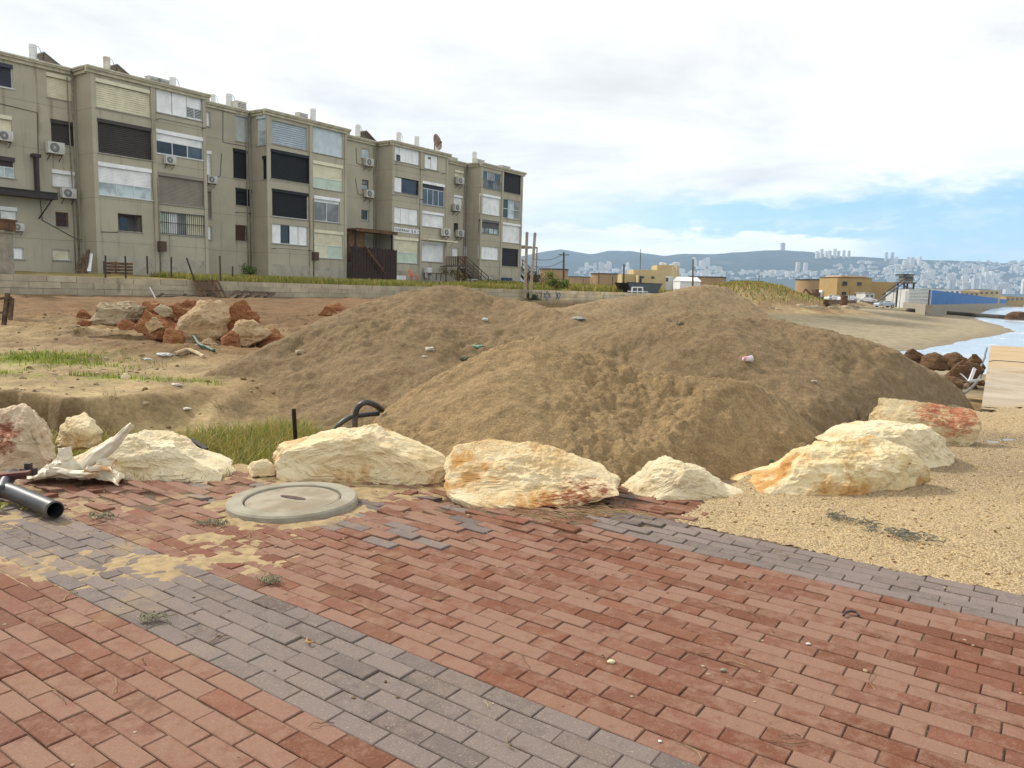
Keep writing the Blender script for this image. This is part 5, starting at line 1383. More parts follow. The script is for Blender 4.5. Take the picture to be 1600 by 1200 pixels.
# ---------------------------------------------------------------- foreground objects
def build_manhole():
    D = .905 / 2
    t = empty('manhole', (float(MH[0]), float(MH[1]), 0), R(20), 'round concrete manhole with raised rim set in the paving', 'manhole')
    cm = mat('worn_concrete', (.345, .315, .245), (.27, .245, .185), 5, .9, .35, 55, .008, dirt=(.22, .19, .13), dscale=4, damt=.7)
    lm = mat('lid_concrete', (.345, .30, .225), (.26, .22, .155), 6, .9, .4, 60, .008, dirt=(.24, .19, .12), dscale=3.2, damt=.8)
    b = MB().lathe([(D + .012, -.08), (D + .006, .046), (D - .008, .058), (D - .10, .060), (D - .108, .054), (D - .112, .0)], 72, m=0)
    b.f = b.f[:-2]; b.m = b.m[:-2]
    rim = b.build('rim', cm, t)
    rl = D - .122
    MB().lathe([(rl, -.02), (rl, .043), (rl - .012, .05), (.16, .056), (.0001, .057)], 72).build('lid', lm, t)
    s = MB()
    n = 20
    s.add([(.115 * math.cos(2 * math.pi * k / n), .03 * math.sin(2 * math.pi * k / n), .0605) for k in range(n)], [tuple(range(n))])
    s.build('lifting_slot', mat('rusty_slot', (.12, .075, .06), (.07, .045, .04), 20, .9, .2), t)
    t.rotation_euler = (R(1.2), R(-1.0), R(-25))
build_manhole()

def gp(px, py, z=0.0):
    p = ground(px, py, z); return (float(p[0]), float(p[1]), z)
def smooth_path(pts, n=8):
    P = [Vector(p) for p in pts]; out = []
    for i in range(len(P) - 1):
        a, b, c, d = P[max(i - 1, 0)], P[i], P[i + 1], P[min(i + 2, len(P) - 1)]
        for k in range(n):
            t = k / n
            out.append(.5 * ((2 * b) + (c - a) * t + (2 * a - 5 * b + 4 * c - d) * t * t + (3 * b - a - 3 * c + d) * t ** 3))
    out.append(P[-1]); return out
def hollow(mb, pts, r, th=.008, n=20):
    """pipe with an open end: outer skin, rim and inner skin"""
    mb.tube(pts, r, n, cap=False); q = [pts[-1], pts[-2], pts[-3], pts[-4]]
    mb.tube(pts, r - th, n, cap=False)
    a = len(mb.v); L = len(pts)
    o0 = a - 2 * L * n + (L - 1) * n; i0 = a - n
    mb.f += [(o0 + k, o0 + (k + 1) % n, i0 + (k + 1) % n, i0 + k) for k in range(n)]; mb.m += [0] * n
    return mb
pts = [gp(-70, 752, .10), gp(-20, 762, .09), gp(15, 768, .08), gp(50, 782, .075), gp(86, 797, .07)]
t = empty('drain_pipe', (0, 0, 0), 0, 'thick black plastic pipe with open end on the paving at the left edge', 'pipe')
hollow(MB(), smooth_path(pts), .058, .008, 26).build('main_tube', BLACKPL, t, True)
MB().tube(smooth_path([gp(2, 768, .09), tuple(at(8, 755, 5.35)), tuple(at(14, 746, 5.45)), tuple(at(20, 741, 5.6))]), .046, 20).build('branch_tube', BLACKPL, t, True)
rb = MB().bar(at(-60, 748, 5.32), at(47, 738, 5.45), .07, .022).bar(at(-60, 751, 5.33) + np.array([0, -.03, -.0]), at(45, 741, 5.46) + np.array([0, -.03, -.0]), .012, .05)
tag(rb.build('steel_bar', mat('red_oxide_steel', (.17, .05, .035), (.10, .035, .025), 8, .7, .15)), 'reddish steel bar resting on the black pipe at the left edge', 'steel bar')
tag(MB().box(-.05, .05, -.03, .03, 0, .05).box(-.02, .02, -.02, .02, .05, .09).build('rubble_block', DARKMETAL, loc=gp(45, 742, .1)), 'dark scrap block wedged under the reddish steel bar', 'scrap')

def build_sheet():
    """torn white plastic sack: a crumpled body with deep folds and a stiff folded flap pointing up"""
    m, N = new_mat('stained_white_plastic')
    g = N.n('ShaderNodeTexCoord').outputs['Object']
    col = N.mix(N.ss(N.noise(g, 5, 5, .6), .3, .7), (.62, .55, .42), (.54, .46, .32))
    col = N.mix(N.math('MULTIPLY', N.ss(N.noise(g, 4.2, 6, .7, 1.0), .52, .64), .8), col, (.42, .20, .035))
    col = N.mix(N.math('MULTIPLY', N.ss(N.noise(g, 9, 5, .7), .64, .70), .8), col, (.16, .07, .03))
    finish(N, col, .45, N.noise(g, 14, 4), .25, .02, 0, .4)
    c = np.array(gp(128, 748, 0)); Yc = float(c[1]) - .20
    root = empty('plastic_sack', (float(c[0]), Yc, .0), 0, 'torn dirty white plastic sack lying before the boulders at the left', 'plastic sack')
    nu, nv = 90, 60
    U, W = np.meshgrid(np.linspace(-1, 1, nu), np.linspace(0, 1, nv))
    X = U * .40 * (1 - .25 * W)
    Yl = -.02 + W * .26
    q = U * 1.9 + W * 1.2
    fold = 1 - np.abs(fbm(q * 1.5 + 3, W * 2.2 + U, octs=2, seed=611)) * 1.6
    env = (np.sin(np.pi * np.clip((U + 1.02) / 2.04, 0, 1)) ** .5) * (np.sin(np.pi * np.clip(W * .9 + .06, 0, 1)) ** .7)
    peak = .55 + .5 * np.exp(-((U + .25) / .3) ** 2) + .35 * np.exp(-((U - .45) / .25) ** 2)
    Z = .02 + env * peak * (.11 + .09 * fold) + .03 * np.abs(fbm(q * 4, W * 6, octs=2, seed=615)) * env
    X = X + .05 * fbm(W * 3, U * 2, octs=3, seed=613); Yl = Yl + .06 * fbm(U * 4, W * 2, octs=3, seed=614)
    V = np.stack([X, Yl, Z], -1).reshape(-1, 3)
    i = np.arange(nv - 1)[:, None] * nu + np.arange(nu - 1)[None]
    F = np.stack([i, i + 1, i + nu + 1, i + nu], -1).reshape(-1, 4)
    o = mesh_obj('body', V, F, m, root, True)
    so_ = o.modifiers.new('thick', 'SOLIDIFY'); so_.thickness = .006
    # flap: long folded blade rising to the right
    def flap(name, p0, p1, w0, w1, curl, seed, dyw):
        p0, p1 = np.array(p0, float), np.array(p1, float)
        n1, n2 = 40, 14
        T_, S = np.meshgrid(np.linspace(0, 1, n1), np.linspace(-1, 1, n2))
        base = p0[None, None] + (p1 - p0)[None, None] * T_[..., None]
        ax = (p1 - p0) / np.linalg.norm(p1 - p0); side = np.cross(ax, [0, 1, 0]); side /= np.linalg.norm(side)
        wdt = (w0 + (w1 - w0) * T_) * (1 + .12 * fbm(T_ * 5, S, octs=2, seed=seed))
        P = base + side[None, None] * (S * wdt)[..., None]
        P[..., 1] += curl * (S ** 2) * wdt * 1.6 + .02 * fbm(T_ * 6, S * 2, octs=3, seed=seed + 1) + dyw * T_
        P[..., 2] += .02 * np.sin(T_ * 7) * (1 - T_)
        Fi = np.arange(n2 - 1)[:, None] * n1 + np.arange(n1 - 1)[None]
        o = mesh_obj(name, P.reshape(-1, 3), np.stack([Fi, Fi + 1, Fi + n1 + 1, Fi + n1], -1).reshape(-1, 4), m, root, True)
        s_ = o.modifiers.new('thick', 'SOLIDIFY'); s_.thickness = .012
    L = lambda px, py, dy: at(px, py, Yc + dy) - np.array([c[0], Yc, 0])
    flap('flap', L(128, 736, -.02), L(205, 664, .12), .075, .022, .55, 621, .0)
    flap('flap', L(160, 736, -.06), L(172, 716, .05), .10, .06, -.4, 622, .0)
    flap('flap', L(92, 738, .0), L(97, 700, .10), .07, .05, .5, 623, .0)
    flap('flap', L(70, 742, -.05), L(150, 742, -.08), .035, .03, .6, 624, .0)
build_sheet()

# corrugated black hoses, pipes, stake
def corrugated(path, r, n=14):
    P = smooth_path(path, 14); L = []
    rs = [r * (1 + .09 * (1 if (i % 2) else -1)) for i in range(len(P))]
    return MB().tube(P, r, n, rs=rs)
Yh = 7.5
t = empty('corrugated_hose', (0, 0, 0), 0, 'black corrugated hose arching out of the ground behind the domed boulder', 'hose')
corrugated([at(555, 690, Yh), at(555, 655, Yh), at(559, 637, Yh), at(571, 629, Yh + .02), at(585, 632, Yh + .1), at(597, 641, Yh + .3)], .028).build('hose_section', BLACKPL, t, True)
corrugated([at(515, 680, Yh + .1), at(532, 662, Yh + .1), at(548, 652, Yh + .15), at(570, 648, Yh + .2), at(592, 646, Yh + .3)], .025).build('hose_section', BLACKPL, t, True)
tag(MB().tube([at(1330, 682, 8.9), at(1372, 664, 9.3), at(1410, 648, 9.7)], .045, 14).tube([at(1332, 674, 9.0), at(1370, 658, 9.5), at(1408, 644, 9.9)], .03, 12).build('pipe', BLACKPL, smooth=True), 'straight black pipe from the sand to the red-topped boulder', 'pipe')
tag(MB().bar(at(460, 690, 7.6), at(457, 639, 7.6), .035, .008).bar(at(460, 690, 7.6) + np.array([.014, .014, 0]), at(457, 639, 7.6) + np.array([.014, .014, 0]), .008, .03).build('iron_stake', mat('rusty_iron', (.055, .032, .024), (.03, .02, .016), 9, .85, .2)), 'short rusty iron stake standing in the grass', 'stake')
tag(MB().bar(at(298, 686, 7.4), at(322, 702, 7.2), .05, .02).build('wood_scrap', DARKMETAL), 'dark bit of wood in the grass behind the wedge-shaped boulder', 'wood scrap')

# loose bits lying on the sand piles
def on_pile(px, py, hz, y0=6.4, y1=30):
    for Y in np.arange(y0, y1, .05):
        p = at(px, py, Y)
        if p[2] <= hz(p[0], p[1]): return p
    return at(px, py, (y0 + y1) / 2)
def scrap(px, py, hz, s_, c, lab, seed, flat=.5, name='plastic_scrap', cat='litter'):
    p = on_pile(px, py, hz)
    v, f = ico(3)
    q = v * 1.0
    e = 1 + .55 * fbm(v[:, 0] * 2 + seed, v[:, 1] * 2, v[:, 2] * 2, 3, seed)
    q = v * e[:, None] * np.array([s_, s_ * .7, s_ * flat])
    o = mesh_obj(name, q, f, mat('litter_%d' % seed, c, tuple(x * .7 for x in c), 12, .5, .2), None, False, loc=(p[0], p[1], p[2] + s_ * flat * .4))
    tag(o, lab, cat)
scrap(672, 547, hz_main, .075, (.62, .56, .45), 'crumpled whitish paper scrap on the main sand mound, upper left of the near mound', 701)
scrap(663, 559, hz_main, .045, (.55, .48, .36), 'little beige scrap just below the whitish paper on the sand', 702)
scrap(746, 542, hz_main, .12, (.16, .32, .22), 'thin green plastic scrap on the sand', 703, .22)
scrap(728, 563, hz_main, .085, (.10, .12, .07), 'dark green tuft of weed on the sand near the green scrap', 704, .5, 'weed', 'plant')
scrap(758, 500, hz_main, .05, (.68, .68, .68), 'small bright white scrap high on the main mound', 705)
scrap(904, 499, hz_main, .10, (.34, .34, .30), 'flat greyish scrap near the saddle of the main mound', 706, .3)
scrap(1272, 597, hz_main, .04, (.55, .47, .35), 'pale shell fragment on the right slope of the main mound', 707)
scrap(1322, 668, hz_main, .07, (.50, .40, .27), 'beige stone chip at the foot of the sand near the black pipe', 708, .6, 'stone_chip', 'stone')
scrap(470, 552, hz_main, .08, (.42, .33, .20), 'yellowish scrap at the left flank of the main mound', 709, .5)
scrap(1062, 508, hz_main, .06, (.16, .12, .08), 'dark clod of earth on the crest of the main mound', 710, .6, 'clod', 'clod')
scrap(1203, 722, hz_front, .04, (.07, .10, .05), 'tiny green weed sprouting at the foot of the near mound', 711, .5, 'weed', 'plant')
p = on_pile(1167, 566, hz_main)
t = empty('paper_cup', (p[0], p[1], p[2] + .045), .4, 'pink and white paper cup lying on the sand slope', 'cup')
m_ = MB().lathe([(.03, -.06), (.045, .06), (.04, .06), (.026, -.05)], 18); m_.v = [(v[2], v[0], v[1]) for v in m_.v]
m_.build('cup_body', mat('pink_card', (.62, .25, .33), (.7, .6, .6), 12, .5, .02, lo=.45, hi=.5), t, True)
m_ = MB().lathe([(.046, .058), (.049, .066), (.046, .07), (.01, .072)], 18); m_.v = [(v[2], v[0], v[1]) for v in m_.v]
m_.build('lid', WHITE, t, True)
p = at(1514, 596, 14.9)
m_ = MB()
for k, (a, l) in enumerate(((.3, .26), (1.2, .3), (2.3, .22), (2.9, .2))): m_.add([(0, 0, 0), (math.cos(a) * l - .03, .02, math.sin(a) * l), (math.cos(a) * l + .05, .06, math.sin(a) * l - .04), (.07, .05, -.03), (0.03, .09, .0), (math.cos(a) * l, .1, math.sin(a) * l - .02)], [(0, 3, 2, 1), (0, 1, 5, 4), (1, 2, 5), (3, 4, 5, 2)])
tag(m_.build('plastic_scrap', WHITE, loc=tuple(p)), 'ragged white plastic scrap among the stones by the slab', 'litter')
# dry twiggy shrub at the foot of the sand
p = on_pile(1338, 668, hz_main)
def twigs(name, p, h, n, seed, m, label, cat='shrub', spread=1.0):
    r = random.Random(seed); mb = MB()
    for k in range(n):
        a = r.uniform(0, 6.28); l = h * r.uniform(.5, 1.1); q = Vector((r.uniform(-.05, .05), r.uniform(-.05, .05), 0)); pts = [q]
        d = Vector((math.cos(a) * spread * r.uniform(.3, 1), math.sin(a) * spread * r.uniform(.3, 1), r.uniform(.5, 1))).normalized()
        for j in range(4):
            d = (d + Vector((r.uniform(-.4, .4), r.uniform(-.4, .4), r.uniform(-.2, .2)))).normalized(); q = q + d * l / 4; pts.append(q)
            if j > 0:
                e = (d + Vector((r.uniform(-.9, .9), r.uniform(-.9, .9), r.uniform(-.3, .6)))).normalized(); mb.tube([q, q + e * l * .22], .004 * h * 2, 4)
        mb.tube(pts, .006 * h * 2, 4, rs=[.012 * h * (1 - .2 * i) for i in range(5)])
    return tag(mb.build(name, m, loc=tuple(p)), label, cat)
TWIG = mat('dead_twig', (.10, .07, .045), (.06, .045, .03), 20, .9, .1)
twigs('dead_shrub', (p[0], p[1], p[2] - .03), .42, 16, 5, TWIG, 'dead twiggy shrub at the foot of the sand left of the black pipe', spread=1.4)

# ---------------------------------------------------------------- litter on the paving and gravel
def litter_on_paving():
    r = random.Random(12); mb = MB()
    def stalk(x, y, z, l, a, w_=.002, c=.3):
        n = 5; pts = []
        for k in range(n):
            t = k / (n - 1) - .5
            pts.append((x + math.cos(a) * l * t + math.sin(a) * c * l * t * t, y + math.sin(a) * l * t - math.cos(a) * c * l * t * t, z + w_ + .012 * r.random() * (k % 2)))
        mb.tube(pts, w_, 4)
    for k in range(260):
        x, y = r.uniform(-4, 3.5), r.uniform(2.2, 6.0)
        if PV[0] * x + PV[1] * y > 5.0 and PU[0] * x + PU[1] * y > -2.0: continue
        if r.random() > .35 + .65 * float(sstep(y, 3, 5.6)): continue
        stalk(x, y, float(heave(x, y)) + .004, r.uniform(.03, .16), r.uniform(0, 6.28), r.uniform(.0012, .0025), r.uniform(-.8, .8))
    for (px, py, n, s_) in ((905, 805, 26, .25), (870, 815, 20, .2), (940, 790, 18, .2)):
        q = gp(px, py)
        for k in range(n): stalk(q[0] + r.gauss(0, s_), q[1] + r.gauss(0, .06), .03, r.uniform(.1, .35), r.gauss(-.3, .4), .002, r.uniform(-.6, .6))
    tag(mb.build('dry_stalks', mat('straw', (.36, .26, .12), (.16, .10, .05), 2.0, .8, .05, lo=.45, hi=.55)), 'scattered dry grass stalks on the brick paving', 'plant litter', None, 'stuff')
    # pebbles, crumbs of mortar and dead leaves
    for (nm, n, c1, c2, s0, s1, lab, sd_) in (('grit', 1500, (.36, .28, .17), (.14, .09, .05), .003, .010, 'grit and crumbs scattered on the brick paving', 21), ('pebbles', 11000, (.46, .32, .15), (.22, .12, .05), .004, .013, 'loose pebbles and shells of the gravel beside the paving', 22)):
        rg = np.random.RandomState(sd_)
        v, f = ico(1); f = np.array(f)
        x, y = (rg.uniform(-4.2, 4, n), rg.uniform(2, 6.1, n)) if nm == 'grit' else (rg.uniform(1.0, 8.2, n), 3.4 + 7 * rg.uniform(0, 1, n) ** 1.4)
        u, w_ = PU[0] * x + PU[1] * y, PV[0] * x + PV[1] * y
        if nm == 'grit': k = ~((w_ > 5) & (u > -2)) & (rg.uniform(0, 1, n) < .25 + .75 * sstep(y - .35 * x, 3.5, 6))
        else: k = (w_ > 5.0) & (u > -2.03) & (((x - 1.55) * .70 - (y - 6.0) * .714) > -.35) & (((x - SL0[0]) * SLD[0] + (y - SL0[1]) * SLD[1]) < .2)
        x, y, w_ = x[k], y[k], w_[k]; n = len(x)
        z = heave(x, y) if nm == 'grit' else .004 + .035 * sstep(w_, 5.05, 5.9) + .022 * fbm(x * 1.2, y * 1.2, octs=4, seed=101) + .012 * fbm(x * 11, y * 11, octs=3, seed=102) - .05 * np.exp(-(((x - 5.9) / 1.3) ** 2 + ((y - 8.75) / .42) ** 2))
        s_ = s0 + (s1 - s0) * rg.uniform(0, 1, n) ** 3
        sc3 = np.stack([s_ * rg.uniform(.8, 1.4, n), s_ * rg.uniform(.7, 1.2, n), s_ * rg.uniform(.4, .8, n)], -1)
        V = (v[None] * rg.uniform(.8, 1.2, (n, len(v), 1)) * sc3[:, None] + np.stack([x, y, z + s_ * .15], -1)[:, None]).reshape(-1, 3)
        F = (f[None] + (np.arange(n) * len(v))[:, None, None]).reshape(-1, 3)
        c = np.where(rg.uniform(0, 1, (n, 1)) < .72, np.array(c1), np.array(c2)) * rg.uniform(.7, 1.3, (n, 1))
        tag(mesh_obj(nm, V, F, attr_mat(nm + '_stone', 30, .1, (60, 120), .1), cols=np.repeat(c, len(v), 0)), lab, 'pebbles', None, 'stuff')
    # rotting greenish weed clumps on the paving, and the dark weed line on the gravel
    for i, (px, py, l, lab) in enumerate(((160, 808, .20, 'greenish dried weed clump on the paving, nearest to the black pipe'), (335, 818, .22, 'greenish dried weed clump on the paving left of the manhole cover'), (422, 908, .13, 'grey-green weed clump at the right end of the spilt sand'), (240, 967, .14, 'pale grey-green weed clump on the dark paver band'))):
        q = gp(px, py, .015); rr = random.Random(60 + i); mb = MB()
        for k in range(34):
            a = rr.uniform(0, 6.28); d = rr.random() ** .6 * l * .5
            x, y = d * math.cos(a), d * .5 * math.sin(a); b_ = rr.uniform(0, 6.28); ll = rr.uniform(.015, .05)
            mb.tube([(x, y, 0), (x + ll * .5 * math.cos(b_), y + ll * .5 * math.sin(b_), rr.uniform(.005, .03)), (x + ll * math.cos(b_), y + ll * math.sin(b_), rr.uniform(0, .02))], .0035, 4)
        tag(mb.build('weed_clump', mat('dried_weed_%d' % i, (.25, .25, .15) if i < 2 else (.33, .31, .20), (.17, .17, .10), 20, .9, .1), loc=q), lab, 'weed')
    mb = MB(); rr = random.Random(77)
    for k in range(120):
        t_ = rr.random(); a, b = gp(1295, 815), gp(1455, 858)
        x, y = a[0] + (b[0] - a[0]) * t_ + rr.gauss(0, .05), a[1] + (b[1] - a[1]) * t_ + .05 * math.sin(t_ * 9) + rr.gauss(0, .06)
        b_ = rr.gauss(-.5, .8); ll = rr.uniform(.02, .07)
        mb.tube([(x, y, .045), (x + ll * .5 * math.cos(b_), y + ll * .5 * math.sin(b_), rr.uniform(.05, .065)), (x + ll * math.cos(b_), y + ll * math.sin(b_), .05)], .004, 4)
    tag(mb.build('weed_clump', mat('dark_weed', (.20, .19, .14), (.12, .115, .085), 20, .9, .1)), 'dark dried weed strung out along the gravel', 'weed', None, 'stuff')
litter_on_paving()
for i, (px, py, s_, c, lab) in enumerate(((955, 1034, .017, (.62, .55, .34), 'round yellowish pebble alone on the red pavers'), (1031, 1158, .007, (.75, .72, .66), 'tiny white pebble at the lower edge of the red pavers'), (1263, 1006, .011, (.6, .53, .44), 'whitish pebble on the red pavers at the right'), (1130, 1047, .014, (.24, .22, .16), 'flat grey-green pebble on the red pavers'))):
    q = gp(px, py, float(heave(*gp(px, py)[:2])) + s_ * .3); v, f = ico(3)
    tag(mesh_obj('pebble', v * np.array([s_, s_ * .85, s_ * .5]) * (1 + .15 * fbm(v[:, 0] * 2 + i, v[:, 1] * 2, v[:, 2] * 2, 2, 3))[:, None], f, mat('pebble_%d' % i, c, tuple(x * .8 for x in c), 40, .7, .1), None, True, loc=q), lab, 'pebble')
mb = MB()
cpts = [gp(1318, 962, .012), gp(1322, 957, .016), gp(1330, 955, .02), gp(1338, 957, .016), gp(1342, 962, .012)]
tag(MB().tube(smooth_path(cpts), .006, 6).build('twig', DARKMETAL), 'small bent dark twig on the red pavers at the right', 'twig')
tag(MB().tube(smooth_path([gp(481, 997, .012), gp(479, 1001, .014), gp(483, 1004, .016), gp(489, 1003, .012)]), .005, 6).build('peel', mat('orange_peel', (.45, .25, .08))), 'curled orange shred on the dark paver band', 'litter')

# ---------------------------------------------------------------- yard in front of the block, along the wall
def wp3(px, py, off, ztop=None):
    """point standing behind (off>0) or in front of the wall's face"""
    pl = Plane(WA + WN * off, WD, -WN); u, z = pl.hit(px, py); return Vector(pl.P(u, 0, z))
for i, (xa, ya, xb, yb) in enumerate(((164, 399, 164, 434), (195, 400, 196, 436), (229, 400, 230, 428), (267, 401, 267, 434), (291, 403, 304, 440), (343, 400, 344, 440), (363, 416, 363, 432))):
    a, b = wp3(xb, yb, .5), wp3(xa, ya, .5)
    tag(MB().bar(a, b, .06, .02).bar(a + Vector((.02, .02, 0)), b + Vector((.02, .02, 0)), .02, .05).build('fence_post', DARKMETAL),
        ['first thin dark post on the wall counting from the left, above the wooden junk', 'second dark post from the left on the wall', 'third dark post from the left, before the first bay pipe', 'fourth dark post from the left, beside the grassy stretch', 'leaning dark post above the propped pallet', 'dark post standing just right of the leaning one', 'shortest dark post, in the grass below the first recess'][i], 'post', 'iron posts along the block wall')
PW = mat('orange_brown_timber', (.17, .085, .04), (.075, .045, .028), 3, .85, .2)
def pallet(a, b, c, n, m, name='pallet'):
    """boards n across the quad a (origin), b (along the boards), c (across)"""
    a, b, c = Vector(a), Vector(b), Vector(c); mb = MB(); u, v = b - a, c - a; nrm = u.cross(v).normalized()
    for k in range(n):
        p = a + v * (k / (n - 1)); mb.bar(p, p + u, v.length / n * .82, .025)
    for t in (.05, .5, .95): mb.bar(a + u * t + nrm * .05, c + u * t + nrm * .05, .08, .07)
    return mb.build(name, m)
tag(pallet(wp3(318, 471, -.7), wp3(302, 437, -.25), wp3(355, 470, -.7), 6, PW), 'orange-brown wooden pallet propped against the block wall', 'pallet')
tag(pallet(wp3(358, 468, -1.2), wp3(372, 454, -.4), wp3(415, 470, -1.2), 5, WOODOLD), 'dark wooden pallet lying right of the propped one', 'pallet')
tag(pallet(wp3(238, 468, -1.1), wp3(318, 470, -1.0), wp3(250, 460, -.5), 4, WOODOLD, 'board_pile'), 'dark boards lying at the foot of the wall left of the propped pallet', 'boards')
tag(MB().bar(wp3(246, 472, -2.2), wp3(234, 449, -2.0), .09, .03).build('white_plank', WHITE), 'narrow white plank standing slanted behind the rock heap', 'plank')
# dark timber frame at the left edge
pA = at(-14, 508, 15.5)
mb = MB()
for (xa, ya, xb, yb, w_) in ((6, 508, 12, 458, .10), (-10, 505, -6, 460, .09), (-40, 470, 18, 465, .08), (-40, 490, 16, 488, .10), (16, 500, 19, 466, .07)): mb.bar(at(xa, ya, 15.5), at(xb, yb, 15.6), w_, .05)
tag(mb.build('timber_frame', WOODOLD), 'dark broken timber frame cut off by the left edge', 'timber')
# concrete pillar with a planter
p = wp3(3, 434, 1.6)
t = empty('gate_pillar', tuple(p), 0, 'square concrete pillar with a brown planter on top at the left edge', 'pillar')
MB().box(-.38, .36, -.3, .3, -.4, 1.85).box(-.44, .42, -.36, .36, 1.852, 1.95).build('shaft', CONC, t)
MB().box(-.5, .5, -.3, .3, 1.955, 2.35).box(-.55, .55, -.34, .34, 2.352, 2.42).build('planter', PW, t)
twigs('dry_plant', tuple(p + Vector((0, 0, 2.38))), .35, 18, 8, TWIG, 'small dry plant growing in the planter on the pillar', 'plant')
# junk by the first bay
def fac(px, py, out):
    pl = Plane(P0 + FO * out, FD, FO); u, z = pl.hit(px, py); return Vector(pl.P(u, 0, z))
TF = lambda u, o, z: FRONT.P(u, o, z)
u0, z0 = FRONT.hit(138, 432); u1, z1 = FRONT.hit(173, 412)
mb = MB()
for k in range(5): mb.box(u0, u1, 2.0, 2.05, z0 + k * .2, z0 + k * .2 + .15, 0, TF); mb.box(u0, u1, 2.7, 2.75, z0 + k * .2, z0 + k * .2 + .15, 0, TF)
for u in (u0, (u0 + u1) / 2, u1 - .08): mb.box(u, u + .08, 1.93, 1.995, z0, z0 + 1.0, 0, TF); mb.box(u, u + .08, 2.06, 2.69, z0 + .4, z0 + .46, 0, TF)
tag(mb.build('wooden_crate', PW), 'brown slatted wooden crate in front of the first bay', 'crate')
for i, (xa, ya, xb, yb, c, lab) in enumerate(((119, 432, 126, 402, WOODOLD, 'leftmost plank leaning on the corner of the first bay'), (124, 434, 132, 398, PW, 'brown plank leaning on the corner of the first bay'), (133, 432, 138, 390, WOODOLD, 'tallest plank leaning on the corner of the first bay'), (139, 424, 142, 396, WHITE, 'short white plank leaning on the corner of the first bay'))):
    tag(MB().bar(fac(xa, ya, 1.2), fac(xb, yb, .4), .22, .04).build('plank', c), lab, 'plank', 'planks leaning at the first bay')
mb = MB(); r = random.Random(3)
for k in range(9): a = fac(165 + r.uniform(0, 25), 432 + r.uniform(-3, 3), 2.4 + r.uniform(-.5, .5)); mb.bar(a, fac(205 + r.uniform(-10, 18), 432 + r.uniform(-4, 3), 2.4 + r.uniform(-.8, .8)), .14, .04)
tag(mb.build('board_heap', WOODOLD), 'untidy heap of grey boards on the ground right of the crate', 'boards')
# entrance porch between the second and third bay
BR = mat('dark_brown_timber', (.055, .03, .024), (.035, .022, .02), 3, .8, .15)
t = empty('entrance_porch', (0, 0, 0), 0, 'dark brown plank porch with a flat canopy between the second and third bays', 'porch')
u0, z0 = FRONT.hit(541, 437); u1, z1 = FRONT.hit(613, 390); mb = MB(); n = 34
for k in range(n):
    a = u0 + (u1 - u0) * k / n; mb.box(a + .01, a + (u1 - u0) / n - .01, .55 + .02 * (k % 2), .60 + .02 * (k % 2), z0 - .6, z1 + .05 * math.sin(k * 2.1) - .05, 0, TF)
mb.build('plank_fence', BR, t)
MB().box(u0, u1, .50, .54, z1 - .25, z1 - .1, 0, TF).box(u0, u1, .50, .54, z0 + .4, z0 + .55, 0, TF).build('rail', BR, t)
ua, za = FRONT.hit(548, 357); ub, zb = FRONT.hit(611, 366)
MB().box(ua, ub, -1.7, .7, zb, zb + .16, 0, TF).box(ua - .05, ub + .05, .71, .80, zb - .1, zb + .2, 0, TF).build('canopy', PW, t)
uc, zc = FRONT.hit(549, 362); ud, ze = FRONT.hit(574, 400)
MB().box(uc, ud, -.4, -.34, ze - .6, zb - .02, 0, TF).build('side_board', mat('varnished_board', (.20, .105, .04), (.14, .07, .03), 2, .6, .1), t)
for q in (uc + .1, ub - .3): MB().box(q, q + .12, .3, .42, ze - 1, zb - .02, 0, TF).build('post', BR, t)
MB().bar(fac(570, 384, .75), fac(598, 420, .9), .09).bar(fac(574, 392, .75), fac(602, 428, .9), .09).build('handrail', PW, t)
mb = MB()
for k in range(8): f_ = k / 7; mb.bar(fac(571 + 27 * f_, 386 + 36 * f_, .8), fac(572 + 28 * f_, 396 + 38 * f_, .8), .035)
mb.build('baluster', PW, t)
# stairs by the fourth bay and at the block's end
def stairs(name, top, bot, wd, land, m, label, rail=True):
    """top and bottom points on the outer edge, width towards the facade"""
    t = empty(name, (0, 0, 0), 0, label, 'stairs')
    top, bot = Vector(top), Vector(bot); inn = Vector((-FO[0], -FO[1], 0)) * wd; n = 10
    for k in range(n):
        p = top.lerp(bot, (k + .5) / n); d = (bot - top) / n; d.z = 0
        MB().add([tuple(p + d * s_ + inn * q + Vector((0, 0, z))) for z in (-.05, 0) for q in (0, 1) for s_ in (-.5, .6)], [(0, 2, 3, 1), (4, 5, 7, 6), (0, 1, 5, 4), (2, 6, 7, 3), (0, 4, 6, 2), (1, 3, 7, 5)]).build('tread', m, t)
    for q in (0, 1): MB().bar(top + inn * q - Vector((0, 0, .15)), bot + inn * q - Vector((0, 0, .15)), .06, .28).build('stringer', m, t)
    for q in (0, 1):
        mb = MB()
        for h_ in (.5, .95): mb.bar(top + inn * q + Vector((0, 0, h_)), bot + inn * q + Vector((0, 0, h_)), .07)
        for k in range(4): p = top.lerp(bot, k / 3) + inn * q; mb.bar(p - Vector((0, 0, .2)), p + Vector((0, 0, 1.0)), .09)
        mb.build('railing', m, t)
    if land:
        a = Vector(land); mb = MB()
        for s_ in (0, 1): mb.bar(a + inn * s_, top + inn * s_, .08, .2)
        for k in range(7): p = a.lerp(top, k / 6); mb.bar(p, p + inn, .16, .05)
        mb.build('landing', m, t)
        mb = MB()
        for k in range(12): p = a.lerp(top, k / 11); mb.bar(p, p + Vector((0, 0, .95)), .10, .03)
        mb.bar(a + Vector((0, 0, .97)), top + Vector((0, 0, .97)), .09, .05); mb.build('railing', PW if name == 'wooden_stairs' else m, t)
        for k in range(4): p = a.lerp(top, k / 3) + inn * (k % 2); MB().bar(p, p - Vector((0, 0, 1.9)), .12).build('post', m, t)
    return t
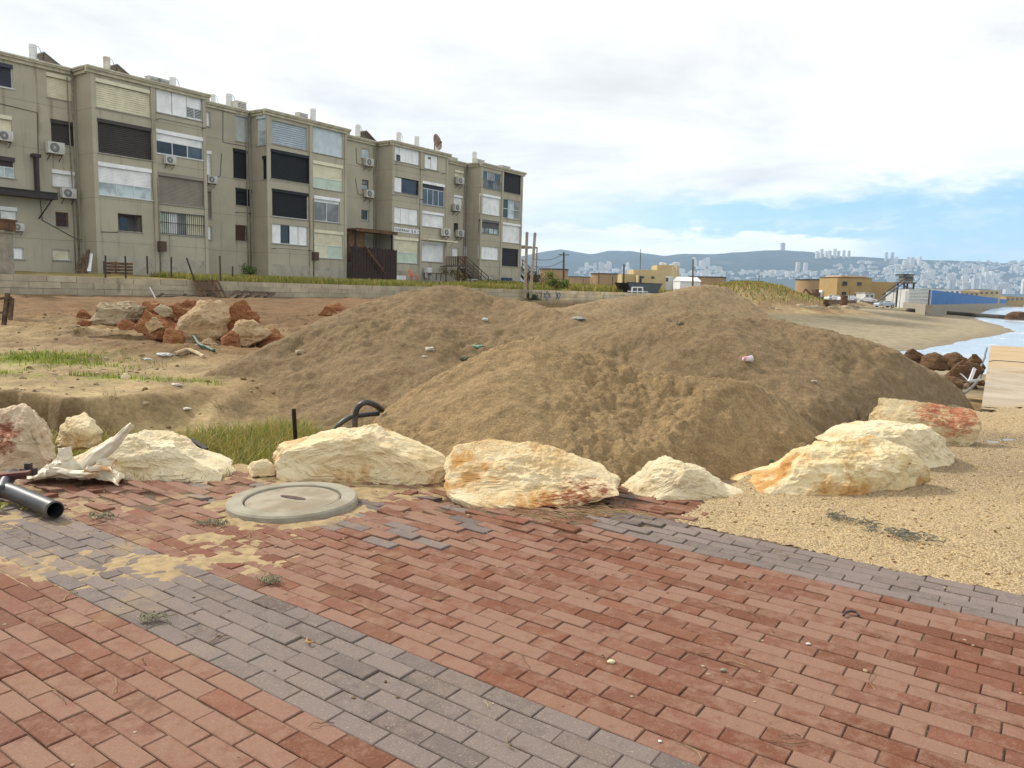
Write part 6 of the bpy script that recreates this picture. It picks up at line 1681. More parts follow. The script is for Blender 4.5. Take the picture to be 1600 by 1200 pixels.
GW = mat('grey_brown_timber', (.13, .10, .075), (.085, .065, .05), 3, .85, .15)
stairs('wooden_stairs', fac(728, 415, .9), fac(763, 446, 1.2), 1.1, fac(697, 416, .7), GW, 'grey-brown wooden stairs with landing in front of the third recess')
st2 = stairs('wooden_stairs', fac(816, 418, -1.5), fac(846, 450, -1.2), 1.2, None, GW, 'wooden stairs against the far end of the block, overgrown by dry brush')
a, b = fac(811, 384, -1.5), fac(840, 388, -1.5); inn = Vector((-FO[0], -FO[1], 0))
mb = MB()
for q in np.linspace(0, 2.2, 6): mb.bar(a + inn * q, b + inn * q, .10, .12)
for k in range(4): p = a.lerp(b, k / 3); mb.bar(p + Vector((0, 0, .12)), p + inn * 2.2 + Vector((0, 0, .12)), .1, .08)
t = empty('pergola', (0, 0, 0), 0, 'pale pergola roof over the stairs at the far end of the block', 'pergola')
mb.build('roof_beams', CONC, t)
for i, k in enumerate((.04, .35, .97)): p = a.lerp(b, k); MB().bar(p, Vector((p.x, p.y, 1.5)), .16).build('post', CONC, t)
def leafy(name, c, rad, n, leaf, cols, seed, label, cat, stem=True, root=None):
    """bush: stems and many small leaf faces in uneven clumps"""
    rg = np.random.RandomState(seed); t = root or empty(name, tuple(c), 0, label, cat)
    k = max(5, n // 220); cen = rg.normal(size=(k, 3)) * .55; cen[:, 2] = np.abs(cen[:, 2]) * .9 + .15
    q = cen[rg.randint(0, k, n)] + rg.normal(size=(n, 3)) * .22
    P = q * np.array(rad); P[:, 2] = np.maximum(P[:, 2], .02)
    a = rg.normal(size=(n, 3)); a /= np.linalg.norm(a, axis=1)[:, None]; b = np.cross(a, rg.normal(size=(n, 3))); b /= np.linalg.norm(b, axis=1)[:, None]
    s = leaf * rg.uniform(.5, 1.3, (n, 1))
    V = np.stack([P - a * s, P + b * s * .45, P + a * s, P - b * s * .45], 1).reshape(-1, 3)
    F = np.arange(4 * n).reshape(-1, 4)
    cl = np.array(cols)[rg.randint(0, len(cols), n)] * rg.uniform(.7, 1.3, (n, 1))
    mesh_obj('foliage', V, F, GRASSM, t, cols=np.repeat(cl, 4, 0))
    if stem:
        mb = MB()
        for c_ in cen[:14]: mb.tube([(0, 0, 0), tuple(c_ * np.array(rad) * .5 + np.array([0, 0, .05])), tuple(c_ * np.array(rad))], .02, 5, rs=[.03 * rad[2], .02 * rad[2], .008 * rad[2]])
        mb.build('stem', TWIG, t)
    return t
leafy('brush', fac(838, 449, .2), (1.5, 1.2, 2.0), 2600, .10, [(.10, .065, .04), (.14, .10, .05), (.09, .09, .04)], 31, 'dry brown brush growing on the end stairs of the block', 'shrub')
leafy('green_shrub', wp3(866, 449, 2.0), (.95, .7, .85), 1600, .09, [GREEN, (.10, .15, .03), OLIVE], 32, 'green shrub on the bank behind the graffiti wall', 'shrub')
leafy('green_shrub', fac(390, 432, 1.0), (.9, .6, .75), 900, .08, [GREEN, (.09, .15, .04)], 33, 'small green shrub below the first recess of the block', 'shrub')
leafy('green_shrub', fac(768, 447, 2.4), (2.4, .8, .5), 1500, .10, [(.05, .09, .025), GREEN], 34, 'low green plants below the fourth bay of the block', 'shrub')
leafy('green_shrub', fac(770, 446, 1.6) + Vector((1.6, 2.2, 0)), (.7, .5, .6), 700, .08, [(.14, .16, .04), OLIVE], 35, 'small yellow-green shrub left of the blue sofa', 'shrub')
leafy('green_shrub', fac(712, 437, 1.6), (1.3, .6, .9), 900, .08, [(.10, .07, .04), OLIVE, (.13, .05, .03)], 36, 'reddish-brown shrub under the wooden landing', 'shrub')
leafy('green_shrub', wp3(832, 469, -.5), (.9, .5, .5), 700, .07, [(.06, .13, .06), (.04, .08, .04)], 37, 'dark green creeping plant at the foot of the wall below the two poles', 'shrub')
leafy('green_shrub', tuple(ground(1210, 466, .3)), (4, 3, 1.2), 1300, .2, [(.09, .15, .02), (.12, .18, .03)], 38, 'bright green bush at the right foot of the dune', 'shrub')
leafy('green_shrub', tuple(ground(1345, 472, .2)), (5, 2.5, 1.6), 1500, .25, [OLIVE, STRAW, (.14, .11, .05)], 39, 'dry bushes on the beach edge before the blue stair', 'shrub')
for i, (xa, ya, xb, yb, lab) in enumerate(((820, 466, 823.5, 363, 'left of two slender wooden poles leaning on the wall'), (828.5, 466, 836, 364, 'right of two slender wooden poles leaning on the wall, tilted more'))):
    tag(MB().tube([wp3(xa, ya, -.5), wp3(xb, yb, .1)], .11, 8).build('wooden_pole', mat('pale_pole', (.34, .28, .19), (.24, .19, .13), 3, .8, .1)), lab, 'pole', 'two poles against the block wall')
# garden chair, tables, sofa
def place(t, p, rz): t.location = tuple(p); t.rotation_euler = (0, 0, rz)
OR = mat('orange_plastic', (.80, .13, .015), (.70, .10, .012), 3, .4, .02)
t = empty('garden_chair', tuple(fac(646, 438, 1.2)), FANG + .5, 'orange plastic chair by the wall of the third bay', 'chair')
MB().box(-.3, .3, -.28, .28, .42, .47).build('seat', OR, t)
MB().add([(-.3, .25, .47), (.3, .25, .47), (.27, .40, .98), (-.27, .40, .98), (-.3, .30, .47), (.3, .30, .47), (.27, .45, .98), (-.27, .45, .98)], [(0, 1, 2, 3), (7, 6, 5, 4), (0, 4, 5, 1), (3, 2, 6, 7), (0, 3, 7, 4), (1, 5, 6, 2)]).build('backrest', OR, t)
for x in (-.28, .28):
    for y in (-.26, .26): MB().bar((x, y, .42), (x * 1.12, y * 1.15, 0), .05).build('leg', OR, t)
    MB().bar((x * 1.05, -.26, .66), (x * 1.05, .3, .68), .06, .04).build('armrest', OR, t)
t = empty('garden_table', tuple(fac(676, 438, 1.0)), FANG, 'dark garden table with bench frame below the third bay awning', 'table')
MB().box(-1.0, 1.0, -.35, .35, .68, .73).build('table_top', WOODOLD, t)
for x in (-.9, .9):
    for y in (-.3, .3): MB().bar((x, y, 0), (x, y, .68), .06).build('leg', DARKMETAL, t)
t = empty('white_cabinet', tuple(fac(669, 434, .5)), FANG, 'small white cabinet beside the dark garden table', 'cabinet')
MB().box(-.35, .35, -.2, .2, 0, 1.0).build('carcass', WHITE, t); MB().box(-.32, .32, -.225, -.203, .05, .95).build('door', SH['grey'], t)
t = empty('side_table', tuple(fac(738, 445, 2.0)), FANG, 'little white side table at the foot of the wooden stairs', 'table')
MB().box(-.45, .45, -.3, .3, .55, .6).build('table_top', WHITE, t)
for x in (-.4, .4):
    for y in (-.25, .25): MB().bar((x, y, 0), (x * 1.05, y, .55), .05).build('leg', WHITE, t)
BL = mat('blue_fabric', (.02, .06, .16), (.015, .04, .11), 4, .8, .1)
t = empty('sofa', tuple(fac(800, 449, 1.4)), FANG, 'dark blue sofa against the right end of the fourth bay', 'sofa')
MB().box(-1.5, 1.5, -.45, .4, 0, .45).build('seat', BL, t); MB().box(-1.5, .3, .18, .45, .452, 1.05).build('backrest', BL, t)
for x in (-1.62, 1.5): MB().box(x, x + .12, -.45, .45, 0, .65).build('armrest', BL, t)
# black trough and white frame on the wall
pt = wp3(998, 456, 1.4)
t = empty('black_trough', tuple(pt), math.atan2(WD[1], WD[0]), 'long black trough with sloping ends behind the graffiti wall', 'trough')
L_ = 3.3; mb = MB()
prof = [(-L_, .8), (-L_ + .75, -.1), (L_ - .75, -.1), (L_, .8)]
for y0, y1 in ((-.7, -.62), (.62, .7)): mb.add([(x, y, z) for y in (y0, y1) for (x, z) in prof], [(0, 1, 2, 3), (7, 6, 5, 4), (0, 4, 5, 1), (1, 5, 6, 2), (2, 6, 7, 3), (3, 7, 4, 0)])
mb.add([(-L_ + .75, -.62, -.1), (L_ - .75, -.62, -.1), (L_ - .75, .62, -.1), (-L_ + .75, .62, -.1), (-L_, -.62, .8), (-L_, .62, .8), (L_, -.62, .8), (L_, .62, .8)], [(0, 1, 2, 3), (0, 3, 5, 4), (1, 6, 7, 2)])
mb.build('hull', BLACKPL, t); MB().bar((-L_ - .05, -.68, .83), (L_ + .05, -.68, .83), .12, .08).build('rim', DARKMETAL, t); MB().tube([(-.3, -.3, -.1), (-.3, -.3, 1.5)], .12, 8).build('vent_pipe', BLACKPL, t)
a, b, c, d = wp3(987, 458, -.3), wp3(988, 449, -.3), wp3(1004, 449, -.3), wp3(1004, 458, -.3)
tag(MB().bar(a, b, .10).bar(b, c, .10).bar(c, d, .10).bar(wp3(981, 455, -.3), wp3(1012, 456, -.3), .08).bar(wp3(996, 449, -.3), wp3(996, 458, -.3), .07).build('metal_frame', WHITE), 'white tubular frame in front of the black trough', 'frame')
scrap_p = wp3(1061, 470, -3)
tag(MB().box(-.25, .25, -.1, .1, -.3, .5).box(-.4, .1, -.08, .08, .5, .62).build('plastic_scrap', WHITE, loc=tuple(scrap_p)), 'small white plastic scrap behind the farthest sand mound', 'litter')

# ---------------------------------------------------------------- crumbs and clods
def lumps(name, x, y, z, s0, s1, c, seed, m, label, cat, power=3):
    rg = np.random.RandomState(seed); n = len(x); v, f = ico(1); f = np.array(f)
    s_ = s0 + (s1 - s0) * rg.uniform(0, 1, n) ** power
    sc3 = np.stack([s_ * rg.uniform(.8, 1.4, n), s_ * rg.uniform(.7, 1.2, n), s_ * rg.uniform(.5, .9, n)], -1)
    V = (v[None] * rg.uniform(.75, 1.25, (n, len(v), 1)) * sc3[:, None] + np.stack([x, y, z + s_ * .1], -1)[:, None]).reshape(-1, 3)
    F = (f[None] + (np.arange(n) * len(v))[:, None, None]).reshape(-1, 3)
    cc = np.array(c)[rg.randint(0, len(c), n)] * rg.uniform(.8, 1.2, (n, 1))
    tag(mesh_obj(name, V, F, m, None, False, cols=np.repeat(cc, len(v), 0)), label, cat, None, 'stuff')
rg = np.random.RandomState(5)
x, y = rg.uniform(-14, -1, 9000), 9.2 + rg.uniform(0, 1, 9000) ** 1.3 * 17
k = rg.uniform(0, 1, len(x)) < .12 + .8 * sstep(fbm(x * .5, y * .5, octs=3, seed=406), -.1, .4) * (.35 + .65 * np.exp(-(((x + 7) / 4) ** 2 + ((y - 16) / 2.5) ** 2)))
lumps('dirt_clods', x[k], y[k], terr(x[k], y[k]), .008, .05, [(.17, .11, .055), (.20, .14, .075), (.31, .24, .14), (.36, .29, .18)], 8, attr_mat('clod_earth', 12, .2, (14, 50), .6), 'clods, pebbles and broken stone strewn over the dirt at the left', 'dirt clods', 4)

# bits and pieces on the dirt by the rock heap
def on_terr(px, py, y0=8, y1=40):
    for Y in np.arange(y0, y1, .05):
        p = at(px, py, Y)
        if p[2] <= float(terr(p[0], p[1])): return Vector(p)
    return Vector(at(px, py, y1))
pth = [on_terr(274, 556) + Vector((0, 0, .04)), on_terr(292, 552) + Vector((0, 0, .06)), on_terr(306, 555) + Vector((0, 0, .05)), on_terr(318, 560) + Vector((0, 0, .03))]
tag(MB().tube(smooth_path(pth), .035, 7, rs=None).build('driftwood', mat('bleached_wood', (.50, .40, .25), (.36, .27, .16), 6, .85, .2)), 'bleached stick lying on the dirt beside the left foot of the main sand mound', 'stick')
pth = [on_terr(300, 532) + Vector((0, 0, .10)), on_terr(304, 538) + Vector((0, 0, .14)), on_terr(312, 543) + Vector((0, 0, .06)), on_terr(326, 548) + Vector((0, 0, .05)), on_terr(334, 552) + Vector((0, 0, .05))]
tag(MB().tube(smooth_path(pth), .03, 8).build('hose_piece', mat('green_hose', (.05, .12, .09), (.04, .09, .07), 5, .5, .05), smooth=True), 'short piece of dark green hose below the rust-red rock heap', 'hose')
for i, (px, py, s_, c, lab) in enumerate(((258, 556, .10, (.55, .52, .50), 'whitish flat scrap on the dirt left of the bleached stick'), (230, 562, .06, (.6, .58, .54), 'tiny white scrap on the pale trodden dirt'), (290, 640, .05, (.6, .55, .45), 'small whitish stone on the slope of the dirt bank'), (276, 602, .05, (.55, .5, .4), 'pale stone at the end of the green weed strip'))):
    p = on_terr(px, py); v, f = ico(3)
    tag(mesh_obj('scrap', v * np.array([s_ * 1.4, s_, s_ * .35]) * (1 + .5 * fbm(v[:, 0] * 2 + i, v[:, 1] * 2, v[:, 2] * 2, 3, 40 + i))[:, None], f, mat('scrap_%d' % i, c, tuple(q * .7 for q in c), 12, .6, .2), loc=tuple(p + Vector((0, 0, s_ * .2)))), lab, 'litter')
for i, (px, py, h_, lab) in enumerate(((175, 622, .16, 'dry weed tuft on the lip of the dirt bank'), (345, 640, .18, 'dead weed tuft on the rubble slope of the dirt bank'), (262, 596, .14, 'dry weed tuft at the right end of the green strip'), (118, 520, .2, 'dry weed tuft in front of the greyish flat rock'))):
    p = on_terr(px, py); twigs('weed_tuft', tuple(p - Vector((0, 0, .02))), h_, 22, 80 + i, mat('dry_weed_%d' % i, (.26, .21, .09), (.14, .13, .05), 12, .9, .1), lab, 'weed', 1.2)
leafy('weed', gp(545, 742, .02), (.11, .07, .10), 90, .02, [(.14, .20, .04), GREEN], 91, 'small green weed growing at the front foot of the domed boulder', 'weed')
leafy('weed', gp(40, 800, .0), (.16, .08, .06), 120, .02, [(.26, .25, .05), OLIVE], 92, 'yellowish weed growing under the thick black pipe', 'weed')
# ---------------------------------------------------------------- industrial strip beyond the beach
def on_ground(px, py, Y): p = at(px, py, Y); return Vector((p[0], p[1], float(terr(p[0], p[1]))))
TANKB = mat('tan_tank_paint', (.38, .25, .13), (.33, .21, .11), .12, .8, .05, dirt=(.30, .19, .11), dscale=.2, damt=.5)
for i, (x0, x1, yt, yb, Y, lab) in enumerate(((842, 886, 419.5, 439, 300, 'tan oil tank beside the far end of the apartment block'), (922, 975, 427, 441, 330, 'tan oil tank left of the cream rooftop house'), (884, 930, 432, 440, 420, 'low pale tank between two tan ones'), (1076, 1132, 432, 452, 310, 'tan oil tank behind the white shed'), (1140, 1190, 438.5, 455, 380, 'low tan tank behind the grassy dune'), (1244, 1312, 436.5, 462, 320, 'wide tan oil tank beside the white truck'))):
    a, b = at(x0, yt, Y), at(x1, yt, Y); r_ = float(b[0] - a[0]) / 2; c = on_ground((x0 + x1) / 2, 460, Y); zt = float(at((x0 + x1) / 2, yt, Y)[2])
    t = empty('oil_tank', tuple(c), 0, lab, 'oil tank', 'oil tanks across the beach')
    h = zt - c.z
    MB().lathe([(r_, -1), (r_, h * .97), (r_ * .2, h * 1.0)], 56).build('shell', TANKB, t)
    MB().lathe([(r_ + .10, h * .94), (r_ + .25, h * .94), (r_ + .25, h * .985), (r_ + .1, h * .985)], 56).build('rim', DARKMETAL, t)
    mb = MB()
    for k in range(9):
        a_ = math.pi * (1.1 + .1 * k); mb.bar((r_ * 1.01 * math.cos(a_), r_ * 1.01 * math.sin(a_), h * (.1 + .09 * k)), (r_ * 1.01 * math.cos(a_ + .3), r_ * 1.01 * math.sin(a_ + .3), h * (.19 + .09 * k)), .3)
    mb.build('stairway', TANKB, t)
HM = mat('cream_plaster', (.50, .40, .22), (.44, .35, .19), .3, .9, .05, dirt=(.35, .28, .18), dscale=.4, damt=.4)
HM2 = mat('yellow_plaster', (.40, .275, .115), (.36, .24, .10), .3, .9, .05, dirt=(.30, .21, .11), dscale=.4, damt=.4)
class FB:
    """box building facing the camera: picture rectangles at distance Y"""
    def __init__(s, name, px, Y, label, cat='house', group=None):
        s.Y = Y; s.c = on_ground(px, 460, Y); s.t = empty(name, tuple(s.c), 0, label, cat, group)
    def loc(s, px, py, dy=0):
        p = at(px, py, s.Y + dy); return p[0] - s.c.x, p[2] - s.c.z
    def box(s, name, m, x0, y0, x1, y1, dy, dep, sub=None, to_ground=False):
        xa, za = s.loc(x0, y0, dy); xb, zb = s.loc(x1, y1, dy)
        if to_ground: zb = -1.0
        return MB().box(xa, xb, dy, dy + dep, zb, za).build(name, m, sub or s.t)
WD_ = GL['dark']
h = FB('rooftop_house', 1024, 190, 'cream flat-roofed house with stepped storeys and water tanks on the roof')
h.box('wall', HM, 997, 430, 1040, 446, -.5, 12, to_ground=True); h.box('wall', HM, 990, 421, 1052, 446, 4, 10, to_ground=True); h.box('wall', HM, 1027, 414, 1052, 446, 6.5, 8, to_ground=True); h.box('wall', WHITE, 1036, 431, 1063, 446, 2, 9, to_ground=True); h.box('wall', HM, 972, 428, 998, 446, 3, 8, to_ground=True)
for (x0, y0, x1, y1) in ((1001.5, 431.5, 1006, 435), (1018, 432, 1022.5, 435.5), (1040, 434, 1044, 440)): f = h.box('window', FRAMED, x0, y0, x1, y1, -.6 if x0 < 1030 else 1.9, .08); h.box('pane', WD_, x0 + .6, y0 + .6, x1 - .6, y1 - .6, -.66 if x0 < 1030 else 1.84, .05, f)
for (x, y, s_) in ((1036, 412, 1.0), (1041, 412.5, .9), (1057, 412.5, 1.1), (1062, 412.5, 1.0), (1051, 413, .8)):
    xa, za = h.loc(x, y + 2, 7); MB().lathe([(.55 * s_, 0), (.55 * s_, 1.1 * s_), (.1, 1.25 * s_)], 12, (xa, 9, za - .5)).build('roof_tank', TANKM, h.t)
mb = MB()
for (x, a, b) in ((1055, 418, 446), (1059.5, 415, 446)):
    xa, za = h.loc(x, a, 1.5); xb, zb = h.loc(x, b, 1.5); mb.bar((xa, 1.5, za), (xb, 1.5, -1), .5)
xa, za = h.loc(1052, 417, 1.5); xb, zb = h.loc(1064, 446, 1.5); mb.bar((xa, 1.4, za), (xb, 1.4, -.5), .6)
mb.build('outside_stair', HM, h.t)
h = FB('storage_shed', 1080, 180, 'white gabled shed right of the cream rooftop house', 'shed')
h.box('wall', WHITE, 1063, 439, 1094, 448, 0, 8, to_ground=True)
xa, za = h.loc(1062, 439); xb, zb = h.loc(1096, 435); MB().add([(xa, -.3, za), (xb, -.3, za), (xb, 4, zb + .3), (xa, 4, zb + .3), (xa, 8.3, za), (xb, 8.3, za)], [(0, 1, 2, 3), (3, 2, 5, 4), (0, 3, 4), (1, 5, 2)]).build('roof', WHITE, h.t)
h = FB('two_storey_house', 1336, 205, 'yellow two-storey flat-roofed house above the beach')
h.box('wall', HM2, 1309, 433, 1360, 470, 0, 12, to_ground=True); h.box('parapet', mat('pinkish_parapet', (.55, .40, .30)), 1314, 430, 1354, 434, .5, 10); h.box('wall', HM2, 1360, 440, 1398, 470, 3, 9, to_ground=True); h.box('roof', HM, 1308, 432.3, 1361, 433.6, -.3, 12.5)
for (x0, y0, x1, y1) in ((1316, 439, 1324.5, 447), (1339, 440, 1347, 447), (1315, 455, 1323, 462), (1338, 456, 1346, 463)):
    f = h.box('window', HM, x0, y0, x1, y1, -.14, .12); h.box('pane', WD_, x0 + .6, y0 + .6, x1 - .6, y1 - .6, -.2, .05, f); h.box('mullion', FRAMED, (x0 + x1) / 2 - .3, y0 + .6, (x0 + x1) / 2 + .3, y1 - .6, -.26, .05, f)
h = FB('guard_tower', 1421, 185, 'brown watchtower cabin on posts left of the blue fence', 'tower')
h.box('cabin', mat('tower_cladding', (.17, .16, .13)), 1414, 431, 1427, 440, 0, 3); h.box('roof', DARKMETAL, 1412, 428, 1430, 430.5, -.5, 4); h.box('window_band', WD_, 1414.5, 432.5, 1426.5, 436, -.06, .05); h.box('platform', PW, 1411, 440.5, 1431, 443, -.6, 4.2)
mb = MB()
for x in (1413, 1428):
    for dy in (0, 3): xa, za = h.loc(x, 443, 0); mb.bar((xa, dy, za), (xa, dy, -1), .3)
xa, za = h.loc(1412, 444); xb, zb = h.loc(1428, 462); mb.bar((xa, .1, za), (xb, .1, zb), .2).build('leg', DARKMETAL, h.t)
BLUE = mat('blue_sheet_metal', (.03, .14, .36), (.026, .115, .29), .3, .6, .03)
xa, za = h.loc(1376, 468); xb, zb = h.loc(1412, 442)
t = empty('blue_stair', tuple(h.c), 0, 'steep grey-blue stair leading up to the watchtower', 'stairs')
MB().bar((xa, 0, za), (xb, 0, zb), .4, .3).build('flight', mat('grey_blue_steel', (.10, .15, .21), (.08, .11, .15), 1), t); MB().bar((xa, -.6, za + 1.1), (xb, -.6, zb + 1.1), .2).build('handrail', DARKMETAL, t)
# concrete flood wall with blue sheet fence
bc = ground(1452, 491, -.55)[:2]; bend = at(1588, 475.5, 850)[:2]; bdir = (bend - bc) / np.hypot(*(bend - bc)); BLEN = int(np.hypot(*(bend - bc)))
t = empty('blue_fence', (float(bc[0]), float(bc[1]), -.6), math.atan2(bdir[1], bdir[0]), 'long blue corrugated fence on a concrete base running along the shore', 'fence')
zt = float(at(1452, 452.5, bc[1])[2]) + .6; zc = float(at(1452, 476, bc[1])[2]) + .6
MB().box(0, BLEN, 0, .6, -1.5, zc).build('concrete_base', CONC, t)
mb = MB(); vs, fs = [], []
n = BLEN
for k in range(n + 1): s_ = k * 1.0; y = .05 if k % 2 else .16; hh = zt - (zt - zc) * .0; vs += [(s_, y, zc), (s_, y, hh)]
for k in range(n): fs.append((2 * k, 2 * k + 2, 2 * k + 3, 2 * k + 1))
mb.add(vs, fs); mb.build('sheeting', BLUE, t)
mb = MB()
for k in range(0, BLEN, 8): mb.box(k, k + .12, .2, .35, zc, zt)
mb.build('post', DARKMETAL, t)
# concrete wall and wire fence returning inland, white containers behind
be = ground(1392, 475, .0)[:2]
t = empty('flood_wall', (float(bc[0]), float(bc[1]), -.6), math.atan2(be[1] - bc[1], be[0] - bc[0]), 'low grey concrete wall with wire fence left of the blue fence', 'wall')
Lb = float(np.hypot(*(be - bc)))
MB().box(0, Lb, -.3, .3, -1, zc).build('concrete_base', CONC, t)
mb = MB()
for k in range(0, int(Lb), 4): mb.bar((k, 0, zc), (k, 0, zc + 2.6), .12)
for z in (.3, .9, 1.5, 2.1, 2.6): mb.bar((0, 0, zc + z), (Lb, 0, zc + z), .04)
mb.build('wire_fence', SH['grey'], t)
for i, (x0, y0, x1, y1, Y, m_, lab) in enumerate(((1421, 450.5, 1453, 466, 175, SH['grey'], 'white container stack just left of the blue fence'), (1460, 451, 1500, 468, 300, WHITE, 'white warehouse rising above the near end of the blue fence'), (1500, 454, 1530, 468, 330, HM, 'cream warehouse above the middle of the blue fence'), (1530, 452, 1562, 470, 360, HM, 'larger cream warehouse with stepped roof above the blue fence'), (1352, 457, 1366, 468, 190, SH['grey'], 'small grey cabin right of the yellow two-storey house'), (1400, 455, 1420, 468, 190, SH['grey'], 'grey cabin below the watchtower'), (1572, 462, 1600, 474, 500, HM2, 'yellowish warehouse at the far end of the blue fence'))):
    h = FB('warehouse' if i not in (4, 5, 0) else 'cabin', (x0 + x1) / 2, Y, lab, 'warehouse' if i not in (4, 5, 0) else 'cabin')
    h.box('wall', m_, x0, y0 + 1, x1, y1, 0, 14 if Y > 200 else 5, to_ground=True); h.box('roof', SH['grey'], x0 - .5, y0, x1 + .5, y0 + .95, -.3, 14.6 if Y > 200 else 5.5)
    n_ = max(2, int((x1 - x0) / 7))
    for k in range(n_): xx = x0 + (x1 - x0) * (k + .3) / n_; h.box('door' if k == 0 and i != 0 else 'window', SH['dgrey'] if i else SH['grey'], xx, y0 + 4, xx + (x1 - x0) / n_ * .4, y0 + 7.5, -.1, .09)
# vehicles
CARW = mat('white_car_paint', (.72, .73, .74), (.70, .71, .72), 1, .3, 0, spec=.5)
CARB = mat('pale_blue_car_paint', (.45, .53, .62), (.43, .5, .6), 1, .3, 0, spec=.5)
def make_car(m, name='parked_car'):
    t = empty(name)
    prof = [(-2.1, .35), (-2.15, .75), (-1.9, .95), (-1.0, 1.0), (-.55, 1.42), (.9, 1.45), (1.55, 1.02), (2.05, .92), (2.15, .55), (2.1, .35)]
    n = len(prof); vs = [(x, y * (1.0 if z < 1.05 else .82), z) for y in (-.85, .85) for (x, z) in prof]
    MB().add(vs, [tuple(range(n))[::-1], tuple(range(n, 2 * n))] + [(i, (i + 1) % n, n + (i + 1) % n, n + i) for i in range(n)]).build('body', m, t)
    for s_ in (-1, 1):
        y = s_ * .80
        MB().add([(-.85, y, 1.03), (1.2, y, 1.05), (.82, s_ * .735, 1.38), (-.45, s_ * .735, 1.36)], [(0, 1, 2, 3)]).build('side_window', GL['dark'], t)
        for x in (-1.35, 1.35):
            w_ = MB().lathe([(.2, -.1), (.33, -.1), (.33, .1), (.2, .1)], 16); w_.v = [(v[0] + x, v[2] + s_ * .80, v[1] + .33) for v in w_.v]; w_ = w_.build('wheel', BLACKPL, t)
            r_ = MB().lathe([(.2, -.11), (.05, -.12)], 12); r_.v = [(v[0] + x, s_ * (.80 - v[2]), v[1] + .33) for v in r_.v]; r_.build('rim', SH['grey'], w_)
    MB().add([(-1.0, -.66, 1.03), (-1.0, .66, 1.03), (-.58, .62, 1.40), (-.58, -.62, 1.40)], [(0, 1, 2, 3)]).build('windscreen', GL['dark'], t)
    return t
c0 = make_car(CARW); cb = make_car(CARB)
for i, (src, px, py, Y, rz, lab) in enumerate(((c0, 1325, 468, 175, .1, 'white parked car in front of the yellow two-storey house'), (c0, 1302, 464, 195, .3, 'white parked car beside the white truck'), (cb, 1383, 468, 170, .2, 'pale blue parked car by the blue stair'), (c0, 1356, 466, 190, 2.8, 'white parked car at the right corner of the yellow house'))):
    o = src if src.name not in used else copy_tree(src)
    used.add(src.name); p = on_ground(px, py, Y); o.location = tuple(p); o.rotation_euler = (0, 0, rz); tag(o, lab, 'car', 'cars parked above the beach')
t = empty('truck', tuple(on_ground(1296, 460, 215)), .1, 'white box truck left of the yellow two-storey house', 'truck')
MB().box(-1.2, 4.8, -1.2, 1.2, 1.0, 3.6).build('cargo_box', WHITE, t); MB().add([(-1.3, -1.1, .7), (-1.3, 1.1, .7), (-3.2, 1.1, .7), (-3.2, -1.1, .7), (-1.3, -1.1, 2.8), (-1.3, 1.1, 2.8), (-2.6, 1.0, 2.7), (-2.6, -1.0, 2.7), (-3.2, -1.1, 1.6), (-3.2, 1.1, 1.6)], [(0, 1, 2, 3), (4, 7, 6, 5), (7, 8, 9, 6), (8, 3, 2, 9), (0, 3, 8, 7, 4), (1, 5, 6, 9, 2), (0, 4, 5, 1)]).build('cab', WHITE, t)
MB().add([(-2.66, -.9, 2.55), (-2.66, .9, 2.55), (-3.15, .95, 1.75), (-3.15, -.95, 1.75)], [(0, 1, 2, 3)]).build('windscreen', GL['dark'], t); MB().box(-2.2, 4.7, -.9, .9, .6, .99).build('chassis', DARKMETAL, t)
for x in (-2.3, 2.2, 3.8):
    for s_ in (-1, 1): w_ = MB().lathe([(.15, -.15), (.5, -.15), (.5, .15), (.15, .15)], 16); w_.v = [(v[0] + x, v[2] + s_ * 1.0, v[1] + .5) for v in w_.v]; w_.build('wheel', BLACKPL, t)
t = empty('digger', tuple(on_ground(1272, 460, 200)), .2, 'rusty orange digger in front of the wide oil tank', 'digger')
MB().box(-1.2, 1.2, -1, 1, .8, 1.8).box(-.2, .9, -.7, .7, 1.802, 2.8).build('body', PW, t); MB().box(-1.6, 1.6, -1.2, -.7, 0, .78).box(-1.6, 1.6, .7, 1.2, 0, .78).build('track', DARKMETAL, t); MB().bar((-1.0, 0, 1.6), (-2.6, 0, 2.8), .35).bar((-2.6, 0, 2.8), (-3.4, 0, 1.2), .28).box(-3.8, -3.1, -.5, .5, .5, 1.2).build('arm', PW, t)
# poles and wires
def pole(xb, yb, xt, yt, Y, r_, lab, cross=True, m=WOODOLD):
    a, b = Vector(at(xb, yb, Y)), Vector(at(xt, yt, Y)); a.z = min(a.z, float(terr(a.x, a.y))) - .2
    t = empty('utility_pole', tuple(a), 0, lab, 'pole')
    MB().tube([(0, 0, 0), tuple(b - a)], r_, 8, rs=[r_ * 1.2, r_ * .8]).build('shaft', m, t)
    if cross: q = b - a; MB().bar((q.x - .8, 0, q.z - .4), (q.x + .8, 0, q.z - .4), .12).build('crossarm', m, t)
    return b
b = pole(881, 440, 881, 394, 120, .16, 'dark utility pole with wires behind the block')
e = Vector(at(835, 405, 108))
cab = MB()
for dz in (0, -1.0):
    a1, a2 = b + Vector((0, 0, -.3 + dz)), e + Vector((0, 0, dz)); cab.tube([a1.lerp(a2, k / 10) - Vector((0, 0, .9 * math.sin(math.pi * k / 10) * .5)) for k in range(11)], .04, 5)
tag(cab.build('power_cable', DARKMETAL), 'pair of sagging power cables from the utility pole to the block', 'cable')
pole(975, 446, 975, 413, 110, .13, 'bare dark pole left of the cream rooftop house', False)
pole(1083, 450, 1083, 405, 150, .16, 'plain wooden pole in front of the white shed', False)
pole(1001, 425, 1001, 389, 230, .10, 'thin mast rising from the cream rooftop house', False, DARKMETAL)
pole(936, 448, 936, 425, 110, .07, 'thin post in the scrub left of the cream house', False)
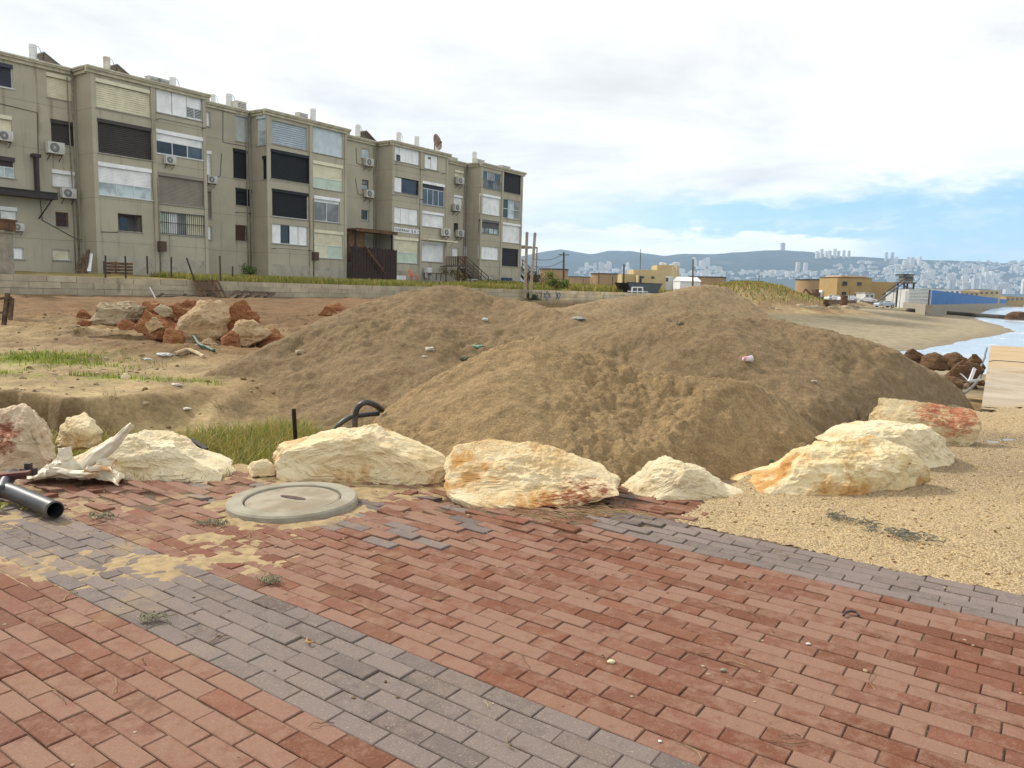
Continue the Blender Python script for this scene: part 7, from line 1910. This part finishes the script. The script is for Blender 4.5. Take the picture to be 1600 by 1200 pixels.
pole(1186, 456, 1186, 425, 140, .06, 'thin pole on the grassy dune', False)
pole(1166, 462, 1166, 446, 125, .18, 'short dark stump on the grassy dune', False)
for i, (px, yt) in enumerate(((911, 436), (925, 434), (957, 432), (1328, 452), (1397, 450), (1408, 450))):
    b = pole(px, 450, px, yt, 112 if px < 1000 else 170, .05, ['thin fence post in the scrub, nearest to the block', 'thin fence post in the scrub left of the tan tank', 'thin fence post in the scrub before the tan tank', 'thin lamp post before the yellow house', 'thin post left of the watchtower', 'thin post below the watchtower'][i], False, DARKMETAL)
# beach: rocks, beam, dark pipe, sea rock
def beach_z(px, py):
    for Y in np.arange(28, 260, .5):
        p = at(px, py, Y)
        if p[2] <= max(float(terr(p[0], p[1])), SEA_Z): return Vector((p[0], p[1], max(float(terr(p[0], p[1])), SEA_Z)))
    return Vector(at(px, py, 200))
BTAN = rock_mat('tan_beach_rock', (.46, .38, .26), (.34, .27, .17), (.30, .18, .08), .5)
r = random.Random(5)
nm = ['pale rocks strewn at the upper edge of the beach']
for i, (px, py, s_) in enumerate(((1206, 483, .7), (1216, 484, .5), (1252, 480, .9), (1262, 482, .7), (1274, 482, 1.0), (1284, 483, .6), (1300, 482, .7), (1312, 483, .6), (1322, 482, .9), (1334, 480, .8), (1345, 481, .6), (1372, 478, 1.0), (1381, 477, 1.3), (1389, 479, 1.1), (1378, 482, .8), (1392, 483, .6))):
    p = beach_z(px, py); k = s_ * .62 / p.y * FOC
    if i >= 11: ol = [(px - k, py + k * .4), (px - k * .8, py - k * .6), (px, py - k), (px + k * .9, py - k * .5), (px + k, py + k * .4)]
    else: ol = [(px - k, py + k * .3), (px - k * .6, py - k * .5), (px + k * .3, py - k * .6), (px + k, py), (px + k * .8, py + k * .35)]
    rock(ol, p.y, s_ * 1.2, BTAN, 500 + i, 'pale tumbled rock on the upper beach below the yellow house' if i < 11 else 'tan rock of the small group near the concrete wall corner', 'rock', 'pale rocks on the upper beach' if i < 11 else 'tan rocks near the concrete wall', 4, 4, 1.4, .2, name='rock')
a, b = beach_z(1290, 480), beach_z(1336, 477)
tag(MB().bar(a + Vector((0, 0, .5)), b + Vector((0, 0, .7)), .5).box(-.3, .3, -.3, .3, -.2, 1.3, 0, lambda x, y, z: (beach_z(1318, 479).x + x, beach_z(1318, 479).y + y, beach_z(1318, 479).z + z)).build('steel_beam', PW), 'rusty steel beam with upright block lying on the upper beach', 'beam')
pp = [beach_z(x, y) + Vector((0, 0, .15)) for x, y in ((1418, 487), (1460, 490), (1500, 493), (1540, 496), (1580, 499))]
tag(MB().tube(pp, .5, 10).build('outfall_pipe', mat('dark_pipe', (.055, .045, .035), (.03, .025, .02), .5, .8, .1), smooth=True), 'long dark outfall pipe crossing the beach into the sea', 'pipe')
p = beach_z(1592, 500); rock([(1576, 503), (1582, 492), (1590, 487), (1610, 489), (1640, 492), (1640, 506), (1600, 507)], p.y, 6, BRN, 590, 'dark rock in the sea at the end of the outfall pipe', 'rock', None, 5, 6, 1.3, .2, name='sea_rock')

# ---------------------------------------------------------------- city on the hillside
def city_mat(name, c, win, sx, sz, lo=.55):
    m, N = new_mat(name)
    g = N.n('ShaderNodeTexCoord').outputs['Object']
    x, y, z = N.n('ShaderNodeSeparateXYZ', i={0: g}).outputs
    fx = N.math('FRACT', N.math('DIVIDE', N.math('ADD', x, y), sx)); fz = N.math('FRACT', N.math('DIVIDE', z, sz))
    f = N.math('MULTIPLY', N.math('GREATER_THAN', fx, lo), N.math('GREATER_THAN', fz, .5))
    oi = N.n('ShaderNodeObjectInfo').outputs['Random']
    base = N.mix(oi, c, tuple(v * .78 for v in c))
    finish(N, N.mix(f, base, win), .85)
    return m
CM = [city_mat('city_white', (.85, .81, .75), (.25, .25, .25), 8, 3.2), city_mat('city_cream', (.76, .68, .57), (.22, .2, .18), 9, 3.2), city_mat('city_grey', (.62, .60, .58), (.2, .2, .2), 7, 3.2)]
def block_mesh(w_, d_, h_, m, kind):
    mb = MB()
    if kind == 'slab':
        mb.box(-w_ / 2, w_ / 2, -d_ / 2, d_ / 2, -25, h_).box(-w_ * .12, w_ * .12, -d_ * .3, d_ * .3, h_, h_ + 4)
        for x in (-.3, .3): mb.box(w_ * (x - .07), w_ * (x + .07), -d_ / 2 - 1.5, -d_ / 2 - .01, 0, h_ - 2)
    elif kind == 'tower':
        mb.box(-w_ / 2, w_ / 2, -d_ / 2, d_ / 2, -25, h_ * .94).box(-w_ * .36, w_ * .36, -d_ * .36, d_ * .36, h_ * .94, h_).box(-w_ * .15, w_ * .15, -d_ / 2 - 2, -d_ / 2 - .01, -20, h_ * .9)
    else:
        mb.box(-w_ / 2, 0, -d_ / 2, d_ / 2, -25, h_).box(.02, w_ / 2, -d_ / 2 + 3, d_ / 2 + 3, -25, h_ * .78).box(-w_ * .3, -w_ * .12, -2, 2, h_, h_ + 3)
    return mb
PROTO = {}
def proto(kind, i):
    if (kind, i) not in PROTO:
        dims = {'slab': (46, 16, 24), 'tower': (24, 22, 62), 'step': (40, 18, 17)}[kind]
        o = block_mesh(*dims, CM[i], kind).build('hillside_building', CM[i]); PROTO[(kind, i)] = (o, [0])
    return PROTO[(kind, i)]
def hill_hit(px, py):
    Ys = np.linspace(HB - 200, HC + 40, 220)
    P = np.array([at(px, py, Y) for Y in Ys]); hz = hill_z(P[:, 0], P[:, 1])
    k = np.where(P[:, 2] <= hz)[0]
    if len(k) == 0: return None
    return Vector((P[k[0], 0], P[k[0], 1], hz[k[0]]))
SKY_B = []
def put(px, py, kind, sc3, i, rz, label, group):
    p = hill_hit(px, py)
    if p is None: p = Vector(at(px, py, HC - 30))
    o, u = proto(kind, i)
    if u[0]:
        o = o.copy(); COL.objects.link(o)
    u[0] += 1
    o.location = tuple(p); o.scale = sc3; o.rotation_euler = (0, 0, rz)
    return tag(o, label, 'building', group)
r = random.Random(77)
GLOW = 'white buildings scattered over the far hillside'
def cluster(n, x0, x1, y0, y1, kinds, s0, s1, lab, grp, rows=0):
    for k in range(n):
        x = r.uniform(x0, x1); y = r.uniform(y0, y1)
        if rows: y = y0 + (y1 - y0) * (round((y - y0) / (y1 - y0) * rows) / rows) + r.uniform(-.7, .7) + (x - x0) * .012
        s_ = r.uniform(s0, s1); s_ *= .95 + .35 * (y - 395) / 60
        put(x, y, r.choice(kinds), (s_ * r.uniform(.7, 1.3), s_, s_ * r.uniform(.75, 1.25)), r.choice((0, 0, 1, 2)), r.uniform(-.5, .5), lab, grp)
LA = 'pale low or mid-rise building, one of many dotted across the hazy hillside'
cluster(34, 905, 995, 418, 432, ['slab', 'step', 'slab'], .55, .85, LA, GLOW)
cluster(9, 908, 990, 420, 424, ['tower'], .6, .95, LA, GLOW)
cluster(32, 1055, 1135, 420, 436, ['slab', 'step'], .55, .85, LA, GLOW)
cluster(7, 1084, 1106, 415, 421, ['tower'], .7, 1.0, LA, GLOW)
cluster(26, 1120, 1245, 424, 434, ['slab', 'step'], .5, .8, LA, GLOW)
cluster(20, 1205, 1305, 426, 434, ['slab', 'step', 'slab'], .6, .9, LA, GLOW)
cluster(14, 1290, 1345, 416, 424, ['slab', 'step'], .5, .8, LA, GLOW, 2)
cluster(16, 1340, 1400, 412, 424, ['slab', 'step'], .6, .9, LA, GLOW, 2)
cluster(74, 1385, 1600, 414, 446, ['slab', 'slab', 'step'], .7, 1.1, LA, GLOW, 6)
cluster(10, 1395, 1445, 409, 418, ['tower', 'slab'], .6, .9, LA, GLOW)
cluster(24, 1440, 1600, 409, 415, ['slab', 'step'], .5, .75, LA, GLOW)
cluster(22, 1480, 1600, 440, 458, ['slab', 'tower', 'step'], .8, 1.2, LA, GLOW, 3)
for i, x in enumerate((1276, 1283, 1290, 1296, 1304, 1310, 1318, 1326)):
    put(x, 404 - (i % 3), 'tower', (.85, .9, (.95, 1.15, .8, 1.05, 1.2, .85, 1.05, .95)[i]), i % 2, .2 * i, 'high-rise of the pale tower cluster standing on the hill crest', 'tower cluster on the crest')
put(1384, 408, 'tower', (.75, .75, 1.15), 2, .2, 'left of the twin slim grey towers on the crest', 'twin slim towers')
put(1393.5, 408, 'tower', (.75, .75, 1.15), 2, .3, 'right of the twin slim grey towers on the crest', 'twin slim towers')
put(1246, 425, 'tower', (1.1, 1, 1.1), 1, .1, 'left of two broad towers on the slope below the crest', 'two broad towers')
put(1258, 425, 'tower', (1.1, 1, 1.05), 1, .1, 'right of two broad towers on the slope below the crest', 'two broad towers')
put(1436, 416, 'tower', (.9, .9, 1.2), 0, .3, 'tall white tower rising over the right part of the city', None)
put(1538, 436, 'tower', (1.5, 1.2, 1.35), 2, .1, 'massive grey tower block in the right part of the city', None)
p = Vector(at(1222.5, 392, HC - 20))
t = empty('tall_tower', tuple(p), .1, 'lone tall dark tower on the hill crest', 'tower')
MB().box(-16, 16, -14, 14, -40, 68).box(-18, 18, -16, 16, 62, 66).build('shaft', CM[2], t); MB().box(-45, 60, -15, 15, -40, 6).build('podium', CM[0], t); MB().tube([(0, 0, 68), (0, 0, 84)], 1.5, 6).build('antenna', DARKMETAL, t)
def city_mass():
    mb = MB(); rr = random.Random(99)
    for k in range(620):
        if rr.random() < .62: x, y = rr.uniform(1380, 1640), rr.uniform(412, 456)
        else: x, y = rr.uniform(900, 1400), rr.uniform(424, 437)
        p = hill_hit(x, y)
        if p is None: continue
        w_, d_, h_ = rr.uniform(10, 26), rr.uniform(9, 14), rr.uniform(6, 15)
        c, s_ = math.cos(rr.uniform(-.6, .6)), 0
        mb.box(p.x - w_ / 2, p.x + w_ / 2, p.y - d_ / 2, p.y + d_ / 2, p.z - 8, p.z + h_)
    tag(mb.build('city_houses', CM[0]), 'mass of tiny pale houses covering the far hillside', 'houses', None, 'stuff')
city_mass()

# ---------------------------------------------------------------- haze: one closed box of even air
hm, N = new_mat('haze_air')
pv = N.n('ShaderNodeVolumePrincipled', i={'Color': (.50, .72, 1.0, 1), 'Density': 0.9e-4, 'Anisotropy': .3})
N.n('ShaderNodeOutputMaterial', i={1: pv.outputs[0]})
hz_ = MB().box(-9900, 9900, -600, 9900, -6, 640).build('haze', hm)
tag(hz_, 'pale blue haze between the shore and the far hills', 'haze', None, 'stuff')
